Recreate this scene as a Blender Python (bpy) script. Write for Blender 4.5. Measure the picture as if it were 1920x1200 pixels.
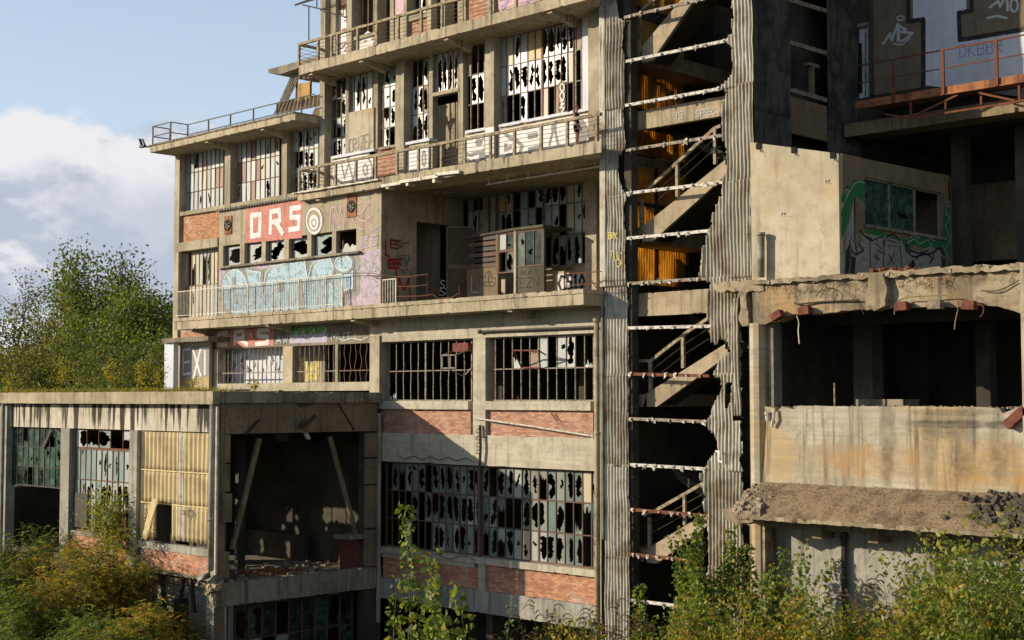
import bpy, bmesh, math, random
import numpy as np
from mathutils import Vector, Matrix
from mathutils import noise as mn

R = math.radians
scene = bpy.context.scene
for o in list(bpy.data.objects): bpy.data.objects.remove(o)

# ------------------------------------------------------------------ camera
# world: X runs along the facades, Y into the buildings, Z up; ground about z = 1, camera 14 m up on the opposite bank
FOC = 2667.0
YAW, PITCH = R(45.565), R(3.19)
CH = Vector((0, 0, 14.0))
vd = Vector((-math.cos(YAW)*math.cos(PITCH), math.sin(YAW)*math.cos(PITCH), math.sin(PITCH)))
vr = vd.cross(Vector((0, 0, 1))).normalized()
vu = vr.cross(vd)
cam = bpy.data.cameras.new('camera'); cam.lens = 50; cam.sensor_width = 36; cam.clip_end = 5000; cam.clip_start = .5
camo = bpy.data.objects.new('camera', cam); scene.collection.objects.link(camo)
M3 = Matrix((vr, vu, -vd)).transposed()
camo.matrix_world = Matrix.Translation(CH) @ M3.to_4x4()
scene.camera = camo

# ------------------------------------------------------------------ light
SUN_AZ = Vector((-.69, -.724, 0)).normalized()      # horizontal direction towards the sun
SUN_EL = 17.6
sd = Vector((SUN_AZ.x*math.cos(R(SUN_EL)), SUN_AZ.y*math.cos(R(SUN_EL)), math.sin(R(SUN_EL))))
sl = bpy.data.lights.new('sun', 'SUN'); sl.energy = 4.8; sl.angle = R(.5); sl.color = (1.0, .86, .66)
so = bpy.data.objects.new('sun', sl); scene.collection.objects.link(so)
so.rotation_euler = sd.to_track_quat('Z', 'Y').to_euler()
so.location = (0, 0, 60)

world = bpy.data.worlds.new('World'); scene.world = world; world.use_nodes = True
wn = world.node_tree; wn.nodes.clear()
def N(nt, t, **k):
    n = nt.nodes.new(t)
    for a, b in k.items():
        if a.startswith('i_'):
            n.inputs[a[2:].replace('_', ' ')].default_value = b
        else: setattr(n, a, b)
    return n
out = N(wn, 'ShaderNodeOutputWorld'); bg = N(wn, 'ShaderNodeBackground'); bg.inputs[1].default_value = .092
sky = N(wn, 'ShaderNodeTexSky'); sky.sky_type = 'NISHITA'; sky.sun_disc = False
sky.sun_elevation = R(SUN_EL); sky.sun_rotation = math.atan2(SUN_AZ.x, SUN_AZ.y); sky.air_density = 1.0; sky.dust_density = 1.2
tc = N(wn, 'ShaderNodeTexCoord')
def cloud_noise(off):
    a = N(wn, 'ShaderNodeVectorMath', operation='ADD'); a.inputs[1].default_value = off
    wn.links.new(tc.outputs['Generated'], a.inputs[0])
    m = N(wn, 'ShaderNodeMapping'); m.inputs['Scale'].default_value = (1, 1, 1.9); m.inputs['Location'].default_value = (.37, .12, .05)
    wn.links.new(a.outputs[0], m.inputs[0])
    n = N(wn, 'ShaderNodeTexNoise'); n.inputs['Scale'].default_value = 3.9; n.inputs['Detail'].default_value = 14; n.inputs['Roughness'].default_value = .6
    n.inputs['Distortion'].default_value = .25
    wn.links.new(m.outputs[0], n.inputs['Vector'])
    return n
c0 = cloud_noise((0, 0, 0)); c1 = cloud_noise((-.012, -.012, .03))
sep = N(wn, 'ShaderNodeSeparateXYZ'); wn.links.new(tc.outputs['Generated'], sep.inputs[0])
def WM(op, a, b=None, c=None):
    n = N(wn, 'ShaderNodeMath', operation=op)
    for i, s in enumerate((a, b, c)):
        if s is None: continue
        if isinstance(s, (int, float)): n.inputs[i].default_value = s
        else: wn.links.new(s, n.inputs[i])
    return n.outputs[0]
# cumulus lie low over the horizon and thin out upwards
def WR(v, a, b, c, d):
    n = N(wn, 'ShaderNodeMapRange', interpolation_type='SMOOTHSTEP')
    n.inputs[1].default_value = a; n.inputs[2].default_value = b; n.inputs[3].default_value = c; n.inputs[4].default_value = d
    wn.links.new(v, n.inputs[0]); return n.outputs[0]
bias = WR(sep.outputs['Z'], .13, .28, .16, -.20)
dens = WM('ADD', c0.outputs[0], bias)
mask = WR(dens, .49, .575, 0, 1)
diff = WM('SUBTRACT', c0.outputs[0], c1.outputs[0])
lit = WR(diff, -.045, .06, 0, 1)
core = WR(dens, .60, .78, 1, .45)
lit2 = WM('MULTIPLY', WM('ADD', WM('MULTIPLY', lit, .75), .25), core)
ccol = N(wn, 'ShaderNodeMix', data_type='RGBA'); ccol.inputs[6].default_value = (4.5, 5.0, 6.0, 1); ccol.inputs[7].default_value = (8.2, 8.0, 8.2, 1)
wn.links.new(WR(lit2, .2, .95, 0, 1), ccol.inputs[0])
hz = N(wn, 'ShaderNodeMix', data_type='RGBA'); hz.inputs[7].default_value = (7.8, 9.4, 11.6, 1)   # pale haze that thins out towards the zenith
wn.links.new(WR(sep.outputs['Z'], .0, .75, .62, .02), hz.inputs[0])
wn.links.new(sky.outputs[0], hz.inputs[6])
mx = N(wn, 'ShaderNodeMix', data_type='RGBA')
wn.links.new(WM('MULTIPLY', mask, .93), mx.inputs[0]); wn.links.new(hz.outputs[2], mx.inputs[6]); wn.links.new(ccol.outputs[2], mx.inputs[7])
wn.links.new(mx.outputs[2], bg.inputs[0]); wn.links.new(bg.outputs[0], out.inputs[0])

scene.view_settings.view_transform = 'Standard'; scene.view_settings.look = 'None'
scene.view_settings.exposure = .22; scene.view_settings.gamma = 1; scene.view_settings.use_curve_mapping = False

# ------------------------------------------------------------------ helpers
rng = random.Random(7)
def ray(x, y): return vd + vr*((x-960)/FOC) - vu*((y-600)/FOC)
def at(x, y, Y=None, X=None, Z=None):
    """The point of the plane Y=, X= or Z= that is seen at (x, y) of the 1920 x 1200 photograph."""
    d = ray(x, y)
    if Y is not None: t = (Y-CH.y)/d.y
    elif X is not None: t = (X-CH.x)/d.x
    else: t = (Z-CH.z)/d.z
    return CH + d*t
def FX(x, Y, y=600): return at(x, y, Y=Y).x
def FZ(x, y, Y): return at(x, y, Y=Y).z
def FY(x, X, y=600): return at(x, y, X=X).y
def SZ(x, y, X): return at(x, y, X=X).z

class MB:
    def __init__(s): s.v = []; s.f = []
    def add(s, vs, fs):
        b = len(s.v); s.v += [tuple(p) for p in vs]; s.f += [tuple(i+b for i in q) for q in fs]; return s
    def box(s, x0, x1, y0, y1, z0, z1):
        if x0 > x1: x0, x1 = x1, x0
        if y0 > y1: y0, y1 = y1, y0
        if z0 > z1: z0, z1 = z1, z0
        return s.add([(x0,y0,z0),(x1,y0,z0),(x1,y1,z0),(x0,y1,z0),(x0,y0,z1),(x1,y0,z1),(x1,y1,z1),(x0,y1,z1)],
              [(0,3,2,1),(4,5,6,7),(0,1,5,4),(1,2,6,5),(2,3,7,6),(3,0,4,7)])
    def obox(s, p, q, w, h, up=(0,0,1)):
        """bar of rectangular section w x h from p to q"""
        p, q = Vector(p), Vector(q); d = (q-p); d.normalize(); u = Vector(up)
        if abs(d.dot(u)) > .98: u = Vector((0,1,0))
        a = d.cross(u).normalized(); b = a.cross(d)
        vs = [c + a*(w/2*i) + b*(h/2*j) for c in (p, q) for (i, j) in ((-1,-1),(1,-1),(1,1),(-1,1))]
        return s.add(vs, [(0,3,2,1),(4,5,6,7),(0,1,5,4),(1,2,6,5),(2,3,7,6),(3,0,4,7)])
    def tube(s, pts, r, n=6, r2=None):
        pts = [Vector(p) for p in pts]; rings = []
        for i, p in enumerate(pts):
            d = (pts[min(i+1, len(pts)-1)]-pts[max(i-1, 0)])
            if d.length < 1e-9: d = Vector((0,0,1))
            d.normalize(); u = Vector((0,0,1)) if abs(d.z) < .9 else Vector((1,0,0))
            a = d.cross(u).normalized(); b = a.cross(d)
            rr = r if r2 is None else r+(r2-r)*i/max(1, len(pts)-1)
            rings.append([p + a*(rr*math.cos(2*math.pi*k/n)) + b*(rr*math.sin(2*math.pi*k/n)) for k in range(n)])
        vs = [v for ring in rings for v in ring]; fs = []
        for i in range(len(pts)-1):
            for k in range(n):
                fs.append((i*n+k, i*n+(k+1)%n, (i+1)*n+(k+1)%n, (i+1)*n+k))
        fs.append(tuple(range(n))[::-1]); fs.append(tuple((len(pts)-1)*n+k for k in range(n)))
        return s.add(vs, fs)
    def prismY(s, pts, y0, y1):
        """polygon of (x, z) pushed from y0 to y1"""
        n = len(pts)
        vs = [(p[0], y0, p[1]) for p in pts]+[(p[0], y1, p[1]) for p in pts]
        return s.add(vs, [tuple(range(n)), tuple(range(2*n-1, n-1, -1))]+[(i, i+n, (i+1)%n+n, (i+1)%n) for i in range(n)])
    def prismX(s, pts, x0, x1):
        n = len(pts)
        vs = [(x0, p[0], p[1]) for p in pts]+[(x1, p[0], p[1]) for p in pts]
        return s.add(vs, [tuple(range(n)), tuple(range(2*n-1, n-1, -1))]+[(i, i+n, (i+1)%n+n, (i+1)%n) for i in range(n)])
    def rough(s, x0, x1, y0, y1, z0, z1, axis='X', seg=.13, j=.02, bite=.0, seed=0):
        """box whose long edges are chipped and uneven"""
        rg = random.Random(seed*77+int(abs(x0)*31)+int(z0*13))
        L = (x1-x0) if axis == 'X' else (y1-y0)
        n = max(2, int(abs(L)/seg)); vs = []; fs = []
        for i in range(n+1):
            t = i/n
            if axis == 'X': c = [(y0,z0),(y1,z0),(y1,z1),(y0,z1)]
            else: c = [(x0,z0),(x1,z0),(x1,z1),(x0,z1)]
            for k, (a, b) in enumerate(c):
                e = 0 if i in (0, n) else 1
                ja = rg.uniform(-j, j)*e*.4; jb = rg.uniform(-j, j)*e*.4
                if bite and rg.random() < .09: 
                    if k in (0, 1): jb += rg.uniform(0, bite)*e
                    else: jb -= rg.uniform(0, bite)*e
                    ja += (rg.uniform(0, bite) if k in (0, 3) else -rg.uniform(0, bite))*e*.6
                if axis == 'X': vs.append((x0+L*t, a+ja, b+jb))
                else: vs.append((a+ja, y0+L*t, b+jb))
        for i in range(n):
            for k in range(4):
                a, b, c2, d = i*4+k, i*4+(k+1)%4, (i+1)*4+(k+1)%4, (i+1)*4+k
                fs.append((a, d, c2, b) if axis == 'X' else (a, b, c2, d))
        fs.append((0, 1, 2, 3) if axis == 'X' else (3, 2, 1, 0))
        q = n*4; fs.append((q+3, q+2, q+1, q) if axis == 'X' else (q, q+1, q+2, q+3))
        return s.add(vs, fs)
    def build(s, name, m, parent=None, smooth=False, label=None, kind=None):
        me = bpy.data.meshes.new(name); me.from_pydata(s.v, [], s.f)
        bm = bmesh.new(); bm.from_mesh(me); bmesh.ops.recalc_face_normals(bm, faces=bm.faces); bm.to_mesh(me); bm.free()
        return link(me, name, m, parent, smooth, label, kind)
def link(me, name, m, parent=None, smooth=False, label=None, kind=None):
    if m is not None and not me.materials: me.materials.append(m)
    if smooth: me.polygons.foreach_set('use_smooth', [True]*len(me.polygons))
    me.update()
    o = bpy.data.objects.new(name, me); scene.collection.objects.link(o)
    if parent:
        o.parent = parent
        if parent.type == 'EMPTY': o.matrix_parent_inverse = Matrix.Translation(-Vector(parent.location))   # keeps world coordinates
    if label: o['label'] = label
    if kind: o['kind'] = kind
    return o
def thing(name, label, cat, loc=(0,0,0), group=None):
    o = bpy.data.objects.new(name, None); scene.collection.objects.link(o); o.location = loc
    o.empty_display_size = .3
    o['label'] = label; o['category'] = cat
    if group: o['group'] = group
    return o
def tag(o, label, cat, group=None, kind=None):
    o['label'] = label; o['category'] = cat
    if group: o['group'] = group
    if kind: o['kind'] = kind
    return o
def keep(o, parent):                       # parent without moving
    o.parent = parent; o.location = o.location - parent.location; return o

# ------------------------------------------------------------------ materials
MATS = {}
def new_mat(name):
    m = bpy.data.materials.new(name); m.use_nodes = True; nt = m.node_tree
    b = nt.nodes['Principled BSDF']; return m, nt, b
class G:
    """small node writer"""
    def __init__(s, nt): s.nt = nt; s.geo = nt.nodes.new('ShaderNodeNewGeometry')
    def pos(s, scale=(1,1,1), off=(0,0,0)):
        m = s.nt.nodes.new('ShaderNodeMapping'); m.inputs['Scale'].default_value = scale; m.inputs['Location'].default_value = off
        s.nt.links.new(s.geo.outputs['Position'], m.inputs[0]); return m.outputs[0]
    def noise(s, scale, detail=6, rough=.55, sc=(1,1,1), off=(0,0,0), dist=0):
        n = s.nt.nodes.new('ShaderNodeTexNoise'); n.inputs['Scale'].default_value = scale; n.inputs['Detail'].default_value = detail
        n.inputs['Roughness'].default_value = rough; n.inputs['Distortion'].default_value = dist
        s.nt.links.new(s.pos(sc, off), n.inputs['Vector']); return n.outputs[0]
    def vor(s, scale, sc=(1,1,1), feature='DISTANCE_TO_EDGE'):
        n = s.nt.nodes.new('ShaderNodeTexVoronoi'); n.feature = feature; n.inputs['Scale'].default_value = scale
        s.nt.links.new(s.pos(sc), n.inputs['Vector']); return n.outputs['Distance']
    def rr(s, v, a, b, c=0, d=1):
        n = s.nt.nodes.new('ShaderNodeMapRange'); n.interpolation_type = 'SMOOTHSTEP'
        for i, x in enumerate((a, b, c, d)): n.inputs[i+1].default_value = x
        s.nt.links.new(v, n.inputs[0]); return n.outputs[0]
    def math(s, op, a, b):
        n = s.nt.nodes.new('ShaderNodeMath'); n.operation = op
        for i, x in enumerate((a, b)):
            if isinstance(x, (int, float)): n.inputs[i].default_value = x
            else: s.nt.links.new(x, n.inputs[i])
        return n.outputs[0]
    def mix(s, f, a, b, blend='MIX'):
        n = s.nt.nodes.new('ShaderNodeMix'); n.data_type = 'RGBA'; n.blend_type = blend
        if isinstance(f, (int, float)): n.inputs[0].default_value = f
        else: s.nt.links.new(f, n.inputs[0])
        for i, x in ((6, a), (7, b)):
            if isinstance(x, tuple): n.inputs[i].default_value = (*x[:3], 1)
            else: s.nt.links.new(x, n.inputs[i])
        return n.outputs[2]
    def bump(s, h, strength, dist, bsdf, prev=None):
        n = s.nt.nodes.new('ShaderNodeBump'); n.inputs['Strength'].default_value = strength; n.inputs['Distance'].default_value = dist
        s.nt.links.new(h, n.inputs['Height'])
        if prev: s.nt.links.new(prev, n.inputs['Normal'])
        s.nt.links.new(n.outputs[0], bsdf.inputs['Normal']); return n.outputs[0]

def FXs(px_, Y=40.5): d = vd+vr*((px_-960)/FOC)-vu*((840-600)/FOC); return d.x*Y/d.y
def concrete(name, light, dark, grime=(.055,.05,.035), streak=.5, moss=0., board=0., zt=None, zl=1., rough=.9, patch=.5, warm=None, seed=0, drips=0., crack=.25, spots=()):
    m, nt, b = new_mat(name); g = G(nt); o = (seed*3.7, seed*1.9, seed*2.3)
    big = g.noise(.45, 8, .6, off=o); med = g.noise(2.6, 8, .65, off=o); fine = g.noise(22, 5, .7)
    col = g.mix(g.rr(big, .36, .64), dark, light)
    col = g.mix(g.math('MULTIPLY', g.rr(med, .48, .68), patch), col, tuple(c*.62 for c in dark))
    if warm: col = g.mix(g.math('MULTIPLY', g.rr(g.noise(.32, 6, .6, off=(9+seed, 3, 5)), .48, .62), .8), col, warm)
    st = g.noise(1.6, 7, .62, sc=(2.6, 2.6, .16), off=o)
    col = g.mix(g.math('MULTIPLY', g.rr(st, .5, .7), streak), col, grime)
    if drips:
        sp = nt.nodes.new('ShaderNodeSeparateXYZ'); nt.links.new(g.geo.outputs['Position'], sp.inputs[0])
        f = g.rr(sp.outputs['Z'], zt-zl, zt, .0, 1)
        d = g.noise(1.5, 6, .6, sc=(1.5, 1.5, .09), off=(seed, 4, 1))
        s2 = g.rr(g.math('ADD', d, g.math('MULTIPLY', f, .07)), .535, .60)
        col = g.mix(g.math('MULTIPLY', s2, drips), col, (.022, .02, .014))
    if moss: col = g.mix(g.math('MULTIPLY', g.rr(g.noise(1.1, 8, .7, off=(2,8,seed)), .5, .66), moss), col, (.075,.08,.03))
    spk = g.rr(g.noise(9, 3, .8, off=(5, seed, 1)), .66, .72)
    col = g.mix(g.math('MULTIPLY', spk, .55), col, grime)
    if spots:                                           # stains with a place and shape of their own: (x, z, half width, half height, colour, strength)
        sp2 = nt.nodes.new('ShaderNodeSeparateXYZ'); nt.links.new(g.geo.outputs['Position'], sp2.inputs[0]); wob = g.noise(1.6, 8, .65, sc=(1, 1, .4), off=(seed, 2, 2)); wo2 = g.noise(2.5, 8, .7, off=(seed, 6, 2))
        for (sx, sz, hx, hz_, sc_, sa) in spots:
            dx_ = g.math('DIVIDE', g.math('SUBTRACT', sp2.outputs['X'], sx), hx); dz_ = g.math('DIVIDE', g.math('SUBTRACT', sp2.outputs['Z'], sz), hz_)
            rr_ = g.math('ADD', g.math('ADD', g.math('MULTIPLY', dx_, dx_), g.math('MULTIPLY', dz_, dz_)), g.math('MULTIPLY', g.math('SUBTRACT', wob, .5), 2.4))
            kk = g.math('MULTIPLY', g.math('MULTIPLY', g.rr(rr_, .1, 1.15, 1, 0), sa), g.rr(wo2, .3, .6, .45, 1)); col = g.mix(kk, col, sc_)
    # cracks
    cr = nt.nodes.new('ShaderNodeTexVoronoi'); cr.feature = 'DISTANCE_TO_EDGE'; cr.inputs['Scale'].default_value = .42
    mm = g.mix(.3, g.pos(off=o), g.pos(off=o)); ad = nt.nodes.new('ShaderNodeVectorMath'); ad.operation = 'ADD'
    nz = nt.nodes.new('ShaderNodeTexNoise'); nz.inputs['Scale'].default_value = 1.7; nz.inputs['Detail'].default_value = 6
    nt.links.new(g.pos(), nz.inputs['Vector']); nt.links.new(nz.outputs['Color'], ad.inputs[0]); nt.links.new(g.pos(off=o), ad.inputs[1])
    nt.links.new(ad.outputs[0], cr.inputs['Vector'])
    ck = g.rr(cr.outputs['Distance'], .0, .008, 1, 0)
    col = g.mix(g.math('MULTIPLY', ck, crack), col, grime)
    if board:
        bd = g.noise(1.0, 3, .5, sc=(.35, .35, 7.5)); col = g.mix(g.math('MULTIPLY', g.rr(bd, .45, .6), board), col, tuple(c*.7 for c in dark))
    col = g.mix(.22, col, g.mix(fine, (0,0,0), (1,1,1)), 'OVERLAY')
    nt.links.new(col, b.inputs['Base Color']); b.inputs['Roughness'].default_value = rough; b.inputs['Specular IOR Level'].default_value = .25
    p = g.bump(med, .35, .03, b); g.bump(fine, .5, .012, b, p)
    MATS[name] = m; return m

C_LIT = concrete('weathered_concrete', (.46,.405,.30), (.30,.262,.19), seed=1, streak=.55)
C_BEAM = concrete('beam_concrete', (.47,.40,.285), (.34,.29,.20), seed=2, streak=.7, moss=.15)
C_BAND = concrete('band_concrete', (.50,.46,.36), (.37,.335,.255), seed=3, streak=.35, board=.25)
C_DIRTY = concrete('dirty_concrete', (.30,.265,.195), (.17,.15,.11), seed=4, streak=.8, moss=.35)
C_PANEL = concrete('panel_concrete', (.25,.19,.115), (.17,.13,.08), seed=5, streak=.6)
C_WING = concrete('streaked_concrete', (.60,.56,.46), (.44,.40,.31), seed=6, streak=.35, drips=.95, zt=13.85, zl=1.5)
C_FASC = concrete('fascia_concrete', (.44,.375,.26), (.30,.25,.175), seed=21, streak=.5, moss=.3)
C_YBEAM = concrete('crumbling_beam_concrete', (.38,.32,.22), (.17,.13,.085), seed=22, streak=.75, moss=.25, patch=.9, warm=(.36,.23,.11), board=.2)
C_BLOCK = concrete('block_concrete', (.44,.375,.275), (.33,.28,.20), seed=7, streak=.45)
C_YEL = concrete('ochre_concrete', (.46,.43,.345), (.36,.32,.24), seed=8, streak=.75, warm=(.43,.31,.16), board=.35, crack=.35, spots=[(FXs(a), z, hx, hz_, (.36,.22,.085), k) for a, z, hx, hz_, k in ((1640, 12.0, 2.1, .75, .75), (1560, 12.2, 1.2, .5, .4), (1870, 12.0, 1.6, .9, .85), (1760, 11.6, 1.6, .6, .6))]+[(FXs(a), z, hx, hz_, (.06,.05,.035), k) for a, z, hx, hz_, k in ((1663, 12.6, .38, 1.6, .6), (1742, 12.5, .3, 1.7, .55), (1803, 12.8, .55, 1.5, .55), (1872, 12.6, .35, 1.5, .5), (1810, 13.25, 2.4, .16, .8), (1790, 13.6, 1.8, .14, .5), (1765, 13.2, .8, .5, .4))])
C_BOX = concrete('plaster_wall', (.50,.44,.33), (.38,.33,.235), seed=9, streak=.35, patch=.4, warm=(.44,.33,.17), crack=.04)
C_DARK = concrete('shade_dark_concrete', (.085,.073,.052), (.04,.035,.026), seed=10, streak=.5)  # darkness of the unlit interiors put into the colour
C_KIOSK = concrete('shade_dark_panel', (.12,.105,.075), (.07,.062,.045), seed=31, streak=.5)  # shade of the kiosk and inner columns put into a dark colour
C_RAW = concrete('broken_concrete', (.40,.33,.22), (.2,.16,.105), seed=11, streak=.4, patch=.9)
C_LOW = concrete('grey_wall_concrete', (.36,.35,.30), (.25,.24,.20), seed=12, streak=.6)
C_BR = concrete('brown_painted_wall', (.20,.165,.11), (.15,.125,.085), seed=13, streak=.4)
C_WHITE = concrete('white_painted_wall', (.66,.68,.72), (.55,.57,.62), grime=(.25,.24,.22), seed=14, streak=.2, patch=.15)
C_FRAME = concrete('thin_post_concrete', (.42,.37,.27), (.28,.24,.17), seed=15, streak=.5)
C_TWR = concrete('tower_stair_concrete', (.43,.355,.24), (.30,.245,.165), seed=16, streak=.5)

def simple(name, col, rough=.6, metal=0., var=.35, scale=3., dark=None, bump=.3, streak=0.):
    m, nt, b = new_mat(name); g = G(nt)
    dark = dark or tuple(c*.5 for c in col)
    c = g.mix(g.math('MULTIPLY', g.rr(g.noise(scale, 8, .65), .42, .66), var*1.6 if var*1.6 < 1 else 1.), col, dark)
    if streak: c = g.mix(g.math('MULTIPLY', g.rr(g.noise(3, 6, .6, sc=(3,3,.15)), .48, .66), streak), c, dark)
    nt.links.new(c, b.inputs['Base Color']); b.inputs['Roughness'].default_value = rough; b.inputs['Metallic'].default_value = metal
    b.inputs['Specular IOR Level'].default_value = .3
    if bump: g.bump(g.noise(scale*6, 4, .6), bump, .01, b)
    MATS[name] = m; return m
M_STEEL = simple('dark_steel', (.035,.034,.03), .6, 0, .5, dark=(.05,.03,.018))
M_RAIL = simple('concrete_rail', (.35,.29,.19), .9, 0, .6, 5, dark=(.12,.10,.065))
M_WIRE = simple('rusty_wire', (.11,.075,.045), .8, 0, .6)
M_BAR = simple('weathered_glazing_bar', (.27,.245,.195), .7, 0, .8, 6, dark=(.13,.065,.035))
M_BARD = simple('brown_glazing_bar', (.12,.085,.06), .75, 0, .8, 6, dark=(.16,.06,.03))
M_WRAIL = simple('pale_painted_rail', (.60,.58,.50), .6, 0, .5, 4, dark=(.30,.22,.14))
M_RUST = simple('rusted_steel', (.17,.058,.027), .85, 0, .8, 4, dark=(.10,.04,.022))
M_RUSTO = simple('orange_rust', (.34,.14,.06), .85, 0, .8, 2, dark=(.13,.05,.025), streak=.8)
M_REDOX = simple('red_oxide_steel', (.17,.055,.035), .8, 0, .6, 4)
M_ZINC = simple('pale_flashing', (.62,.58,.48), .6, 0, .5, 3, dark=(.35,.29,.2))
M_SHEET = simple('grey_corrugated_sheet', (.38,.355,.28), .75, 0, .7, 1.1, dark=(.20,.155,.10), streak=.85)
M_SHEETL = simple('pale_corrugated_sheet', (.47,.45,.38), .7, 0, .7, 1.3, dark=(.25,.20,.135), streak=.75)
M_SHEETD = simple('shade_darkened_sheet', (.085,.078,.06), .75, 0, .7, 1.3, dark=(.022,.021,.018), streak=.9)  # darker copy of the cladding, the unlit side's shade is in its colour
M_SHEETB = simple('brown_corrugated_sheet', (.20,.15,.09), .8, 0, .6, 1.5, dark=(.09,.065,.04), streak=.5)
M_YSHEET = simple('yellow_corrugated_sheet', (.62,.50,.27), .7, 0, .55, .9, dark=(.42,.34,.19), streak=.45)
M_WOOD = simple('old_timber', (.25,.18,.105), .85, 0, .7, 3, streak=.7)
M_PIPE = simple('grey_drainpipe', (.27,.27,.23), .6, 0, .6, 2, dark=(.15,.125,.085), streak=.5)
M_PIPEC = simple('cement_drainpipe', (.36,.30,.20), .85, 0, .6, 2, streak=.5)
M_BLACK = simple('painted_void_dark', (.012,.012,.01), .9, 0, .2)  # near-black colour stands in for unlit depth
M_WDOOR = simple('white_door', (.55,.58,.62), .6, 0, .5, 2, dark=(.3,.3,.3))
M_SCRAP = simple('peeling_scrap', (.62,.6,.55), .8, 0, .6, 8, dark=(.22,.18,.13))
M_GRAVEL = simple('gravelly_cement', (.235,.175,.11), 1., 0, .8, 1.7, dark=(.13,.092,.06), bump=.8)
M_RUBBLE = simple('rubble', (.33,.27,.195), .95, 0, .8, 4, dark=(.13,.105,.08), bump=.8)
M_RUBD = simple('dark_rubble', (.10,.088,.07), .95, 0, .8, 4, dark=(.035,.032,.027), bump=.8)
M_GREEND = simple('dark_green_door', (.03,.06,.05), .6, 0, .5)
M_MORTAR = simple('mortar', (.33,.25,.18), .95, 0, .5, 4)

def translucent(name, col, dark, tr=.5, rough=.5):
    m, nt, b = new_mat(name); g = G(nt)
    c = g.mix(g.math('MULTIPLY', g.rr(g.noise(1.6, 7, .6, sc=(1,1,.4)), .42, .66), .8), col, dark)
    nt.links.new(c, b.inputs['Base Color']); b.inputs['Roughness'].default_value = rough
    t = nt.nodes.new('ShaderNodeBsdfTranslucent'); nt.links.new(c, t.inputs['Color'])
    mx = nt.nodes.new('ShaderNodeMixShader'); mx.inputs[0].default_value = tr
    nt.links.new(b.outputs[0], mx.inputs[1]); nt.links.new(t.outputs[0], mx.inputs[2])
    nt.links.new(mx.outputs[0], nt.nodes['Material Output'].inputs['Surface'])
    MATS[name] = m; return m
M_AMBER = translucent('amber_fibreglass', (.88,.60,.18), (.50,.28,.06), .72)
PANES = [translucent('frosted_pane', (.46,.51,.49), (.34,.38,.36), .2, .35), translucent('grey_pane', (.47,.50,.49), (.36,.38,.36), .2, .35),
         translucent('cream_pane', (.58,.50,.36), (.54,.45,.30), .2, .5), translucent('brown_pane', (.30,.20,.14), (.23,.155,.11), .1, .6),
         translucent('teal_pane', (.30,.38,.36), (.20,.27,.25), .2, .3), translucent('yellow_pane', (.56,.42,.18), (.44,.33,.13), .2, .5),
         translucent('bright_pane', (.60,.64,.62), (.48,.52,.50), .2, .3)]
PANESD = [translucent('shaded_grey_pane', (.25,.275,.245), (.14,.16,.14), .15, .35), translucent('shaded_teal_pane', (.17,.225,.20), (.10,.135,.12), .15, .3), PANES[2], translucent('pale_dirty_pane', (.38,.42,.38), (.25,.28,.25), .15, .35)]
def dark_glass(name, col, rough=.12):
    m, nt, b = new_mat(name); g = G(nt)
    c = g.mix(g.rr(g.noise(3, 6, .7), .4, .7), col, tuple(x*3+.02 for x in col))
    nt.links.new(c, b.inputs['Base Color']); b.inputs['Roughness'].default_value = rough
    g.bump(g.noise(1.2, 3, .5), .25, .02, b)
    return m
M_DGLASS = dark_glass('dirty_dark_glass', (.012,.022,.018))
M_GGLASS = dark_glass('green_dirty_glass', (.02,.045,.03), .2)

def brickmat(name, base, soot=.3, pale=(.55,.42,.33)):
    m, nt, b = new_mat(name); g = G(nt)
    a = nt.nodes.new('ShaderNodeVertexColor'); a.layer_name = 'Col'
    c = g.mix(1., base, a.outputs[0], 'MULTIPLY')
    c = g.mix(g.math('MULTIPLY', g.rr(g.noise(1.1, 7, .6), .52, .72), .6), c, pale)
    c = g.mix(g.math('MULTIPLY', g.rr(g.noise(.8, 7, .6, off=(4,4,4)), .5, .7), soot), c, (.10,.06,.045))
    nt.links.new(c, b.inputs['Base Color']); b.inputs['Roughness'].default_value = .95; b.inputs['Specular IOR Level'].default_value = .15
    g.bump(g.noise(30, 4, .7), .5, .01, b); return m
M_BRICK = brickmat('red_brick', (.48,.265,.185))
M_BRICKO = brickmat('orange_brick', (.52,.255,.155), .4, (.58,.46,.38))
def paint(name, col, wear=.35, under=(.36,.31,.23), rough=.75):
    m, nt, b = new_mat(name); g = G(nt)
    c = g.mix(g.math('MULTIPLY', g.rr(g.noise(2.2, 8, .7), .5, .68), wear), col, under)
    c = g.mix(g.math('MULTIPLY', g.rr(g.noise(14, 4, .7), .6, .7), .4), c, under)
    nt.links.new(c, b.inputs['Base Color']); b.inputs['Roughness'].default_value = rough; b.inputs['Specular IOR Level'].default_value = .2
    # worn through to the bare wall
    t = nt.nodes.new('ShaderNodeBsdfTransparent'); mx = nt.nodes.new('ShaderNodeMixShader')
    k = g.math('MAXIMUM', g.rr(g.noise(5.5, 9, .78, off=(3, 1, 2)), .50, .62, 0, min(.9, wear*1.5)), g.rr(g.noise(1.3, 9, .7, sc=(1,1,.5), off=(8, 2, 6)), .55, .68, 0, min(.9, wear*1.6)))
    nt.links.new(k, mx.inputs[0]); nt.links.new(b.outputs[0], mx.inputs[1]); nt.links.new(t.outputs[0], mx.inputs[2]); nt.links.new(mx.outputs[0], nt.nodes['Material Output'].inputs['Surface']); return m
P_WHITE = paint('white_spray_paint', (.72,.70,.69), .2); P_RED = paint('faded_red_spray_paint', (.55,.22,.18), .42); P_PINK = paint('pink_spray_paint', (.62,.42,.46), .4)
P_BLUE = paint('pale_blue_spray_paint', (.38,.52,.60), .5, (.52,.57,.62)); P_LILAC = paint('lilac_spray_paint', (.46,.38,.46), .6, (.42,.36,.38))
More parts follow.
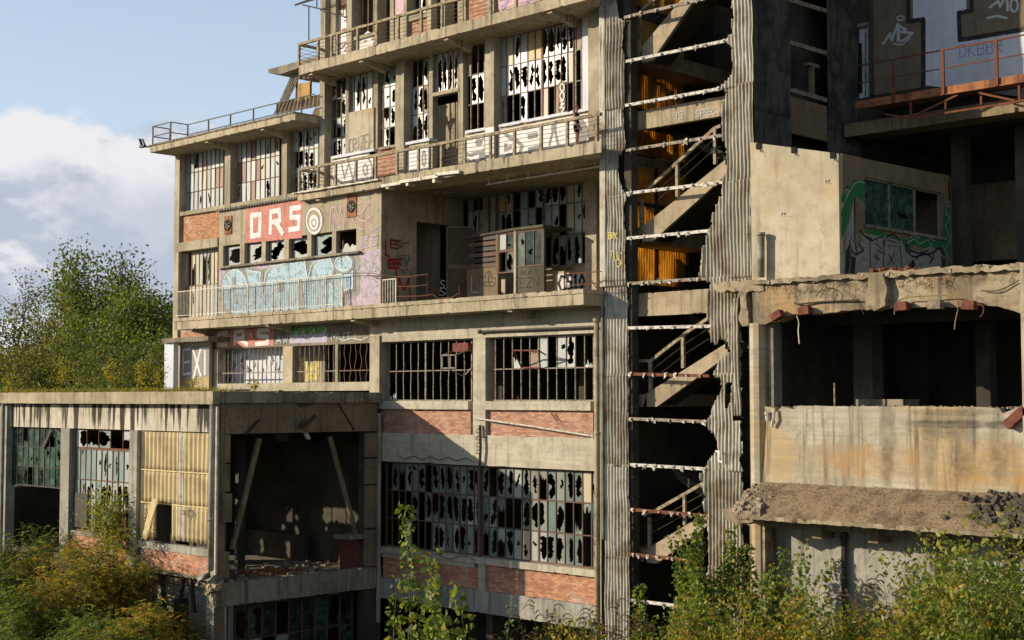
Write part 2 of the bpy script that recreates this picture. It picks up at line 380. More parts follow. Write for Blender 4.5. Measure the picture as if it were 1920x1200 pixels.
P_GREY = paint('grey_spray_paint', (.27,.27,.26), .3); P_BLACK = paint('black_spray_paint', (.025,.025,.025), .3, (.15,.13,.1)); P_GREEN = paint('green_spray_paint', (.035,.17,.06), .25, (.15,.16,.10))
P_SILVER = paint('silver_spray_paint', (.30,.29,.25), .3, (.2,.18,.13)); P_OUTL = paint('pale_green_outline', (.35,.5,.38), .2); P_DRED = paint('dark_red_spray_paint', (.32,.035,.03), .4, (.2,.16,.11))
P_TAG = paint('faint_grey_tag', (.22,.20,.17), .45); P_LB = paint('light_tag_paint', (.45,.47,.48), .15, (.3,.28,.24)); P_DKB = paint('blue_marker', (.16,.26,.45), .3, (.5,.52,.56)); P_PURP = paint('violet_spray_paint', (.38,.28,.52), .3)
P_LBLUE = paint('white_blue_spray_paint', (.58,.66,.70), .2, (.5,.56,.6)); P_YEL = paint('yellow_spray_paint', (.70,.60,.22), .4); P_LIME = paint('lime_spray_paint', (.16,.36,.12), .3); P_PVIO = paint('grey_violet_spray', (.45,.42,.55), .3)

def stain(name, col, alpha):
    m, nt, b = new_mat(name); g = G(nt); b.inputs['Base Color'].default_value = (*col, 1); b.inputs['Roughness'].default_value = 1
    t = nt.nodes.new('ShaderNodeBsdfTransparent'); mx = nt.nodes.new('ShaderNodeMixShader')
    k = g.math('MULTIPLY', g.rr(g.noise(1.8, 9, .65, sc=(1.8, 1.8, .3)), .42, .72), alpha); k = g.math('MULTIPLY', k, g.rr(g.noise(14, 5, .7), .3, .6, .5, 1))
    nt.links.new(k, mx.inputs[0]); nt.links.new(t.outputs[0], mx.inputs[1]); nt.links.new(b.outputs[0], mx.inputs[2]); nt.links.new(mx.outputs[0], nt.nodes['Material Output'].inputs['Surface']); return m
S_SOOT = stain('soot_stain', (.05,.045,.03), .3); S_OCHRE = stain('ochre_stain', (.38,.22,.08), .3)
# ------------------------------------------------------------------ element builders
def jag(n, rg, base, amp):
    """radii of a jagged hole"""
    r = []; v = base
    for i in range(n):
        v = base + (v-base)*.5 + rg.uniform(-amp, amp); r.append(max(.12, v*(rg.uniform(.45, .8) if rg.random() < .16 else 1)))
    return r
def pane_obj(x0, x1, z0, z1, Y, state, mt, parent, rg, name='pane'):
    """state 0 whole, 1 small hole, 2 fringe left, 3 bottom or top remnant"""
    w, h = (x1-x0)/2-.012, (z1-z0)/2-.012; cx, cz = (x0+x1)/2, (z0+z1)/2
    if w <= 0 or h <= 0: return None
    tl = rg.uniform(-.01, .01); tw = rg.uniform(-.008, .008)
    def y(a, b): return tl*b/h + tw*a/w
    if state == 0:
        vs = [(a, y(a,b), b) for a, b in ((-w,-h),(w,-h),(w,h),(-w,h))]; fs = [(0,1,2,3)]
    elif state in (1, 2):
        n = 17 if state == 2 else 13; zlo, zhi = (-rg.uniform(.72, .98), rg.uniform(.72, .98)) if state == 2 else sorted((rg.uniform(-.8, .7), rg.uniform(-.5, .9)))
        if zhi-zlo < .35: zhi = min(.95, zlo+.35)
        op_t = state == 2 and rg.random() < .3; op_b = state == 2 and rg.random() < .2
        c = rg.uniform(-.45, .45); hw = rg.uniform(.6, 1.1) if state == 2 else rg.uniform(.3, .6); pin = rg.uniform(.25, .75) if rg.random() < .4 else 9; rows_ = [(-1., None)]
        for i in range(n):
            t = i/(n-1); z = zlo+(zhi-zlo)*t; e = min(1, (t*3.2)**.6 if not op_b else 1)*min(1, ((1-t)*3.2)**.6 if not op_t else 1)
            c += rg.uniform(-.2, .2); c = max(-.5, min(.5, c)); h2 = hw*e*(1-.55*math.exp(-((t-pin)/.09)**2))*rg.uniform(.72, 1.18)
            l_, r2 = max(-1., c-h2+rg.uniform(-.12, .12)), min(1., c+h2+rg.uniform(-.12, .12))
            if i in (0, n-1) or r2-l_ < .04: l_ = r2 = c
            rows_.append((z+rg.uniform(-.4, .4)*(zhi-zlo)/n*(0 < i < n-1), (l_, r2)))
        rows_.append((1., None)); vs = []; fs = []
        for z, q in rows_:
            l_, r2 = q if q else (c, c)
            vs += [(-w, y(-w, z*h), z*h), (l_*w, y(l_*w, z*h), z*h), (r2*w, y(r2*w, z*h), z*h), (w, y(w, z*h), z*h)]
        for i in range(len(rows_)-1): k = i*4; fs += [(k, k+1, k+5, k+4), (k+2, k+3, k+7, k+6)]
    else:
        n = 9; up = rg.random() < .4; lv = rg.uniform(.15, .5); pts = []
        for i in range(n):
            pts.append((-w+2*w*i/(n-1), -h+2*h*max(.03, lv+rg.uniform(-.16, .16))))
        vs = []; fs = []
        for a, b in pts: vs += [(a, y(a,b), (-b if up else b)), (a, y(a,h), (h if up else -h))]
        for i in range(n-1): fs.append((2*i, 2*i+1, 2*i+3, 2*i+2))
    me = bpy.data.meshes.new(name); me.from_pydata(vs, [], fs)
    o = link(me, name, mt, parent); o.location = (cx, Y, cz); return o

def window(parent, x0, x1, z0, z1, Y, cols, rows, weights, states, seed=1, bar=.035, mat=None, heavy=(), frame=.06, skip=(), fixed=None, panes=None, label=None, bent=0., colp=None, rowz=None):
    """steel window: a frame mesh (part) whose panes are sub-parts. weights: odds of PANES; states: odds of whole/hole/fringe/remnant/gone"""
    rg = random.Random(seed*991+3); mb = MB(); mat = mat or M_BAR
    mb.box(x0, x1, Y-.03, Y+.03, z0, z0+frame); mb.box(x0, x1, Y-.03, Y+.03, z1-frame, z1)
    mb.box(x0, x0+frame, Y-.031, Y+.031, z0, z1); mb.box(x1-frame, x1, Y-.031, Y+.031, z0, z1)
    xs = [x0+(x1-x0)*i/cols for i in range(cols+1)] if colp is None else [x0+(x1-x0)*c for c in colp]
    zs = [z0+(z1-z0)*i/rows for i in range(rows+1)] if rowz is None else [z0+(z1-z0)*c for c in rowz]
    cols = len(xs)-1; rows = len(zs)-1
    for i in range(1, cols):
        b = bar*2.2 if i in heavy else bar
        if bent and i not in heavy:
            pts = []; ph = rg.uniform(0, 6)
            for k in range(13):
                z = z0+(z1-z0)*k/12; e = math.sin(math.pi*k/12)
                pts.append((xs[i]+bent*e*math.sin(k*.9+ph)*rg.uniform(.5, 1), Y-bent*.6*e*abs(math.sin(k*.7+ph)), z))
            for a, c in zip(pts, pts[1:]): mb.obox(a, c, b, b*1.2, (0,1,0))
        else: mb.box(xs[i]-b/2, xs[i]+b/2, Y-.035, Y+.028, z0, z1)
    for j in range(1, rows): mb.box(x0, x1, Y-.027, Y+.033, zs[j]-bar*.6, zs[j]+bar*.6)
    w = mb.build('window', mat, parent, label=label)
    W = panes or PANES
    for i in range(cols):
        for j in range(rows):
            if (i, j) in skip: continue
            st = rg.choices(range(len(states)), states)[0]; mt = W[rg.choices(range(len(weights)), weights)[0]]
            if fixed and (i, j) in fixed:
                st, k = fixed[(i, j)]
                if k is not None: mt = W[k]
            if st >= 4: continue
            pane_obj(xs[i]+bar/2, xs[i+1]-bar/2, zs[j]+bar/2, zs[j+1]-bar/2, Y, st, mt, w, rg)
    return w

def bricks(parent, x0, x1, z0, z1, Y, mat=None, depth=.1, seed=0, facing='Y', tint=(1,1,1)):
    """mortar bed with every brick as raised geometry (joined: each is 3 px tall in the photograph)"""
    rg = random.Random(seed+5); bl, bh, j = .25, .068, .012
    if facing == 'Y': bed = MB().box(x0, x1, Y, Y+depth, z0, z1).build('brick_infill', M_MORTAR, parent)
    else: bed = MB().box(Y, Y-depth, x0, x1, z0, z1).build('brick_infill', M_MORTAR, parent)
    vs = []; fs = []; cols = []
    nz = int((z1-z0)/(bh+j))
    dz = (z1-z0)/nz; z = z0
    for r in range(nz):
        x = x0 - (bl/2 if r % 2 else 0)
        while x < x1-.01:
            a, b = max(x, x0), min(x+bl, x1); x += bl+j
            if b-a < .03: continue
            e = rg.uniform(.004, .012); q = len(vs)
            if rg.random() < .015: continue
            if facing == 'Y': c = [(a,Y-e,z),(b,Y-e,z),(b,Y-e,z+dz-j),(a,Y-e,z+dz-j),(a,Y+.01,z),(b,Y+.01,z),(b,Y+.01,z+dz-j),(a,Y+.01,z+dz-j)]
            else: c = [(Y+e,a,z),(Y+e,b,z),(Y+e,b,z+dz-j),(Y+e,a,z+dz-j),(Y-.01,a,z),(Y-.01,b,z),(Y-.01,b,z+dz-j),(Y-.01,a,z+dz-j)]
            vs += c; fs += [(q,q+1,q+2,q+3),(q+4,q+5,q+1,q),(q+3,q+2,q+6,q+7),(q+1,q+5,q+6,q+2),(q+4,q,q+3,q+7)]
            k = rg.uniform(.62, 1.12); s = rg.uniform(-.06, .06)
            cols += [(k*tint[0], (k+s)*tint[1], (k+s)*tint[2], 1)]*20
        z += dz
    me = bpy.data.meshes.new('brickwork'); me.from_pydata(vs, [], fs)
    ca = me.color_attributes.new('Col', 'FLOAT_COLOR', 'CORNER'); ca.data.foreach_set('color', np.array(cols, dtype=np.float32).ravel())
    return link(me, 'brickwork', mat or M_BRICK, bed, kind='stuff')

def corrug(p0, d, W, z0, z1, pitch, amp, m, parent, name='corrugated_sheet', inside=None, dz=.25, wob=.02, seed=0, nrm=None, curl=None, per=6, label=None):
    """real corrugations; inside(u, z) cuts the torn outline; u runs 0..W along d"""
    d = Vector(d).normalized(); nrm = nrm or Vector((d.y, -d.x, 0)); p0 = Vector(p0)
    nu = max(2, int(W/pitch*per)); nz = max(2, int((z1-z0)/dz)); th = .004
    us = np.linspace(0, W, nu+1); zs = np.linspace(z0, z1, nz+1)
    grid = {}; vs = []; fs = []
    def vert(i, j):
        k = (i, j)
        if k not in grid:
            u, z = us[i], zs[j]
            off = amp*math.sin(2*math.pi*u/pitch) + wob*2*(mn.noise(Vector((u*.9+seed*7, z*.55, seed)))) + wob*.8*mn.noise(Vector((u*3+seed, z*1.7, 5)))
            uu = u + wob*1.4*mn.noise(Vector((seed*3.1, z*.8, u*.35)))
            if curl: off += curl(u, z)
            q = p0 + d*uu + nrm*off; grid[k] = len(vs); vs.append((q.x, q.y, z))
        return grid[k]
    for i in range(nu):
        for j in range(nz):
            if inside and not inside((us[i]+us[i+1])/2, (zs[j]+zs[j+1])/2): continue
            fs.append((vert(i,j), vert(i+1,j), vert(i+1,j+1), vert(i,j+1)))
    if not fs: return None
    me = bpy.data.meshes.new(name); me.from_pydata(vs, [], fs)
    o = link(me, name, m, parent, smooth=True, label=label)
    md = o.modifiers.new('thick', 'SOLIDIFY'); md.thickness = th
    return o

class Paint:
    """flat sprayed shapes a few millimetres proud of a wall; to(x, y) turns a photograph point into the wall's plane"""
    def __init__(s, Y=None, X=None, out=.004, fat=1.): s.fat = fat; s.Y = Y; s.X = X; s.k = 0; s.base = out; s.mb = MB()
    def lift(s, p):
        s.k += 1; e = s.base + s.k*.00025
        return Vector((p.x, s.Y-e, p.z)) if s.Y is not None else Vector((s.X+e, p.y, p.z))
    def to(s, x, y): return at(x, y, Y=s.Y) if s.Y is not None else at(x, y, X=s.X)
    def poly(s, pts):
        s.k += 1; e = s.base+s.k*.00025; q = [s.to(*p) for p in pts]
        vs = [((p.x, s.Y-e, p.z) if s.Y is not None else (s.X+e, p.y, p.z)) for p in q]
        tri = []
        from mathutils.geometry import tessellate_polygon
        t = tessellate_polygon([[Vector(v) for v in vs]]); s.mb.add(vs, t); return s
    def stroke(s, pts, w=.06, closed=False):
        w = w*s.fat
        q = [s.to(*p) for p in pts]
        if closed: q.append(q[0])
        for a, b in zip(q, q[1:]):
            s.k += 1; e = s.base+s.k*.00025
            def P(p): return Vector((p.x, s.Y-e, p.z)) if s.Y is not None else Vector((s.X+e, p.y, p.z))
            a2, b2 = P(a), P(b); d = (b2-a2)
            if d.length < 1e-6: continue
            d.normalize(); n = Vector((0,1,0)).cross(d) if s.Y is not None else Vector((1,0,0)).cross(d)
            n = n*(w/2); a3, b3 = a2-d*w*.3, b2+d*w*.3
            s.mb.add([a3-n, b3-n, b3+n, a3+n], [(0,1,2,3)])
        return s
    def done(s, m, parent, label=None, name='graffiti'):
        me = bpy.data.meshes.new(name); me.from_pydata(s.mb.v, [], s.mb.f); return link(me, name, m, parent, label=label)
def arc(cx, cy, rx, ry, a0, a1, n=14):
    return [(cx+rx*math.cos(R(a0+(a1-a0)*i/n)), cy+ry*math.sin(R(a0+(a1-a0)*i/n))) for i in range(n+1)]
GLY = {  # strokes in a unit box, y down
 'A': [[(0,1),(.5,0),(1,1)],[(.22,.62),(.78,.62)]], 'B': [[(0,0),(0,1),(.8,.95),(.95,.72),(.7,.5),(0,.48)],[(.7,.5),(.85,.25),(.65,.03),(0,0)]],
 'C': [[(1,.1),(.4,0),(0,.5),(.4,1),(1,.9)]], 'D': [[(0,0),(0,1),(.6,.95),(1,.5),(.6,.05),(0,0)]], 'E': [[(1,0),(0,0),(0,1),(1,1)],[(0,.5),(.8,.5)]],
 'F': [[(1,0),(0,0),(0,1)],[(0,.5),(.8,.5)]], 'I': [[(.5,0),(.5,1)]], 'K': [[(0,0),(0,1)],[(1,0),(0,.55),(1,1)]], 'L': [[(0,0),(0,1),(1,1)]],
 'M': [[(0,1),(.1,0),(.5,.6),(.9,0),(1,1)]], 'N': [[(0,1),(0,0),(1,1),(1,0)]], 'O': [[(.5,0),(.1,.2),(0,.6),(.3,1),(.7,1),(1,.6),(.9,.2),(.5,0)]],
 'P': [[(0,1),(0,0),(.9,.1),(.9,.45),(0,.55)]], 'R': [[(0,1),(0,0),(.9,.1),(.9,.4),(0,.5),(1,1)]], 'S': [[(1,.08),(.4,0),(.05,.25),(.5,.5),(.95,.72),(.6,1),(0,.92)]],
 'T': [[(0,0),(1,0)],[(.5,0),(.5,1)]], 'U': [[(0,0),(.1,.85),(.5,1),(.9,.85),(1,0)]], 'V': [[(0,0),(.5,1),(1,0)]], 'W': [[(0,0),(.25,1),(.5,.3),(.75,1),(1,0)]], 'X': [[(0,0),(1,1)],[(1,0),(0,1)]],
 'Z': [[(0,0),(1,0),(0,1),(1,1)]], '9': [[(1,.3),(.5,.5),(.1,.25),(.5,0),(1,.25),(.8,1)]], '5': [[(1,0),(.1,0),(.1,.45),(.8,.5),(.9,.9),(0,1)]], '1': [[(.2,.2),(.5,0),(.5,1)]], '0': [[(.5,0),(0,.5),(.5,1),(1,.5),(.5,0)]], '?': [[(0,.2),(.5,0),(1,.25),(.5,.6)],[(.5,.85),(.5,1)]]}
def write(p, txt, x0, y0, x1, y1, h0, h1, w=.05, gap=.3):
    """letters between (x0, y0) and (x1, y1): top line, heights h0 -> h1 px"""
    n = len(txt); u = (x1-x0)/(n+gap*(n-1))
    for i, ch in enumerate(txt):
        if ch not in GLY: continue
        a = x0+u*(1+gap)*i
        for s in GLY[ch]:
            pts = []
            for (gx, gy) in s:
                x = a+gx*u; t = (x-x0)/(x1-x0); pts.append((x, y0+(y1-y0)*t+gy*(h0+(h1-h0)*t)))
            p.stroke(pts, w)
    return p

# ------------------------------------------------------------------ terrain
def ground():
    n = 120; xs = np.concatenate([np.linspace(-900, -110, 20), np.linspace(-100, 20, 70), np.linspace(30, 900, 20)])
    ys = np.concatenate([np.linspace(-700, -10, 14), np.linspace(-5, 70, 60), np.linspace(80, 1500, 24)])
    vs = []
    for y in ys:
        for x in xs:
            z = 1.2 + 1.3*mn.noise(Vector((x*.05, y*.05, 0))) + .3*mn.noise(Vector((x*.4, y*.4, 3)))
            # bank towards the camera's own side
            t = max(0, min(1, (26-math.hypot(x*.75, y))/22)); z += 10.6*t*t*(3-2*t)*(1 if y < 24 else 0)
            z += max(0, (y-75))*.012 + max(0, (-x-105))*.012
            vs.append((x, y, z))
    m = len(xs); fs = [(j*m+i, j*m+i+1, (j+1)*m+i+1, (j+1)*m+i) for j in range(len(ys)-1) for i in range(m-1)]
    me = bpy.data.meshes.new('ground'); me.from_pydata(vs, [], fs)
    mt, nt, b = new_mat('overgrown_earth'); g = G(nt)
    c = g.mix(g.rr(g.noise(.5, 8, .6), .4, .62), (.05,.065,.022), (.10,.08,.05))
    c = g.mix(g.math('MULTIPLY', g.rr(g.noise(6, 6, .7), .5, .7), .6), c, (.03,.035,.015))
    nt.links.new(c, b.inputs['Base Color']); b.inputs['Roughness'].default_value = 1.
    g.bump(g.noise(4, 6, .7), 1., .2, b)
    link(me, 'ground', mt, smooth=True, kind='structure')
ground()
# ------------------------------------------------------------------ MAIN BUILDING
F = 42.0; S = 40.5; WY = 42.38                       # facade plane, balcony edges, window plane
XL, XJ, XT = -66.7, -49.47, -36.05                   # left corner, junction with the hall, stair tower
ZM0, ZM1 = 17.6, 18.2; Z20, Z21 = 23.33, 23.78; Z30, Z31 = 29.33, 29.78; ZR0, ZR1 = 27.23, 27.55; ZTOP = 35.4
XC = FX(598, F, 250)                                 # corner of the higher block
fac = thing('factory_building', 'derelict multi-storey concrete factory with broken steel windows, balconies and graffiti', 'factory building', (XJ, F, 2))
def part(mb, name, m, parent=None, **k): return mb.build(name, m, parent or fac, **k)

# --- floor slabs and dark interior
BK = 55.0
for z0, z1 in ((ZM0, ZM1), (Z20, Z21), (Z30, Z31)):
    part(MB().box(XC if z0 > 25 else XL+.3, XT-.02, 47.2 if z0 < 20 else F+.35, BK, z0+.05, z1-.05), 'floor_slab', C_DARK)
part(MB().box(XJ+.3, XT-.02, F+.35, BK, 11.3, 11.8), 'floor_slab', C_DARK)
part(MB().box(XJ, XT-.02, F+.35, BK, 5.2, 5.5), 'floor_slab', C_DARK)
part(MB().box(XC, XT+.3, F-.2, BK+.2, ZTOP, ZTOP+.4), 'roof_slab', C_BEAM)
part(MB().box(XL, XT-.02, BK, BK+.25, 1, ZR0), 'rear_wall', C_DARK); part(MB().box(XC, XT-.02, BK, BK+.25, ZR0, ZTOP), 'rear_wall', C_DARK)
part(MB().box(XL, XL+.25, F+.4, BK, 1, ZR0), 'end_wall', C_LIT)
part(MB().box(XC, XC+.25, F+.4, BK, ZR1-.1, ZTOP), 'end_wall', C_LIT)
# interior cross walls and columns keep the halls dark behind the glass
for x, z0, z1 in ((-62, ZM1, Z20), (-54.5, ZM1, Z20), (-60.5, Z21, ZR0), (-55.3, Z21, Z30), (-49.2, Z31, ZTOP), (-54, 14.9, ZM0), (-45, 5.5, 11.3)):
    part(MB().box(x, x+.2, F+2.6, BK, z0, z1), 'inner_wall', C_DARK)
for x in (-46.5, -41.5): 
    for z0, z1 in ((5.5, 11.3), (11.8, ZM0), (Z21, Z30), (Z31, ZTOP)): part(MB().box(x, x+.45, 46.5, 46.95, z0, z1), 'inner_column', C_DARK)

# --- balcony slabs
def slabX(x0, x1, z0, z1, m=C_BEAM, lip=0, y0=S, y1=F+.35, bite=.05, seed=0):
    mb = MB().rough(x0, x1, y0, y1, z0, z1-(.17 if lip else 0), j=.012, bite=bite, seed=seed)
    o = part(mb, 'balcony_slab', m)
    if lip: part(MB().rough(x0-.04, x1+.03, y0-.05, y1, z1-.17, z1, j=.015, bite=.05, seed=seed+1), 'balcony_kerb', C_BEAM)
    return o
slabX(-64.3, -35.9, ZM0, ZM1, lip=1, seed=1)
part(MB().box(-48.3, XT-.02, F+.36, 47.2, ZM0+.05, ZM1-.03), 'floor_slab', C_BEAM)
slabX(FX(560, S, 140), XT-.04, Z20, Z21, bite=.09, seed=2)
slabX(FX(560, S, 140), XT-.04, Z30, Z31, bite=.07, seed=3)
slabX(-66.95, XC+.1, ZR0, ZR1, seed=4, bite=.06)
part(MB().rough(-67.0, XC+.02, 40.45, BK+.3, ZR1, ZR1+.09, j=.02, bite=.04, seed=5), 'roof_edge', C_DIRTY)
part(MB().box(XL+.1, XC, F+.36, BK, ZR0+.03, ZR1), 'roof_slab', C_DARK)
for z0, z1 in ((Z20, Z21), (Z30, Z31)):                 # the slab ends are splayed back to the tower's corner
    xa_, xb_ = FX(1121, S, 290), FX(1127.5, S, 290); xa_ = XT-.05; vs = [(xa_, S+.004, z0+.004), (xb_, S+.004, z0+.004), (XT+.02, 41.66, z0+.004), (xa_, 41.66, z0+.004), (xa_, S+.004, z1-.004), (xb_, S+.004, z1-.004), (XT+.02, 41.66, z1-.004), (xa_, 41.66, z1-.004)]
    part(MB().add(vs, [(0,3,2,1),(4,5,6,7),(0,1,5,4),(1,2,6,5),(2,3,7,6),(3,0,4,7)]), 'slab_end', C_BEAM)
# brackets under the slabs
for px_, z in ((625, Z30), (720, Z30), (880, Z30), (1075, Z30), (430, ZR0), (535, ZR0), (640, Z20)):
    x = FX(px_, F, 200)
    part(MB().prismX([(S+.12, z+.01), (F+.05, z+.01), (F+.05, z-.38), (S+.12, z-.1)], x-.13, x+.13), 'bracket', C_BEAM)
for z in (ZM0,):
    for px_ in (400, 545, 705, 1000):
        x = FX(px_, F, 600); part(MB().prismX([(S+.12, z+.01), (F, z+.01), (F, z-.32), (S+.12, z-.1)], x-.13, x+.13), 'bracket', C_BEAM)

def pier(pa, pb, z0, z1, yref, m=C_LIT, y0=41.92, y1=42.5, name='pier'):
    return part(MB().rough(FX(pa, y0, yref), FX(pb, y0, yref), y0, y1, z0, z1, j=.0, bite=.0) if False else MB().box(FX(pa, y0, yref), FX(pb, y0, yref), y0, y1, z0, z1), name, m)
def W(pa, pb, za, zb, yref, *a, **k):
    return window(fac, FX(pa, WY, yref), FX(pb, WY, yref), za, zb, WY, *a, **k)
def wallb(pa, pb, z0, z1, yref, m=C_LIT, y=42.1, y1=42.45, name='spandrel'):
    return part(MB().box(FX(pa, y, yref), FX(pb, y, yref), y, y1, z0, z1), name, m)

# --- upper block, storey between z 23.8 and 29.3
z3s = FZ(1000, 226, WY); z3h = FZ(1000, 57, WY)
part(MB().box(XC, XT+.2, 42.0, 42.5, z3h, Z30), 'lintel', C_BEAM)
pier(599, 608, ZM1 if False else Z20-.02, ZTOP, 250)
pier(608.5, 613, Z21, ZTOP, 250, C_FRAME, 42.1)
for a, b in ((742, 757), (909, 926), (1103, 1126)): pier(a, b, Z21, z3h, 200, C_LIT)
for a, b in ((648, 653), (700, 708), (804, 811), (859, 868)): pier(a, b, Z21, z3h, 200, C_FRAME, 42.18)
GR = [4,2,1,.3,2,.1,3]
W(622, 650, z3s, z3h, 230, 3, 4, [2,2,0,0,4], [0,1,4,1,3], seed=3)
zs2 = FZ(680, 209, WY)
W(653, 700, zs2, z3h, 180, 4, 1, [4,2,1,0,1,0,1], [0,.3,4,1,.3], seed=4)
wallb(653, 700, Z21, zs2, 260, C_BOX)
W(708, 743, z3s, z3h, 200, 3, 4, GR, [.2,1,6,1,1.2], seed=5)
W(764, 804, z3s, z3h, 200, 4, 3, GR, [.4,1,5,1,2], seed=6)
zd = FZ(835, 178, WY)
W(812, 860, zd, z3h, 140, 5, 1, [3,1,1,0,0,0,4], [.5,2,5,0,0], seed=7)
part(MB().box(FX(811, 42.2, 200), FX(861, 42.2, 200), 42.15, 42.45, zd-.02, zd+.14), 'door_frame', C_FRAME)
# half open leaf and lit plank wall inside the door
lx = FX(822, 43.3, 240)
part(MB().box(lx, FX(862, 43.3, 240), 43.3, 43.36, Z21, zd-.15), 'inner_partition', M_WOOD)
for i in range(5):
    x = lx+.02+i*.26; part(MB().box(x, x+.23, 43.26, 43.295, Z21, zd-.15), 'board', C_BLOCK)
W(871, 910, z3s-.1, z3h, 180, 3, 3, GR, [.4,1,4,1,2], seed=8, fixed={(0,0):(5,0),(1,0):(5,0),(2,0):(5,0)})
fx6 = {}
for i in range(6): fx6[(i,0)] = (2 if i in (0,3) else 5, 4); fx6[(i,2)] = ((2 if i == 2 else 0), [0,2,0,1,5,5][i]); fx6[(i,1)] = (([0,2,2,2,2,2])[i], 6)
W(937, 1017, z3s, z3h, 160, 6, 3, GR, [1,1,3,1,1], seed=9, fixed=fx6)
fx7 = {(i, j): (2, 6) for i in range(5) for j in (1, 2)}; fx7.update({(4,1): (0,2), (0,0): (0,2), (1,0): (5,0), (2,0): (0,3), (3,0): (5,0), (4,0): (5,0)})
W(1017, 1077, z3s, z3h, 140, 5, 3, GR, [1,1,3,1,1], seed=10, fixed=fx7, mat=M_BARD)
W(1079, 1092, z3s, z3h, 140, 1, 3, GR, [1,1,3,1,1], seed=11, fixed={(0,0): (5,0), (0,1): (5,0), (0,2): (0,3)})
wallb(1092, 1103, Z21, z3h, 150, C_WHITE, 42.3)
# spandrels under the sills
for a, b in ((620, 700), (757, 804), (871, 909), (934, 1103)):
    wallb(a, b, Z21, z3s-.08, 260, C_BOX)
    part(MB().rough(FX(a, 41.95, 230), FX(b, 41.95, 230), 41.98, 42.5, z3s-.12, z3s, j=.02, bite=.05, seed=a), 'sill', C_WHITE)
part(MB().rough(FX(708, 41.95, 230), FX(743, 41.95, 230), 41.98, 42.5, z3s-.12, z3s, j=.02, bite=.05, seed=7), 'sill', C_FRAME)
bricks(fac, FX(708, 42.12, 310), FX(743, 42.12, 310), Z21, z3s-.12, 42.12, M_BRICK, .3, 2)

# --- top storey (only its foot is in the frame)
z4s = Z31+1.25
bricks(fac, FX(629, 42.12, 50), FX(650, 42.12, 50), Z31, ZTOP, 42.12, M_BRICK, .3, 3, tint=(.45,.45,.45))
bricks(fac, FX(659, 42.12, 50), FX(702, 42.12, 50), Z31, z4s-.16, 42.12, M_BRICK, .3, 4)
bricks(fac, FX(762, 42.12, 50), FX(801, 42.12, 50), Z31, z4s, 42.12, M_BRICK, .3, 5)
bricks(fac, FX(874, 42.12, 50), FX(912, 42.12, 50), Z31, z4s+1, 42.12, M_BRICKO, .3, 6)
for a, b, m in ((620,629,C_FRAME),(650,659,C_FRAME),(702,707,C_FRAME),(731,738,C_FRAME),(741,757,C_BOX),(757,762,C_FRAME),(801,808,C_BOX),(826,834,C_FRAME),(858,868,C_LIT),(912,926,C_FRAME)):
    pier(a, b, Z31, ZTOP, 50, m)
pk = Paint(Y=41.92); pk.poly([(741,-40),(757,-44),(757,24),(741,28)]); pk.done(P_PINK, fac)
wallb(659, 702, z4s-.16, z4s, 50, C_FRAME, 42.0); W(659, 702, z4s, ZTOP-.6, 20, 4, 2, [0,1,0,0,3], [0,0,2,1,2], seed=12)
wallb(762, 801, z4s, z4s+.25, 50, C_FRAME, 42.0); W(762, 801, z4s+.25, ZTOP-.6, 10, 3, 2, [1,1], [1,0,2,0,1], seed=13, panes=[M_DGLASS, M_GGLASS])
part(MB().box(FX(808, 42.3, 20), FX(826, 42.3, 20), 42.3, 42.36, Z31, ZTOP-.5), 'door', M_GREEND)
wallb(926, 1126, Z31, z4s, 20, C_BOX); W(926, 1126, z4s, ZTOP-.6, -40, 14, 2, GR, [1,1,4,1,2], seed=14)
part(MB().box(XC, XT, 42.0, 42.5, ZTOP-.6, ZTOP), 'lintel', C_BEAM)

# --- left block, three big windows
zls = FZ(380, 394, WY); zlh = FZ(380, 283, WY)
part(MB().box(XL, XC, 42.0, 42.5, zlh, ZR0), 'lintel', C_BEAM)
for a, b in ((327.5, 336.5), (421, 431.5), (527.5, 537.5)): pier(a, b, zls-.25 if a > 400 else 14.8, zlh, 330)
fa = {(3,2): (2,0), (5,1): (0,2), (8,1): (0,3), (9,1): (0,3), (4,0): (1,0), (6,0): (1,6)}
W(341, 420, zls, zlh, 340, 10, 3, [5,1,.3,.1,.2,0,6], [12,.6,.3,0,0], seed=21, fixed=fa, heavy=(5,), mat=M_BARD, bar=.03)
fb = {(4,2): (0,3), (1,1): (0,3), (2,1): (0,3), (5,1): (0,3), (4,0): (0,3), (9,2): (1,0), (9,1): (1,0), (6,1): (1,2), (7,2): (1,1), (0,0): (2,1), (0,1): (3,1)}
W(436, 525, zls, zlh, 330, 10, 3, [5,1,.4,.1,.2,0,6], [10,.6,.5,.2,0], seed=22, fixed=fb, mat=M_BARD, bar=.03)
fc = {(0,2): (0,0), (1,2): (1,6), (2,2): (2,6), (3,2): (2,6), (4,2): (1,0), (5,2): (1,6)}
W(542, 598, zls, zlh, 300, 6, 3, [3,1,0,0,1,0,4], [.6,1,5,1,1.5], seed=23, fixed=fc)
part(MB().rough(FX(337, 41.95, 400), XC, 41.95, 42.5, zls-.22, zls, j=.015, bite=.03, seed=31), 'sill', C_FRAME)
zb1 = FZ(370, 407.5, 42.1); zb0 = FZ(370, 452, 42.1); zc0 = FZ(370, 468, 42.0)
bricks(fac, FX(338, 42.12, 430), FX(411, 42.12, 430), zb0, zls-.2, 42.12, M_BRICKO, .3, 8, tint=(1,1.05,.95))
part(MB().rough(XL, FX(411, 42, 430), 41.9, 42.5, zc0, zb0, j=.01), 'beam', C_FRAME)
W(340, 409, ZM1, zc0, 500, 10, 2, [3,2,4,1,0,0,2], [7,1,.3,.3,.5], seed=24, fixed={(2,1): (5,0), (6,1): (3,1)}, rowz=[0,.5,1])
part(MB().box(XL, FX(411, 42, 600), 42.05, 42.5, ZM0-.02, ZM1), 'beam', C_FRAME)

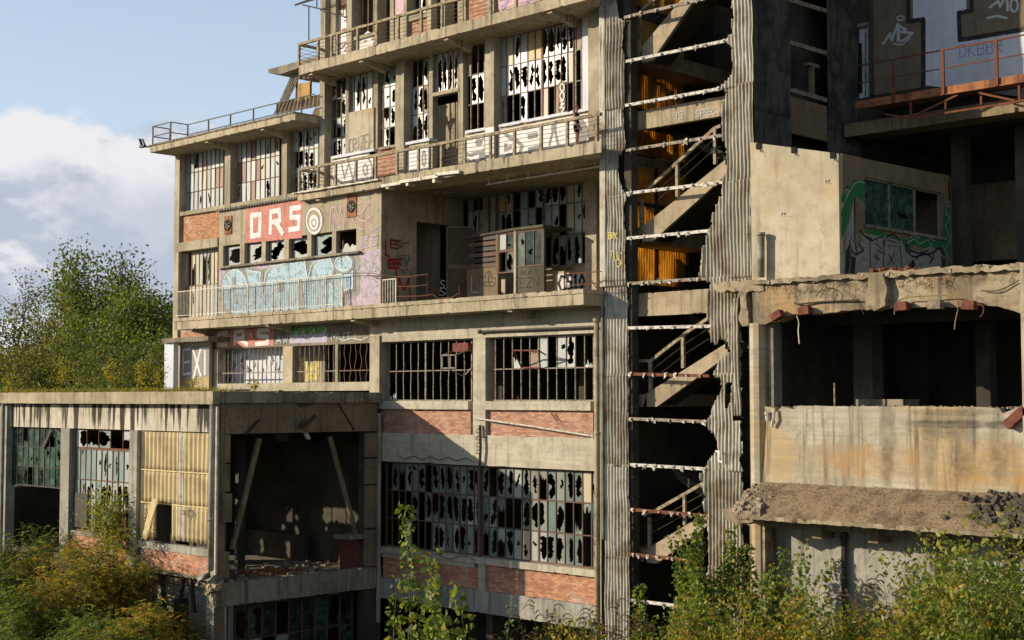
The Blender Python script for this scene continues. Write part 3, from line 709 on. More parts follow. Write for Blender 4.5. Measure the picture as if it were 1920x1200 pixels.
# --- graffiti block on the balcony
BF = 40.9; BX0, BX1 = FX(410, BF, 500), FX(714.5, BF, 500); BZ1 = 23.5
zoT = lambda x: FZ(x, 461.5+(x-418.5)*(-32/249), BF)
zo1 = FZ(450, 457, BF); zo0 = FZ(450, 497, BF); zled = zo0-.12
blk_edges = [410, 418.5,450, 458,490.5, 498,532.5, 541.5,576, 583.5,622.5, 630,668, 714.5]
part(MB().box(BX0, BX1, BF, BF+.25, zo1, BZ1), 'block_wall', C_BLOCK)
part(MB().box(BX0, BX1, BF, BF+.25, ZM1, zo0), 'block_wall', C_BLOCK)
for a, b in zip(blk_edges[0::2], blk_edges[1::2]):
    part(MB().box(FX(a, BF, 460), FX(b, BF, 460), BF, BF+.25, zo0, zo1), 'block_pier', C_BLOCK)
rg = random.Random(4)
for i, (a, b) in enumerate(zip(blk_edges[1:-1:2], blk_edges[2:-1:2])):
    xa, xb = FX(a, BF, 460), FX(b, BF, 460)
    w = MB().box(xa, xb, BF+.2, BF+.24, zo0, zo0+.05).box(xa, xb, BF+.2, BF+.24, zo1-.05, zo1).box(xa, xa+.05, BF+.201, BF+.241, zo0, zo1).build('window', M_BARD, fac)
    pane_obj(xa+.05, xb-.02, zo0+.05, zo1-.05, BF+.22, (2,2,2,2,2,3)[i], PANES[(1,0,1,1,4,1)[i]], w, rg)
part(MB().rough(BX0+.1, FX(672, BF-.18, 475), BF-.2, BF+.1, zo0-.09, zo0+.01, j=.03, bite=.04, seed=3), 'ledge', C_DIRTY)
part(MB().box(BX0, BX1, BF+.3, 46.2, BZ1-.15, BZ1-.02), 'block_roof', C_DIRTY)
part(MB().box(BX0, BX0+.2, BF+.25, F, ZM1, BZ1-.15), 'block_side', C_BLOCK)
# corrugated eave and flashing
corrug((BX0-.1, BF-.12, 0), (1,0,0), BX1-BX0+.2, BZ1-.01, BZ1+.13, .23, .05, M_SHEET, fac, 'eave_sheet', dz=.07, wob=.01)
part(MB().rough(FX(555, 40.6, 370), FX(716, 40.6, 350), 40.35, 41.5, BZ1+.16, BZ1+.22, j=.03, bite=.05, seed=8), 'flashing_sheet', M_ZINC)
# shaded return wall with its doorway, facing the recess
SX = BX1
yd0, yd1 = FY(781, SX, 430), FY(838, SX, 430); zdt = SZ(800, 417, SX); ye = 45.95
part(MB().box(SX-.25, SX, BF+.25, yd0, ZM1, BZ1-.15), 'return_wall', C_BLOCK)
part(MB().box(SX-.25, SX, yd0, ye, zdt, BZ1+.5), 'return_wall', C_BLOCK); part(MB().box(SX-.25, SX, BF+.25, yd0, BZ1-.15, BZ1+.02), 'return_wall', C_BLOCK)
part(MB().box(SX-.25, SX, yd1+.9, ye, ZM1, zdt), 'return_wall', C_BLOCK)
fl = MB(); 
prev = None
for i in range(9):                                     # sagging torn roof sheet along the return wall
    y = BF-.25+(ye-BF+.3)*i/8; z = BZ1+.1+i*.085+(.05 if i % 3 == 1 else 0)
    if prev: fl.obox(prev, (SX+.06, y, z), .5, .06)
    prev = (SX+.06, y, z)
fl = MB()
for (a, b), (c_, d_) in (((716,349),(752,343)), ((750,341),(792,335)), ((790,335),(822,330)), ((818,327),(862,322))):
    fl.obox(at(a, b, Y=40.4), at(c_, d_, Y=40.4), .1, .13)
part(fl, 'flashing_sheet', M_ZINC)
for px_, py_ in ((733, 347), (770, 341), (820, 335)):
    p = at(px_, py_+3, Y=40.6); part(MB().box(p.x-.1, p.x+.06, p.y-.2, p.y+.2, p.z-.12, p.z+.06), 'joist_end', M_ZINC)
# steel door standing open
dp = at(838, 520, X=SX+.05); dd = Vector((.55, .83, 0)).normalized(); dw = 1.25
door = MB().obox((dp.x, dp.y, (ZM1+zdt)/2), (dp.x+dd.x*dw, dp.y+dd.y*dw, (ZM1+zdt)/2), .05, zdt-ZM1-.1)
door = part(door, 'steel_door', C_BR); nrm_ = Vector((dd.y, -dd.x, 0))*.05
for zq0, zq1, flip in ((ZM1+.1, (ZM1+zdt)/2-.05, 0), ((ZM1+zdt)/2+.05, zdt-.1, 0)):
    a = Vector((dp.x, dp.y, 0))+nrm_; e = a+dd*dw
    mb = MB(); mb.obox((a.x, a.y, zq0), (e.x, e.y, zq1), .06, .05); mb.obox((a.x, a.y, zq0), (e.x, e.y, zq0), .06, .06); mb.obox((a.x, a.y, zq1), (e.x, e.y, zq1), .06, .06)
    mb.obox((a.x, a.y, zq0), (a.x, a.y, zq1), .06, .06); mb.obox((e.x, e.y, zq0), (e.x, e.y, zq1), .06, .06)
    mb.obox((a.x, a.y, zq0), (e.x, e.y, zq1), .06, .05); mb.build('door_brace', C_FRAME, door)
# inside of the doorway: sunlit streaky partition
part(MB().box(SX-2.6, SX-.9, 45.2, 45.3, ZM1, zdt+.5), 'inner_partition', C_BLOCK)
part(MB().box(SX-3.5, SX-3.4, 41.5, 46, ZM1, BZ1-.2), 'inner_partition', C_DARK)

# --- recessed window wall behind the balcony
RY = 46.0; rx = lambda p, y=430: FX(p, RY, y)
zr1 = FZ(1020, 330, RY); zr0 = FZ(1020, 503, RY)
part(MB().box(SX-.3, XT-.02, RY-.1, RY+.4, zr1, Z20+.1), 'lintel', C_BEAM)
part(MB().box(SX, XT, F+.3, RY, Z20+.02, Z21-.02), 'soffit_slab', C_DIRTY)
wr = {(0,3-1): (0,5), (1,2): (1,2), (2,2): (5,0), (3,2): (1,4), (4,2): (5,0), (5,2): (2,0), (0,1): (2,4), (1,1): (2,0), (2,1): (5,0), (3,1): (0,1), (4,1): (1,4), (5,1): (5,0)}
window(fac, rx(935), rx(1019), zr0, zr1, RY, 6, 3, [2,2,1,0,2], [1,1,3,1,2], seed=31, fixed=wr, mat=M_BAR)
wr2 = {(0,2): (2,6), (1,2): (2,6), (2,2): (2,1), (3,2): (0,2), (4,2): (2,6), (5,2): (0,2), (0,1): (0,4), (1,1): (1,0), (2,1): (5,0), (3,1): (0,2), (4,1): (1,0), (5,1): (1,4), (0,0): (5,0), (1,0): (2,4), (2,0): (3,0), (3,0): (2,4), (4,0): (2,4), (5,0): (5,0)}
window(fac, rx(1021), rx(1106), zr0, zr1, RY, 6, 3, [3,2,1,0,2,0,3], [1,1,3,1,2], seed=32, fixed=wr2, mat=M_BAR)
window(fac, rx(878), rx(908), rx and FZ(890, 442, RY), zr1, RY, 3, 2, [2,3,0,0,3], [2,3,2,0,0], seed=33, fixed={(2,1): (5,0), (1,1): (5, 0)})
part(MB().box(rx(908), rx(918), RY-.1, RY+.3, ZM1, zr1), 'recess_post', C_FRAME); part(MB().box(rx(924), rx(933), RY-.15, RY+.3, ZM1, zr1), 'recess_post', C_FRAME)
part(MB().box(rx(875), XT, RY+.02, RY+.3, zr0-.12, zr0), 'sill', C_FRAME)
part(MB().box(rx(875), XT, RY+.05, RY+.3, ZM1, zr0-.12), 'recess_wall', C_BOX)
part(MB().box(rx(1107), rx(1128), RY-.35, RY+.3, ZM1, zr1), 'pier', C_LIT)
# small kiosk in the recess
KY = 44.2; kx = lambda p: FX(p, KY, 500); zk1 = FZ(900, 442, KY)
kio = MB().box(kx(876), kx(932), KY, KY+.1, ZM1, FZ(900, 503, KY))
part(kio, 'kiosk_panel', C_PANEL)
sl0 = FZ(900, 503, KY); nsl = 6
for i in range(nsl):                                   # rusty roller slats
    z = sl0+(zk1-sl0)*i/nsl; part(MB().box(kx(879), kx(930), KY-.02, KY+.05, z+.02, z+(zk1-sl0)/nsl-.05), 'slat', M_STEEL if i % 2 else M_BARD)
part(MB().box(kx(931), kx(935), KY-.05, KY+.12, ZM1, zk1+.1), 'kiosk_post', C_PANEL); part(MB().box(kx(965), kx(969), KY-.06, KY+.12, ZM1, zk1+.15), 'kiosk_post', C_LIT)
window(fac, kx(935), kx(965), FZ(950, 470, KY), zk1, KY, 2, 1, [1,1], [1,3,2,0,0], seed=34, panes=[PANES[4], M_DGLASS], mat=M_BARD)
window(fac, kx(935), kx(965), FZ(950, 512, KY), FZ(950, 470, KY), KY, 2, 1, [1,1], [2,1,1,0,1], seed=35, panes=[M_GGLASS, M_DGLASS], mat=M_BARD)
window(fac, kx(969), kx(1018), FZ(990, 500, KY), zk1, KY, 3, 1, [3,1], [3,1,0,0,0], seed=36, panes=[M_DGLASS, M_GGLASS], mat=M_BARD)
part(MB().box(kx(969), kx(1020), KY, KY+.1, ZM1, FZ(990, 500, KY)), 'kiosk_panel', C_KIOSK)
part(MB().box(kx(1018), kx(1021), KY-.03, KY+.1, ZM1, zk1), 'kiosk_post', C_KIOSK)
part(MB().prismY([(kx(873), zk1), (kx(968), zk1+.16), (kx(1022), zk1+.16), (kx(1022), zk1+.04), (kx(968), zk1+.04), (kx(873), zk1-.08)], KY-.12, RY-.05), 'kiosk_roof', C_KIOSK)
# pipe slung under the soffit on droppers
py = 41.6; pa, pb = at(913, 346, Y=py), at(1126, 312, Y=py)
mb = MB().tube([pa, pb], .035, 6)
for px_ in (917, 954, 994, 1034, 1075, 1116):
    t = (px_-913)/213; q = pa.lerp(pb, t); mb.obox(q, (q.x, q.y, Z20+.02), .05, .02)
part(mb, 'hanging_pipe', M_WRAIL)

# --- lower storeys right of the hall
z1h = FZ(900, 634, F+.1); part(MB().box(FX(693, F, 620), XT-.02, F, F+.4, z1h, ZM0), 'beam', C_BAND)
part(MB().rough(FX(716, 41.88, 636), XT-.05, 41.88, F+.02, z1h, z1h+.42, j=.008, seed=11), 'beam', C_BAND)
zq = (13.92, 13.56, 12.49, 11.21)
pr = FX(716, F, 800); pj = FX(1118, F, 800)
part(MB().box(FX(693, 41.8, 700), FX(711, 41.8, 700), 41.8, 42.45, 13.8, z1h+.3), 'pier', C_LIT)
part(MB().box(FX(887, 41.9, 700), FX(910, 41.9, 700), 41.9, 42.45, 12.4, z1h), 'pier', C_BAND)
for a, b, sd_, hv in ((717, 886, 41, 6), (914, 1115, 42, 6)):
    xa, xb = FX(a, WY-.2, 700), FX(b, WY-.2, 700); n = 12
    if a == 717: fxd = {(i, j): (5, 0) for i in range(n) for j in range(2)}; fxd[(1,0)] = (3, 1); fxd[(0,1)] = (5,0)
    else:
        fxd = {(i, j): (5, 0) for i in range(n) for j in range(2)}; fxd.update({(6,1): (0,1), (8,1): (1,1), (9,1): (2,1), (11,1): (3,4), (3,1): (3,6), (5,1): (3,3)})
    window(fac, xa, xb, zq[0], z1h, WY-.2, n, 2, [2,2,0,0,2], [0,0,0,0,1], seed=sd_, heavy=(hv,), fixed=fxd, bar=.036, mat=M_BAR, bent=.02 if a == 717 else 0, rowz=[0,.5,1])
    part(MB().rough(xa-.03, xb+.03, 41.88, 42.4, zq[1], zq[0], j=.012, bite=.03, seed=a), 'sill', C_BAND)
    bricks(fac, xa, xb, zq[2], zq[1], 42.08, M_BRICK, .3, a)
part(MB().rough(pr, pj, 41.97, 42.4, zq[3], zq[2], j=.012, bite=.04, seg=.5, seed=15), 'beam', C_BAND)
# hopper flaps hanging out of the bars
for fxp, m1 in ((857, M_REDOX),):
    q = at(fxp, 655, Y=41.7); part(MB().box(q.x-.5, q.x+.45, 41.9, 42.1, q.z-.1, q.z+.28), 'tin_box', M_REDOX)
    part(MB().obox((q.x-.6, 41.4, q.z-.8), (q.x+.25, 41.4, q.z-.8), .05, .05).obox((q.x-.6, 41.4, q.z-.25), (q.x+.25, 41.4, q.z-.25), .05, .05).obox((q.x-.6, 41.4, q.z-.8), (q.x-.6, 41.4, q.z-.25), .05, .05).obox((q.x+.25, 41.4, q.z-.8), (q.x+.25, 41.4, q.z-.25), .05, .05).obox((q.x-.1, 41.4, q.z-.8), (q.x-.1, 41.4, q.z-.25), .05, .05)
         .obox((q.x-.6, 41.4, q.z-.25), (q.x-.4, 42.1, q.z), .05, .05).obox((q.x+.25, 41.4, q.z-.25), (q.x+.4, 42.1, q.z), .05, .05).obox((q.x-.3,41.5,q.z-.85),(q.x,42.1,q.z-1.15),.04,.04).obox((q.x+.6,42.1,q.z-.7),(q.x,42.1,q.z-1.15),.04,.04), 'window_flap', M_BAR)
q0 = [at(963, 657, Y=41.3), at(1010, 657, Y=41.3), at(1013, 690, Y=42.1), at(978, 689, Y=42.1)]
mb = MB(); [mb.obox(q0[i], q0[(i+1) % 4], .055, .055) for i in range(4)]; mb.obox(q0[1], at(1024, 666, Y=42.1), .04, .04)
part(mb, 'window_flap', M_REDOX)
# lower big windows
xa, xb = pr, pj; z2h, z2s = zq[3]-.03, FZ(900, 1042, WY)
xm = FX(903, WY-.1, 960)
fd = {(2,0): (5,2), (i_, 0) if False else (3,0): (0,2)}
fd.update({(0,j): (5,0) for j in range(3)}); fd.update({(1,j): (5,0) for j in range(2)}); fd.update({(4,0):(5,0),(5,0):(5,0),(6,0):(5,0),(2,1):(5,0),(3,1):(5,0)})
TG = [3, 3, .08, 1.6]
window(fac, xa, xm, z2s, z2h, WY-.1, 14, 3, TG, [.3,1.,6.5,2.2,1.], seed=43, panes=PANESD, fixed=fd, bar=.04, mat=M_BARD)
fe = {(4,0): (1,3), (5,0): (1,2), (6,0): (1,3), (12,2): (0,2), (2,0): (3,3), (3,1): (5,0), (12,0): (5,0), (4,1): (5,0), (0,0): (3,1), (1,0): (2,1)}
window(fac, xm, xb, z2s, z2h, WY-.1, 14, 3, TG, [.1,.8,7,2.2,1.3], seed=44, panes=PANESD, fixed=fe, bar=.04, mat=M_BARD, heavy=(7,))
part(MB().box(xm-.07, xm+.07, 42.1, 42.36, z2s, z2h), 'steel_mullion', M_BARD)
zsl = FZ(860, 1053, 41.9); zk0 = FZ(860, 1101, F); zbb = FZ(860, 1143, 41.9)
part(MB().rough(xa, xb, 41.9, 42.4, zsl, z2s, j=.015, bite=.03, seed=21), 'sill', C_BAND)
part(MB().rough(xa, xm-.2, 42.02, 42.4, zsl-.2, zsl, j=.01), 'sill', C_BAND)
bricks(fac, xa, FX(897, 42.1, 1085), zk0, zsl-.2, 42.1, M_BRICKO, .3, 51, tint=(1,.95,.95)); bricks(fac, FX(909, 42.1, 1085), xb, zk0, zsl, 42.1, M_BRICKO, .3, 52)
part(MB().box(FX(897, 41.95, 1085), FX(909, 41.95, 1085), 41.95, 42.4, zk0, zsl), 'pier', C_BAND)
part(MB().rough(xa-.2, XT, 41.92, 42.45, zbb, zk0, j=.02, bite=.05, seed=23), 'beam', C_LOW)
part(MB().box(FX(1118, 41.9, 900), XT-.02, 41.9, 42.45, 3, z1h), 'pier', C_LIT)
for x in (-49.3, -43, -37): part(MB().box(x, x+.4, 42.3, 42.7, .5, zbb+.02), 'foundation_column', C_DARK)
part(MB().box(XJ, XT+8, 46, 46.2, .5, 5.2), 'foundation_wall', C_DARK)
# drainpipe at the stair shaft and fallen pipe across the brickwork
dpx = FX(1121, 41.65, 800)
part(MB().tube([(dpx, 41.6, 3), (dpx, 41.6, FZ(1121, 600, 41.6))], .11, 10).tube([(dpx, 41.6, FZ(1121, 604, 41.6)), (dpx, 41.6, FZ(1121, 597, 41.6))], .15, 10).tube([(dpx, 41.6, FZ(1121, 815, 41.6)), (dpx, 41.6, FZ(1121, 811, 41.6))], .14, 10), 'drainpipe', M_PIPEC, smooth=True)
part(MB().tube([(dpx+.28, 41.6, FZ(1121, 1010, 41.6)), (dpx+.28, 41.6, ZM0)], .05, 8), 'thin_pipe', M_PIPE)
part(MB().tube([at(900, 622, Y=41.75), at(1116, 613, Y=41.75)], .055, 8).tube([at(898, 622, Y=41.75), at(902, 622, Y=41.75)], .09, 8), 'pipe', M_STEEL)
part(MB().tube([at(889, 784, Y=41.8), at(1000, 800, Y=41.8), at(1112, 818, Y=41.8)], .035, 6).tube([at(1112, 814, Y=41.8), at(1112, 823, Y=41.8)], .05, 6), 'pipe', M_WRAIL)
part(MB().tube([at(1033, 775, Y=41.95), at(1045, 789, Y=41.95)], .025, 5), 'pipe', M_RUST)
mb = MB().tube([at(900, 797, Y=41.8), at(901, 840, Y=41.78), at(899, 878, Y=41.8)], .06, 6)
for yy in (803, 816, 829, 842): mb.tube([at(901, yy, Y=41.75), at(894, yy+2, Y=41.7), at(893, yy+8, Y=41.7), at(898, yy+9, Y=41.75)], .022, 5)
part(mb, 'bracket_pole', M_STEEL)
cb = []
for i in range(25): cb.append(at(750+i*5.7, 857+3*math.sin(i*1.1)+i*.22, Y=41.85+.03*math.sin(i)))
part(MB().tube(cb, .018, 5), 'loose_cable', M_STEEL)
cb = [at(770+i*6.2, 1038+4*math.sin(i*.7)+i*.5, Y=41.8) for i in range(20)]; part(MB().tube(cb, .02, 5), 'loose_cable', M_WOOD)

# --- storey over the hall roof: barred openings and porch
LZ = 14.8; zg0 = FZ(600, 717, F); zg1 = FZ(600, 647, F)
part(MB().box(FX(400, F, 640), FX(693, F, 640), F, F+.35, zg1, ZM0), 'beam', C_DIRTY)
part(MB().box(FX(400, F, 700), FX(712, F, 700), F-.1, F+.35, LZ-.4, zg0), 'sill', C_LIT)
part(MB().box(FX(392, 41.9, 690), FX(408, 41.9, 690), 41.9, 42.4, LZ, zg1), 'pier', C_LIT); part(MB().box(FX(530, 41.9, 690), FX(548, 41.9, 690), 41.9, 42.4, zg0, zg1), 'pier', C_BOX)
def bars(a, b, n, seed, bent=.03, m=M_BAR, mid=.3):
    xa, xb = FX(a, 42.1, 690), FX(b, 42.1, 690); rg = random.Random(seed); mb = MB()
    for i in range(n):
        x = xa+(xb-xa)*(i+.5)/n; pts = [(x+bent*math.sin(k*1.2+i*2+rg.random())*(k not in (0, 9)), 42.1, zg0+(zg1-zg0)*k/9) for k in range(10)]
        mb.tube(pts, .022, 5)
    mb.box(xa, xb, 42.07, 42.13, zg0+(zg1-zg0)*mid-.025, zg0+(zg1-zg0)*mid+.025)
    return part(mb, 'window_bars', m)
bars(409, 529, 15, 1, .02); bars(550, 630, 9, 2, .02); bars(632, 692, 6, 3, .06, M_BARD)
part(MB().box(FX(629, 42.05, 690), FX(634, 42.05, 690), 42.02, 42.2, zg0, zg1), 'post', C_FRAME)
iw = part(MB().box(FX(400, 42.9, 690), FX(535, 42.9, 690), 42.9, 43.0, LZ, ZM0), 'inner_wall', C_WHITE)
iw2 = part(MB().box(FX(552, 43.6, 690), FX(610, 43.6, 690), 43.6, 43.7, LZ, ZM0), 'inner_wall', C_BOX)
# porch at the left corner
part(MB().rough(FX(306, 40.8, 640), FX(393, 40.8, 640), 40.7, 42.1, FZ(330, 642, 40.8), FZ(330, 634, 40.8), j=.03, bite=.05, seed=2), 'porch_roof', C_DIRTY)
zp = FZ(330, 641, 40.8)
part(MB().box(FX(308, 40.9, 680), FX(325, 40.9, 680), 40.9, 41.2, LZ-.3, zp), 'porch_post', C_WHITE)
part(MB().box(FX(334, 41.6, 680), FX(392, 41.6, 680), 41.6, 41.8, LZ-.3, zp), 'porch_wall', C_BOX)
bricks(fac, FX(339, 42, 627), FX(392, 42, 627), zp+.1, ZM0, 42.0, M_BRICK, .2, 61)
# ------------------------------------------------------------------ railings of the main building
def concrete_rail(z0, zt, pxs, yref, x0, x1, nw=5, ret=True):
    y = S+.1
    part(MB().rough(x0, x1, y-.06, y+.07, zt-.12, zt, j=.012, bite=.03, seg=.4, seed=int(zt)), 'top_rail', M_RAIL)
    xs = [FX(p, y, yref) for p in pxs]
    for x in xs: part(MB().rough(x-.055, x+.055, y-.05, y+.05, z0, zt-.1, axis='X', j=0) if False else MB().box(x-.055, x+.055, y-.05, y+.05, z0, zt-.1), 'railing_post', M_RAIL)
    mb = MB(); rg = random.Random(int(z0)); allx = [x0]+[x for x in xs if x > x0+.1]+[x1]
    for k in range(nw):
        z = z0+.14+(zt-z0-.3)*k/(nw-.4)
        for a, b in zip(allx, allx[1:]):
            if rg.random() < .08: continue
            s_ = rg.uniform(.0, .03); mb.tube([(a, y, z), ((a+b)/2, y, z-s_), (b, y, z)], .011, 4)
    part(mb, 'railing_wires', M_WIRE)
    if ret:                                            # return along the left end
        part(MB().box(x0, x0+.12, y, F-.05, zt-.12, zt), 'top_rail', M_RAIL)
        m2 = MB()
        for k in range(nw): z = z0+.14+(zt-z0-.3)*k/(nw-.4); m2.tube([(x0+.05, y, z), (x0+.05, F, z)], .011, 4)
        part(m2, 'railing_wires', M_WIRE)
concrete_rail(Z21, 24.89, (562,597,630,668,705,745,785,828,872,920,965,1015,1064,1119), 270, FX(560, S+.1, 315), FX(1127, S+.1, 210))
concrete_rail(Z31, 30.89, (561,597,622,633,671,707,747,790,829,873,920,968), 80, FX(560, S+.1, 80), FX(1127, S+.1, -40))

# pale balustrade of the lower balcony
yb = 40.62; zb_ = ZM1
def zrt(px_): return FZ(px_, 547.5+(px_-330)*(-33.5/312), yb)
pts = [330,378,418,465,512,560,611,642]
for a, b in zip(pts, pts[1:]):
    xa, xb = FX(a, yb, 560), FX(b, yb, 560); zt = (zrt(a)+zrt(b))/2; mb = MB()
    mb.box(xa, xb, yb-.02, yb+.02, zt-.03, zt+.01).box(xa, xb, yb-.015, yb+.015, zb_+.12, zb_+.15)
    n = int((xb-xa)/.135)
    for i in range(1, n): x = xa+(xb-xa)*i/n; mb.box(x-.008, x+.008, yb-.008, yb+.008, zb_+.13, zt-.02)
    mb.box(xb-.025, xb+.025, yb-.025, yb+.025, zb_-.02, zt)
    part(mb, 'railing_panel', M_WRAIL)
part(MB().tube([at(642, 514, Y=yb), at(660, 512, Y=yb), at(700, 512, Y=yb), at(716, 516, Y=yb), at(745, 519, Y=yb)], .016, 5).tube([at(690, 512, Y=yb), at(690, 517, Y=yb), at(712, 518, Y=yb)], .022, 5), 'bent_rail', M_WIRE)
mb = MB(); xa, xb = FX(718, yb, 540), FX(742, yb, 540)
for i in range(6): x = xa+(xb-xa)*i/5; mb.box(x-.014, x+.014, yb-.014, yb+.014, zb_, zb_+1.05)
mb.box(xa, xb+.02, yb-.02, yb+.02, zb_+1.03, zb_+1.07).box(xb-.01, xb+.05, yb-.03, yb+.03, zb_-.02, zb_+1.05); part(mb, 'railing_panel', M_WRAIL)
mb = MB()
for r_ in ([(743,520),(770,518),(802,514)], [(743,537),(775,537),(802,534)], [(743,556),(790,555),(812,552),(822,560),(850,557),(862,548)], [(801,512),(801,560)], [(860,534),(863,560)]):
    mb.tube([at(a, b, Y=yb) for a, b in r_], .02, 5)
part(mb, 'bent_rail', M_RUST)
mb = MB()
for r_ in ([(1062,514),(1100,511),(1128,509)], [(1062,536),(1128,530)], [(1062,514),(1063,548)], [(1100,511),(1122,545)]): mb.tube([at(a, b, Y=yb+.3) for a, b in r_], .022, 5)
part(mb, 'bent_rail', M_RUST)

# dark roof rail on the left block
ry = 40.6; zrr = ZR1+1.1; xr0 = -66.85
x32 = FX(320, ry, 240); yk = None
p352 = at(352, 237, X=x32); yk = p352.y
mb = MB()
pth = [(xr0, yk), (xr0, ry), (x32, ry), (x32, yk), (XC+.1, yk)]
for (a, b), (c, d) in zip(pth, pth[1:]):
    for z in (zrr, ZR1+.55, ZR1+.12): mb.obox((a, b, z), (c, d, z), .045, .045)
part(mb, 'roof_rail', M_STEEL)
for px_ in (391, 432, 475, 519, 565): x = FX(px_, yk, 230); part(MB().box(x-.03, x+.03, yk-.03, yk+.03, ZR1, zrr), 'railing_post', M_STEEL)
for a, b in pth[:4]: part(MB().box(a-.03, a+.03, b-.03, b+.03, ZR1, zrr), 'railing_post', M_STEEL)
part(MB().tube([(-66.8, 40.6, ZR1), (-67.4, 40.5, ZR1+.05), (-67.7, 40.5, ZR1+.5)], .05, 6).box(-67.9, -67.45, 40.4, 40.6, ZR1+.05, ZR1+.16).obox((-67.75, 40.5, ZR1+.1), (-68.0, 40.5, ZR1+.55), .14, .08), 'roof_lamp', M_STEEL)
# frame of a lost awning at the top left corner
mb = MB()
for r_ in ([(553,9),(600,-8)], [(553,10),(566,6),(600,-4)], [(579,12),(579,75)], [(567,9),(612,19)], [(594,-5),(594,13)]): mb.tube([at(a, b, Y=41.2) for a, b in r_], .03, 5)
part(mb, 'awning_frame', M_STEEL)

# leaning conveyor housing on the left block's roof
hy = 43.6
hs = thing('conveyor_housing', 'leaning corrugated conveyor housing with amber panes on the lower roof', 'roof housing', at(515, 214, Y=hy))
def lean_sheet(cs, m, amp=.04, n=70, name='corrugated_sheet'):
    P = [at(a, b, Y=hy) for a, b in cs]; vs = []; fs = []
    for i in range(n+1):
        t = i/n; o_ = Vector((0, amp*math.sin(i*2*math.pi/6), 0)); vs += [P[0].lerp(P[1], t)+o_, P[3].lerp(P[2], t)+o_]
    for i in range(n): fs.append((2*i, 2*i+2, 2*i+3, 2*i+1))
    me = bpy.data.meshes.new(name); me.from_pydata([tuple(v) for v in vs], [], fs); o = link(me, name, m, hs); o.modifiers.new('t', 'SOLIDIFY').thickness = .02
lean_sheet([(512,216),(604,198),(604,176),(524,190)], M_SHEETB); lean_sheet([(524,190),(541,187),(566,138),(545,142)], M_SHEET, n=24)
lean_sheet([(557,190),(580,184),(581,153),(558,157)], M_AMBER, .01, 12, 'amber_panel')
lean_sheet([(566,150),(606,141),(606,132),(566,141)], M_SHEETB, n=30)
q = [at(a, b, Y=hy) for a, b in ((518,133),(610,108),(610,118),(540,142),(518,140))]
MB().prismY([(p.x, p.z) for p in q], hy-.5, hy+2.5).build('housing_roof', C_DIRTY, hs)
q = [at(a, b, Y=hy) for a, b in ((512,216),(604,198),(604,176),(524,190))]; MB().prismY([(p.x, p.z) for p in q], hy+2.3, hy+2.4).build('housing_back', M_SHEETB, hs)
MB().obox(at(582, 185, Y=hy+.1), at(583, 150, Y=hy+.1), .08, .08).obox(at(555, 190, Y=hy+.1), at(557, 152, Y=hy+.1), .08, .08).build('housing_frame', M_STEEL, hs)

# ------------------------------------------------------------------ fans
for px_, py_, s_ in ((427.5, 422, .62), (659.5, 387, .66)):
    p = at(px_, py_, Y=BF-.03); f = part(MB().box(p.x-s_/2, p.x+s_/2, BF-.05, BF+.0, p.z-s_*.75, p.z+s_*.75), 'fan_plate', M_RUSTO)
    ring = [(p.x+.27*math.cos(a), BF-.07, p.z+.27*math.sin(a)) for a in [2*math.pi*i/16 for i in range(17)]]
    n = 16; MB().add([(p.x+.26*math.cos(2*math.pi*i/n), BF-.056, p.z+.26*math.sin(2*math.pi*i/n)) for i in range(n)], [tuple(range(n))]).build('fan_opening', M_BLACK, f)  # flat black disc painted in for the dark of the hole
    MB().tube(ring, .025, 5).build('fan_ring', M_STEEL, f)
    mb = MB()
    for k in range(6):
        a = 2*math.pi*k/6+.3; c, s = math.cos(a), math.sin(a); c2, s2 = math.cos(a+.5), math.sin(a+.5)
        mb.add([(p.x+.03*c, BF-.09, p.z+.03*s), (p.x+.22*c, BF-.11, p.z+.22*s), (p.x+.2*c2, BF-.07, p.z+.2*s2), (p.x+.04*c2, BF-.07, p.z+.04*s2)], [(0,1,2,3)])
    mb.tube([(p.x, BF-.12, p.z), (p.x, BF-.05, p.z)], .05, 8); mb.build('fan_blades', M_BAR, f)

# ------------------------------------------------------------------ GRAFFITI of the main building
p = Paint(Y=BF); p.poly([(462,392),(568,373),(566,446),(461,456)]); p.done(P_RED, fac, 'faded red field behind the white letters ORS')
# ORS in fat pink-white blocks, then ONE in outline
p = Paint(Y=BF, out=.012)
p.stroke([(472,404),(488,402),(487,440),(472,443),(472,404)], .26)
p.stroke([(507,437),(508,397),(524,394),(525,414),(510,417)], .24).stroke([(517,416),(530,437)], .26)
p.stroke([(563,389),(546,391),(546,408),(561,407),(560,428),(543,431)], .25)
p.done(P_WHITE, fac, 'white block letters ORS')
p = Paint(Y=BF, out=.012); p.stroke(arc(589, 414, 14, 23, 0, 360, 20), .12); p.poly(arc(589, 417, 9, 15, 0, 360, 14)); p.done(P_WHITE, fac, 'white ringed letter O')
p = Paint(Y=BF, out=.02); p.stroke(arc(589, 418, 4, 7, 0, 360, 12), .07).stroke(arc(589, 414, 17, 26, 0, 360, 20), .04); p.done(P_SILVER, fac)
p = Paint(Y=BF, out=.012); p.stroke([(618,430),(621,389),(629,388),(636,415),(640,387),(648,385),(645,428)], .05).stroke([(626,430),(627,402),(638,429)], .05)
p.stroke([(697,379),(668,381),(669,390),(660,408),(668,424),(680,430),(694,416),(697,404),(684,415),(673,411),(668,402),(680,399),(688,385)], .05); p.done(P_PINK, fac, 'rose outlines of the letters N and E')
p = Paint(Y=BF, out=.006); p.poly([(619,429),(622,390),(629,389),(637,417),(641,388),(647,386),(644,427),(637,428),(628,404),(627,429)]); p.poly([(697,380),(670,383),(662,408),(669,423),(680,428),(692,414),(674,410),(670,402),(681,398)]); p.done(C_BLOCK, fac)
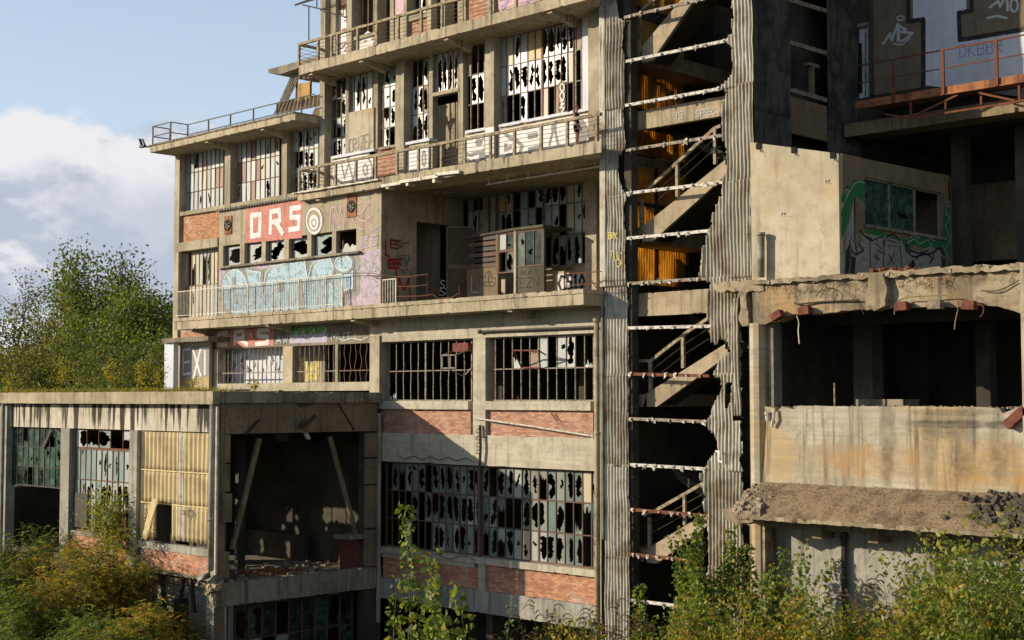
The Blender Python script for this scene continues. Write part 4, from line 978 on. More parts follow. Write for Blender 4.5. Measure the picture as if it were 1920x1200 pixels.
# big pale blue piece on a lilac ground
p = Paint(Y=BF); p.poly([(411,503),(665,476),(668,472),(713,467),(713,572),(411,588)]); p.done(P_LILAC, fac, 'lilac ground of the big blue piece')
p = Paint(Y=BF, out=.010); p.poly([(411,560),(416,520),(432,503),(462,499),(480,505),(500,503),(514,497),(538,491),(575,488),(622,483),(636,478),(668,473),(676,484),(674,552),(650,560),(642,577),(413,588)]); p.done(P_SILVER, fac)
p = Paint(Y=BF, out=.016)
p.poly(arc(441, 546, 26, 42, 0, 360, 26)); p.poly([(462,502),(470,508),(489,511),(491,540),(494,545),(502,512),(512,500),(538,493),(541,520),(540,584),(520,586),(440,589),(462,560),(468,545)])
p.poly([(541,493),(572,489),(577,524),(583,502),(588,491),(620,484),(628,500),(622,515),(610,520),(610,579),(536,585),(541,530)])
p.poly(arc(645, 494, 18, 16, 0, 360, 20)); p.poly([(627,515),(662,505),(662,540),(643,547),(641,577),(612,579),(616,525)])
p.done(P_BLUE, fac, 'pale blue bubble letters')
p = Paint(Y=BF, out=.020)
p.stroke(arc(441, 546, 27, 43, 150, 400, 22), .09).stroke([(462,500),(470,505),(493,508),(494,548),(503,508),(514,497),(541,490),(543,545),(541,584)], .09).stroke([(543,491),(575,487),(580,522),(586,498),(592,487),(622,482),(630,498),(623,517),(612,523),(611,578)], .09).stroke(arc(645, 494, 20, 18, 0, 360, 20), .08).stroke([(629,512),(615,530),(613,578)], .07).stroke([(665,505),(665,543),(645,550),(643,577)], .09)
p.done(P_GREY, fac, 'dark outlines of the bubble letters')
p = Paint(Y=BF, out=.030)
p.stroke(arc(441, 546, 24, 40, 180, 350, 18), .07).stroke([(470,508),(490,511),(491,550),(500,512),(510,500),(537,494)], .06).stroke([(541,494),(542,540)], .06).stroke([(572,490),(578,524),(584,500),(590,491),(620,485),(626,500)], .06)
p.stroke(arc(645, 494, 16, 14, 0, 360, 20), .06).stroke([(662,508),(662,540),(644,546)], .07); p.poly([(416,556),(470,560),(600,556),(640,545),(640,574),(416,586)]) if False else None
p.done(P_LBLUE, fac, 'white rims of the bubble letters')
p = Paint(Y=BF, out=.036); p.poly([(437,521),(443,519),(442,535),(440,550),(444,553),(447,558),(445,570),(441,570),(438,558),(436,535)]); p.poly([(522,530),(533,528),(532,545),(523,548)]); p.poly([(561,524),(566,522),(572,578),(562,580)]); p.poly([(488,520),(494,516),(493,545)]); p.stroke([(641,479),(641,497)], .05)
p.done(P_SILVER, fac)
p = Paint(Y=BF, out=.03)
p.stroke(arc(692, 497, 8, 8, 180, 360, 8), .035).stroke([(684,498),(676,495),(671,500),(672,508),(690,515),(710,519),(713,510),(705,503),(700,498)], .035).stroke([(676,504),(690,508),(704,508)], .035).stroke([(684,498),(690,508),(700,498)], .03)
p.stroke([(681,519),(684,521)], .06).stroke([(701,526),(705,529)], .06); p.done(P_LB, fac, 'small outlined rolls of bubble tag')
p = Paint(Y=BF, out=.02); write(p, 'RC', 700, 426, 712, 424, 10, 10, .03); write(p, 'SZ', 676, 446, 708, 440, 8, 8, .05); write(p, 'ES', 676, 458, 708, 452, 8, 8, .05); p.done(P_PVIO, fac)
# red and black tags on the shaded return wall
p = Paint(X=SX, fat=1.05); write(p, 'L', 723, 452, 730, 455, 26, 26, .09); write(p, 'E', 732, 450, 745, 452, 14, 14, .1); p.stroke([(727,488),(752,486)], .14).stroke([(726,495),(750,494)], .16).stroke([(728,502),(748,502)], .14).stroke([(742,505),(744,520)], .1); write(p, 'M', 745, 520, 769, 522, 38, 40, .1); p.done(P_DRED, fac, 'dark red tags on the shaded wall')
p = Paint(X=SX, out=.02); p.stroke([(736,452),(752,450),(740,458),(754,462),(742,467)], .035).stroke([(744,455),(767,457)], .03); write(p, 'SEZ', 750, 478, 768, 480, 10, 10, .03); write(p, 'NTS', 752, 504, 772, 506, 10, 10, .03); write(p, 'VX', 748, 490, 764, 492, 9, 9, .03); p.done(P_BLACK, fac, 'thin black tags on the shaded wall')
# graffiti of the storey with the open door
p = Paint(Y=42.1, fat=1.7); write(p, 'CRIZE', 655, 262, 690, 252, 26, 26, .045, .1); p.stroke([(655,262),(654,290)], .05).stroke([(695,251),(690,280),(697,262)], .04).stroke([(668,278),(672,276),(684,276)], .04); p.done(P_TAG, fac, 'faint grey crown tag')
p = Paint(Y=42.1); p.poly([(622,303),(640,298),(700,290),(700,296),(699,335),(660,341),(622,346)]); p.poly(arc(676, 296, 20, 14, 180, 360, 10)); p.done(P_WHITE, fac, 'white bubble tag below the crown tag')
p = Paint(Y=42.1, out=.012, fat=1.7); p.stroke([(625,304),(622,325),(626,343)], .05).stroke(arc(684, 320, 14, 26, -90, 120, 12), .05).stroke([(640,305),(646,335),(654,305),(662,338),(668,305)], .05).stroke(arc(685, 318, 4, 10, 0, 360, 10), .045).stroke([(650,300),(660,290),(690,288),(694,296)], .04); p.done(P_GREY, fac)
p = Paint(Y=42.1); p.poly([(757,281),(803,273),(803,318),(757,326)]); p.done(P_WHITE, fac, 'white field with a grey letter U')
p = Paint(Y=42.1, out=.012, fat=1.7); p.stroke([(762,284),(760,322)], .16).stroke(arc(795, 297, 3, 14, 0, 360, 10), .06).stroke([(770,322),(786,320)], .06); p.done(P_GREY, fac)
p = Paint(Y=42.1); p.poly([(872,256),(908,249),(908,298),(872,305)]); p.poly([(934,245),(1063,220),(1103,213),(1103,262),(1063,272),(934,296)]); p.done(P_WHITE, fac, 'white field behind large letters S B E A')
p = Paint(Y=41.92); p.poly([(910,240),(926,237),(926,296),(910,299)]); p.done(P_WHITE, fac)
p = Paint(Y=42.1, out=.012, fat=1.7)
p.stroke([(908,260),(900,263),(894,267)], .05).stroke(arc(898, 267, 4, 4, 0, 360, 8), .1).stroke([(874,289),(884,291),(895,286),(904,287)], .09).stroke(arc(905, 293, 3, 7, 0, 360, 8), .14)
p.stroke([(947,250),(956,258),(966,264)], .1).stroke([(948,271),(948,281),(958,276)], .1).stroke([(968,262),(979,274),(974,288),(966,291)], .09).stroke([(950,292),(964,289)], .1)
p.stroke([(992,256),(1006,253)], .13).stroke([(992,280),(1010,275)], .09).stroke([(1037,232),(1036,248),(1030,272)], .06).stroke([(1040,232),(1042,250),(1046,270)], .06).stroke([(1036,246),(1042,244)], .06).stroke([(1036,240),(1041,239)], .12)
p.stroke([(870,300),(874,305),(878,297),(882,304),(890,300)], .03).stroke([(982,287),(990,286),(998,285)], .03); p.done(P_GREY, fac, 'grey letter shapes of a large white piece')
p = Paint(Y=42.1, out=.02); p.stroke(arc(1092, 247, 15, 27, -90, 90, 14), .11); p.done(P_WHITE, fac); p = Paint(Y=42.1, out=.014); p.poly([(1078,236),(1092,222),(1103,240),(1103,256),(1094,272),(1080,272)]); p.done(P_GREY, fac)
q = MB(); p = Paint(Y=WY-.05, out=.0); p.poly([(1047,155),(1060,152),(1060,222),(1047,224)]); p.done(M_WOOD, fac, name='infill_board')
p = Paint(Y=WY-.07, out=.0)
for yy in (160, 176): p.stroke(arc(1054, yy+4, 4, 7, 0, 360, 10), .06)
p.stroke([(1050,190),(1056,188),(1052,196),(1058,194),(1050,202),(1058,202),(1053,212),(1051,218)], .06); p.done(P_WHITE, fac, 'white tag down a boarded pane')
# top storey
p = Paint(Y=42.12, out=.01); p.poly([(630,27),(636,20),(648,18),(650,46),(650,110),(630,114)]); p.poly([(660,82),(668,74),(680,66),(690,58),(702,66),(700,84),(690,92),(676,100),(668,110),(660,108)]); p.done(P_WHITE, fac, 'white paint blots on the top storey')
p = Paint(Y=41.92, out=.02); p.poly([(933,-20),(1080,-50),(1000,10),(936,20)]); p.done(P_PINK, fac)
p = Paint(Y=41.92, out=.03); p.stroke([(938,0),(950,-8),(950,8),(940,12)], .1).stroke([(956,-4),(944,20)], .12).stroke([(984,-10),(990,6),(1000,-14)], .1); p.done(P_PURP, fac)
# below the balcony: ORS, green-violet piece, EXT
p = Paint(Y=F-.0); p.poly([(402,620),(513,615),(513,648),(402,653)]); p.done(P_RED, fac, 'red field behind ORS over the barred windows')
p = Paint(Y=F-.0, out=.012); p.stroke([(410,626),(424,624),(424,645),(409,647),(410,626)], .24).stroke([(440,646),(441,623),(456,620),(457,632),(444,636)], .2).stroke([(450,636),(464,646)], .22).stroke([(470,624),(472,632)], .08).stroke([(504,618),(484,620),(484,630),(502,631),(502,643),(480,645)], .22); p.done(P_WHITE, fac, 'white letters ORS')
p = Paint(Y=F-.0); p.poly([(545,616),(612,611),(616,626),(545,630)]); p.done(P_LIME, fac, 'green upper half of a low piece')
p = Paint(Y=F-.0, out=.006); p.poly([(543,629),(616,625),(612,642),(543,644)]); p.done(P_PVIO, fac)
p = Paint(Y=F-.0, out=.014); p.stroke([(548,643),(556,622),(560,640),(570,620),(572,640),(590,616),(592,640),(612,616),(606,638)], .045); write(p, 'AW', 518, 632, 540, 630, 12, 12, .05); write(p, 'MUTI', 622, 626, 672, 622, 12, 12, .04); p.stroke([(640,640),(660,634),(678,638),(690,632)], .04); p.done(P_LBLUE, fac, 'thin pale tags under the balcony')
p = Paint(Y=41.6); p.stroke([(357,654),(344,656),(343,702),(357,700)], .14).stroke([(344,680),(355,678)], .13).stroke([(362,656),(376,704)], .15).stroke([(376,654),(363,708)], .15).stroke([(374,655),(391,653)], .13).stroke([(384,655),(384,702)], .15); p.done(P_WHITE, fac, 'white letters EXT on the porch wall')
p = Paint(Y=41.6, out=.0); p.poly([(342,650),(392,648),(392,706),(338,708)]); p.done(C_WHITE, fac); p = Paint(Y=41.6, out=.002); p.poly([(338,650),(392,648),(392,706),(338,708)]); p.done(P_GREY, fac)
p = Paint(Y=42.9-.004); rg = random.Random(8)
for i in range(26): 
    x = 408+rg.random()*118; y = 655+rg.random()*50; p.stroke([(x,y),(x+rg.uniform(-5,5),y+rg.uniform(4,16)),(x+rg.uniform(-6,8),y+rg.uniform(-4,18))], .05)
p.done(P_BLACK, fac, 'dark scrawls behind the bars'); p = Paint(Y=43.6-.004); p.poly([(562,672),(575,665),(580,688),(596,664),(600,712),(562,716)]); p.done(P_YEL, fac, 'yellow paint behind the bars')
# tags in the recess
p = Paint(Y=RY+.05, out=.01); p.poly([(1041,514),(1100,510),(1100,552),(1041,552)]); p.done(P_WHITE, fac)
p = Paint(Y=RY+.05, out=.02); write(p, 'C', 1048, 518, 1060, 517, 28, 28, .12); write(p, '510', 1064, 516, 1096, 514, 26, 26, .12); p.stroke([(1062,540),(1100,538)], .05); p.done(P_BLACK, fac, 'black outlined letters on white')
p = Paint(Y=RY+.02, out=.01); write(p, 'MONTANO', 1040, 502, 1075, 500, 6, 6, .025); p.done(P_BLACK, fac)
p = Paint(Y=KY); p.stroke(arc(916, 521, 6, 12, 180, 360, 8), .04).stroke([(910,521),(900,519),(898,530),(908,535),(924,537),(930,530),(929,521),(922,521)], .04).stroke([(905,529),(926,529)], .035).stroke([(916,509),(916,530)], .03); p.done(P_BLACK, fac, 'black rolls tag on the kiosk')
p = Paint(Y=KY); write(p, 'L', 884, 520, 897, 520, 28, 28, .04); p.done(P_LB, fac); p = Paint(Y=KY); write(p, 'EZN', 975, 522, 1010, 520, 18, 18, .04); write(p, 'RAT', 978, 508, 1010, 506, 8, 8, .03); p.done(P_BLACK, fac)
p = Paint(Y=45.2, out=.004); write(p, 'S', 825, 526, 834, 526, 14, 14, .07); write(p, 'S', 824, 540, 836, 540, 14, 14, .07); p.done(P_WHITE, fac)

# ------------------------------------------------------------------ STAIR TOWER
TY = 41.7; TX0, TX1 = FX(1127, TY, 300), -28.9; TB = 48.73
tw = thing('stair_tower', 'open stair tower clad in torn corrugated sheets with crossbars and concrete flights inside', 'stair tower', (-32.4, TY, 2))
def tp(mb, name, m, **k): return mb.build(name, m, tw, **k)
def poly_in(poly, Yp=None, rag=0.):
    Yp = Yp or TY; P = [(FX(a, Yp, b), FZ(a, b, Yp)) for a, b in poly]
    def f(x, z):
        if rag: x += rag*(mn.noise(Vector((z*3.1, 1.7, 0)))+.6*mn.noise(Vector((z*11, 4.2, x*5)))); z += rag*mn.noise(Vector((x*13, 8.1, z*4)))
        c = False; j = len(P)-1
        for i in range(len(P)):
            (xi, zi), (xj, zj) = P[i], P[j]
            if (zi > z) != (zj > z) and x < (xj-xi)*(z-zi)/(zj-zi)+xi: c = not c
            j = i
        return c
    return f
LE = [(1157,-60),(1157,0),(1160,34),(1170,38),(1166,80),(1172,118),(1170,200),(1172,275),(1160,296),(1158,315),(1164,345),(1173,365),(1175,372),(1170,385),(1169,400),(1173,450),(1176,600),(1178,760),(1179,900),(1180,1040),(1182,1240)]
UY = TY-.03
lin = poly_in([(1100,-80)]+LE+[(1100,1260)], rag=.05); linu = poly_in([(1100,-80)]+LE+[(1100,1260)], UY, rag=.05)
seams = [-60, 45, 204, 370, 536, 705, 873, 1045, 1240]
def seam_sheets(x0, W_, inside, ms, seed, side=1, curl=None, y=TY, rng_=None):
    for i, (a, b) in enumerate(zip(seams, seams[1:])):
        if rng_ and not (rng_[0] <= i < rng_[1]): continue
        z1, z0 = FZ(1150, a, y)+.06, FZ(1150, b, y)-.03
        def ins(u, z, x0=x0): return inside(x0+u, z)
        corrug((x0, y-.012*(i % 2), 0), (1,0,0), W_, z0, z1, .15, .034, ms[i % len(ms)], tw, inside=ins, dz=.09, wob=.035, seed=seed+i*1.7, curl=curl, per=6)
seam_sheets(FX(1133, TY, 600), 1.5, lin, [M_SHEETL, M_SHEETL, M_SHEET], 1, rng_=(4, 99)); seam_sheets(FX(1127, UY, 300), 1.6, linu, [M_SHEETL, M_SHEET, M_SHEETL], 5, y=UY, rng_=(0, 4))
tp(MB().box(FX(1127, UY, 300)-.03, FX(1136, UY, 300), UY-.06, UY-.03, FZ(1150, 536, UY), 35.5), 'corner_flashing', M_SHEETL)
REc = [(1375,-60),(1375,60),(1362,76),(1374,92),(1373,140),(1350,164),(1362,173),(1353,200),(1350,238),(1363,290),(1364,318),(1355,332),(1352,365),(1335,412),(1318,472),(1314,520),(1328,527)]
ra = poly_in(REc+[(1398,527),(1410,524),(1410,268),(1419,264),(1419,-60)], rag=.09)
rb = poly_in([(1334,527),(1323,556),(1327,600),(1331,642),(1343,646),(1350,632),(1366,646),(1366,660),(1352,668),(1340,690),(1335,702),(1356,712),(1348,742),(1336,766),(1327,790),(1330,806),(1343,822),(1342,848),(1322,876),(1314,894),(1320,925),(1328,985),(1330,1240),(1396,1240),(1392,1000),(1388,780),(1386,560),(1398,540),(1398,527)], rag=.1)
hole = poly_in([(1362,716),(1374,716),(1372,748),(1364,770),(1360,760)]); hole2 = poly_in([(1384,752),(1390,745),(1390,790),(1372,786)])
curl = lambda u, z: .16*max(0, .5-u)**2*4 + .03*math.sin(z*2.1)*max(0, .8-u)
seam_sheets(FX(1312, TY, 500), TX1-FX(1312, TY, 500)+.03, lambda x, z: (ra(x, z) or rb(x, z)) and not hole(x, z) and not hole2(x, z), [M_SHEET, M_SHEETL, M_SHEET, M_SHEET], 21, curl=curl)
corrug((FX(1362, TY-.12, 650), TY-.1, 0), (1,0,0), .55, FZ(1370, 780, TY), FZ(1370, 560, TY), .118, .026, M_SHEET, tw, inside=lambda u, z: u > .05+.3*abs(math.sin(z*.9+1)) , dz=.09, wob=.08, seed=55)
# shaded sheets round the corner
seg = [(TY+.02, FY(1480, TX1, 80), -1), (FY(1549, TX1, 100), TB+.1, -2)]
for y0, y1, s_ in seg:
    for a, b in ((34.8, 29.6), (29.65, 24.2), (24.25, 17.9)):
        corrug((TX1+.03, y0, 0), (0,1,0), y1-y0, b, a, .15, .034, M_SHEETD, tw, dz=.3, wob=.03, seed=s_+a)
yo0, yo1 = FY(1480, TX1, 80), FY(1549, TX1, 100)
for (a, b), (c, d) in (((1470,-3),(1549,21)), ((1480,80),(1549,100)), ((1480,168),(1549,188)), ((1484,-80),(1549,-62))):
    p0, p1 = at(a, b, X=TX1), at(c, d, X=TX1); tp(MB().obox(p0, p1, .1, .16), 'crossbar', M_BAR)
tp(MB().box(TX1-.1, TX1, yo0, yo1, FZ(1500, 262, 45.5), SZ(1500, 178, TX1)-.15), 'side_panel', C_PANEL)
zt_ = SZ(1524, 125, TX1); tp(MB().obox((TX1-.05, 45.6, SZ(1524,180,TX1)), (TX1-.05, 45.6, zt_), .16, .16).box(TX1-.2, TX1+.05, 45.3, 46.0, zt_, zt_+.12), 'broken_post', C_PANEL)
# structure
XI = TX0+.12
for x in (XI+.95, TX1-.35): tp(MB().box(x, x+.35, TY+.12, TY+.5, .5, 35.5), 'tower_column', C_DARK)
tp(MB().box(TX0, TX1, TB, TB+.25, .5, 35.5), 'tower_wall', C_DARK)
tp(MB().box(TX0-.15, TX0-.02, TY+.1, FY(1188, TX0+.1, 300), .5, 35.5), 'tower_wall', C_DARK)
ya0, ya1 = FY(1187, TX0+.1, 130), 46.9
for z0, z1 in ((18.6, Z20-.05), (Z21+.02, Z30-.05), (Z31+.02, 35)):
    corrug((TX0+.1, ya0, 0), (0,1,0), ya1-ya0, z0, z1, .16, .03, M_AMBER, tw, 'amber_sheet', dz=.4, wob=.02, seed=z0)
    for z in (z0+(z1-z0)*.32, z0+(z1-z0)*.68): tp(MB().box(TX0+.14, TX0+.24, ya0, ya1, z-.07, z+.07), 'girt', M_STEEL)
tp(MB().box(TX0+.12, TX0+.26, ya1, TB, .5, 35.5), 'tower_wall', C_DARK); tp(MB().box(TX0-.1, TX0+.1, ya0, TB, .5, 18.6), 'tower_wall', C_DARK)
for y in (ya0+1.25,): tp(MB().box(TX0+.14, TX0+.26, y, y+.12, 18.6, Z20), 'girt', M_STEEL)
tp(MB().box(TX0, TX1, TY+.1, TB, 35.5, 35.8), 'tower_roof', C_DARK)
tp(MB().box(TX1-1.1, TX1-1.0, 42.6, TB, 18, 43), 'inner_wall', C_DARK)  # added panel, keeps sun from leaking out through the side opening
for a_ in (TX1-.02,): tp(MB().box(TX1-.1, TX1, TY+.05, TB, 34.8, 43), 'sun_block_cladding', M_SHEETD)  # unseen extension above the tower, added to block sun from the rear wall
tp(MB().box(TX0, TX1, TY, TY+.1, 35.9, 43), 'sun_block_cladding', M_SHEET)  # front of the same added sun blocker
# crossbars in the open front, with shreds of cladding on their bolts
rg = random.Random(3)
for i, ((a, b), (c, d)) in enumerate((((1171,33),(1312,0)), ((1171,116),(1365,76)), ((1173,198),(1347,167)), ((1174,282),(1347,255)), ((1174,363),(1352,342)), ((1175,447),(1330,433)), ((1176,532),(1315,523)), ((1177,615),(1324,612)), ((1178,701),(1320,705)), ((1180,785),(1327,791)), ((1181,871),(1316,879)), ((1180,955),(1325,967)), ((1180,1039),(1300,1051)), ((1182,1125),(1320,1142)))):
    yy = TY+.06; p0, p1 = at(a, b, Y=yy), at(c, d, Y=yy); zc = (p0.z+p1.z)/2
    p1.x = max(p1.x, p1.x+.25)
    bar_ = tp(MB().obox(p0, p1, .085, .115), 'crossbar', M_RUST if i in (8, 11, 12) else M_SCRAP if i % 3 else M_BAR)
    mb = MB(); n = rg.choice((6, 7, 8))
    for k in range(n):
        t = (k+rg.uniform(.2, .8))/n; q = p0.lerp(p1, t); s_ = rg.uniform(.06, .13)
        for w_ in range(rg.choice((2, 3, 3))):
            v = [(q.x+rg.uniform(-s_, s_), yy-.07-rg.uniform(0, .05), q.z+rg.uniform(-s_*1.5, s_)) for _ in range(4)]; mb.add(v, [(0,1,2), (0,2,3)])
        mb.tube([(q.x, yy-.12, q.z), (q.x, yy-.04, q.z)], .03, 6)
    mb.build('cladding_shreds', M_SCRAP, bar_)
# landing beams
for (a, b, c, d) in ((1186,208,1358,181), (1186,243,1358,217), (1186,550,1325,542), (1186,593,1325,588)): pass
for (ta, tb, tc, td) in (((1200,207),(1360,181),(1360,216),(1200,243)), ((1200,550),(1325,542),(1325,588),(1200,592))):
    z1 = (at(*ta, Y=TY+.55).z+at(*tb, Y=TY+.55).z)/2; z0 = (at(*tc, Y=TY+.55).z+at(*td, Y=TY+.55).z)/2
    tp(MB().rough(XI, TX1-.3, TY+.55, TY+.8, z0, z1, j=.015, bite=.04, seed=int(z0)), 'landing_beam', C_TWR); tp(MB().box(XI, TX1-.3, TY+.8, TB, z1-.25, z1-.02), 'landing', C_DARK)
# stair flights: front stringer with steps, return flight behind
def flight(lo, hi, h, railpts=None, y0=TY+.75, y1=43.9, seed=0):
    a, b = at(*lo, Y=y0), at(*hi, Y=y0); L = b.x-a.x; H = b.z-a.z
    n = max(5, int(H/.18)); mb = MB(); pts = [(a.x, a.z-h)]; top = []
    for i in range(n): top += [(a.x+L*i/n, a.z+H*i/n), (a.x+L*i/n, a.z+H*(i+1)/n)]
    poly = [(a.x-.1, a.z-h*.8), (a.x+.55, a.z-h*.8), (b.x, b.z-h), (b.x, b.z)]+[(x, z-.02) for x, z in reversed(top)]
    rg = random.Random(seed)
    mb.prismY([(a.x-.15, a.z-h), (a.x+.5, a.z-h), (b.x, b.z-h*.95), (b.x, b.z), (a.x, a.z)], y0, y0+.16)
    f = tp(mb, 'stringer', C_TWR)
    for i in range(n):
        x, z = a.x+L*i/n, a.z+H*i/n
        o = MB().box(x, x+L/n+.03, y0+.1, y1, z-.12, z+rg.uniform(.02, .06)).build('step', C_TWR, f)
    tp(MB().prismY([(a.x+.3, a.z-h*.85), (b.x, b.z-h*.8), (b.x, b.z-.1), (a.x, a.z-.1)], y0+.16, y1), 'flight_soffit', C_DARK)
    # return flight and half landing
    tp(MB().prismY([(a.x, b.z+H*.9), (b.x, b.z-.1), (b.x, b.z-.45), (a.x+.2, b.z+H*.9-.45)], y1+.15, y1+1.35), 'return_flight', C_DARK)
    tp(MB().box(b.x-.1, TX1-.3, y0, TB, b.z-.25, b.z), 'landing', C_DARK)
    tp(MB().box(XI, a.x, y0, TB, a.z-h, a.z-.02), 'landing', C_TWR)
def rail(pts, posts, y=TY+.8, wires=2):
    P = [at(a, b, Y=y) for a, b in pts]; mb = MB()
    for a, b in zip(P, P[1:]): mb.obox(a, b, .1, .12)
    r_ = tp(mb, 'stair_rail', M_RAIL)
    for (a, b, c) in posts: p0, p1 = at(a, b, Y=y), at(a, c, Y=y); MB().obox(p0, (p0.x, p0.y, p1.z), .12, .12).build('rail_post', M_RAIL, r_)
    m2 = MB()
    for k in range(wires):
        o_ = Vector((0, 0, -.38*(k+1)))
        for a, b in zip(P, P[1:]): m2.tube([a+o_, b+o_], .014, 4)
    m2.build('rail_wires', M_WIRE, r_)
flight((1203,88),(1300,-28), .62, seed=1); rail([(1203,20),(1240,-12)], [(1199,22,90)])
flight((1204,425),(1364,296), .6, seed=2); rail([(1213,357),(1341,240),(1352,236)], [(1203,372,428),(1270,305,372),(1341,240,308)])
flight((1212,738),(1364,642), .5, seed=3); rail([(1180,676),(1220,677),(1290,622),(1330,596)], [(1220,678,738),(1281,630,690)])
flight((1212,1030),(1330,958), .5, seed=4); rail([(1205,968),(1232,956),(1330,900)], [(1218,970,1030),(1284,930,985)])

# faint yellow tags on the left sheet, numbers and tags on beams
p = Paint(Y=TY-.06); write(p, '8RK', 1141, 436, 1158, 436, 10, 10, .03) if False else write(p, 'BRK', 1141, 436, 1158, 436, 12, 12, .03); write(p, 'TUC', 1143, 470, 1166, 474, 14, 22, .03); write(p, 'O', 1155, 486, 1165, 486, 14, 14, .03); p.done(P_YEL, tw, 'faint yellow tags on the sheet')
p = Paint(Y=TY+.55, out=.02); write(p, '95', 1261, 212, 1282, 209, 14, 14, .025); write(p, 'SPEC', 1304, 208, 1343, 202, 12, 12, .03); p.done(P_LB, tw, 'chalky tag SPEC on the landing beam')
p = Paint(X=TX0+.1, out=.06); p.stroke([(1192,264),(1200,262),(1194,272),(1202,280)], .04).stroke(arc(1212, 270, 6, 10, 0, 300, 10), .04); p.done(P_DRED, tw)
p = Paint(Y=TY-.2); p.stroke([(1342,846),(1348,846),(1347,864),(1353,866)], .07); p.done(P_WHITE, tw)
# ------------------------------------------------------------------ THE HALL on the left, nearer the camera
HY = 33.3; HX0 = -71.5; HX1 = XJ
hall = thing('factory_hall', 'low concrete hall with weedy flat roof, yellow sheet infill and open shaded side bay', 'factory hall', (-60, HY, 2))
def hp(mb, name, m, par=None, **k): return mb.build(name, m, par or hall, **k)
hr0, hr1 = FZ(200, 757, HY-.45), FZ(200, 735, HY-.45)
hb0 = FZ(200, 805, HY)
rg = random.Random(2)
x = HX0
while x < HX1+.2:                                       # fascia cast in lengths with open joints
    x2 = min(x+rg.choice((1.25, 1.25, 2.5)), HX1+.22); hp(MB().rough(x+.008, x2-.008, HY-.45, HY-.1, hr0, hr1, j=.012, bite=.03, seed=int(x*9)), 'fascia_block', C_FASC); x = x2
y = HY-.1
while y < F-.1:
    y2 = min(y+1.6, F-.06); hp(MB().rough(HX1-.1, HX1+.22, y+.006, y2-.006, hr0+.05, hr1-.02, axis='Y', j=.012, bite=.04, seed=int(y*9)), 'fascia_block', C_DIRTY); y = y2
hp(MB().box(HX0, HX1-.1, HY-.1, F-.02, hr0+.1, hr1-.04), 'roof_slab', C_DIRTY)
mb = MB()
for i in range(90):                                     # roof felt scraps and loose slabs
    cx, cy = rg.uniform(HX0, HX1-1), HY+rg.uniform(0, 2) if i < 60 else rg.uniform(HY, F-1); s = rg.uniform(.1, .5)
    mb.obox((cx, cy, hr1-.02), (cx+s*rg.uniform(.5, 1.5), cy+rg.uniform(-.2, .2), hr1+rg.uniform(-.02, .08)), s*.6, .05)
hp(mb, 'roof_debris', C_DIRTY, kind='stuff')
for (a, b, c) in ((300, 400, 726), (330, 470, 722), (395, 440, 719)):
    p0, p1 = at(a, c, Y=39), at(b, c+1, Y=39); hp(MB().obox((p0.x, 39, hr1+.05), (p1.x, 38.6, hr1+.1), .7, .08), 'loose_slab', C_DIRTY)
hp(MB().box(HX0, HX1-.02, HY, HY+.3, hb0, hr0+.12), 'wall_band', C_WING)
cols_ = [(2, 16), (118, 134), (247, 261), (396, 409)]
cz = [FX(a, HY, 850) for a, b in cols_]; cze = [FX(b, HY, 850) for a, b in cols_]
for a, b in zip(cz, cze): hp(MB().rough(a, b, HY-.12, HY+.35, 1, hr0, axis='X', j=0) if False else MB().box(a, b, HY-.12, HY+.35, 1, hb0-.002 if a > HX0+4 else hr0), 'column', C_LOW)
# column of the right corner continues down with worn brick
hp(MB().box(HX1-.35, HX1-.01, HY-.1, HY+.35, 1, hr0), 'column', C_PANEL)
hw0 = FZ(60, 912, HY+.15)
window(hall, cze[0]+.05, cz[1], hw0, hb0, HY+.2, 10, 3, [1,2], [6,1.5,1.5,.5,.4], seed=71, panes=[M_DGLASS, M_GGLASS], mat=M_STEEL, heavy=(6,))
hp(MB().obox(at(105, 806, Y=HY+.1), at(128, 821, Y=HY+.1), .07, .07).obox(at(97, 805, Y=HY+.1), at(81, 840, Y=HY+.1), .06, .16), 'broken_brace', M_STEEL)
wb0 = FZ(190, 1000, HY+.15); wbm = FZ(190, 842, HY+.15)
window(hall, cze[1]+.03, cz[2], wbm, hb0, HY+.2, 5, 1, [1,0,0,0,1,0,4], [1,1,3,3,1], seed=72, mat=M_RUST)
fB = {}
fB.update({(i, j): ([0,1,0][i%3], 4) for i in range(11) for j in range(3)}); 
for q_ in ((4,2),(6,2),(9,2),(3,1),(7,1),(5,2),(2,1)): fB[q_] = (1, 0)
for q_ in ((5,1),(6,1),(8,1),(9,1)): fB[q_] = (2, 0)
for q_ in ((0,0),(1,0),(2,0),(4,0),(7,0),(9,0),(8,0)): fB[q_] = (5, 0)
window(hall, cze[1]+.03, cz[2], wb0, wbm, HY+.2, 11, 3, [1,0,0,0,1,0,4], [4,1,1,0,0], seed=73, mat=M_BARD, fixed=fB, rowz=[0,.28,.62,1])
hp(MB().box(FX(137, HY, 930), FX(160, HY, 930), HY+.1, HY+.14, FZ(150, 990, HY), FZ(150, 925, HY)), 'open_flap', M_STEEL)
hp(MB().box(cze[0], cz[2], HY+.02, HY+.3, FZ(200, 1004, HY)-.25, FZ(200, 1004, HY)-.02) if False else MB().box(cze[1], cz[2], HY-.02, HY+.3, wb0-.2, wb0), 'sill', C_DIRTY)
for a, b, t in ((cze[1], cz[2], wb0-.2),): bricks(hall, a, b, t-1.1, t, HY+.05, M_BRICKO, .25, 74)
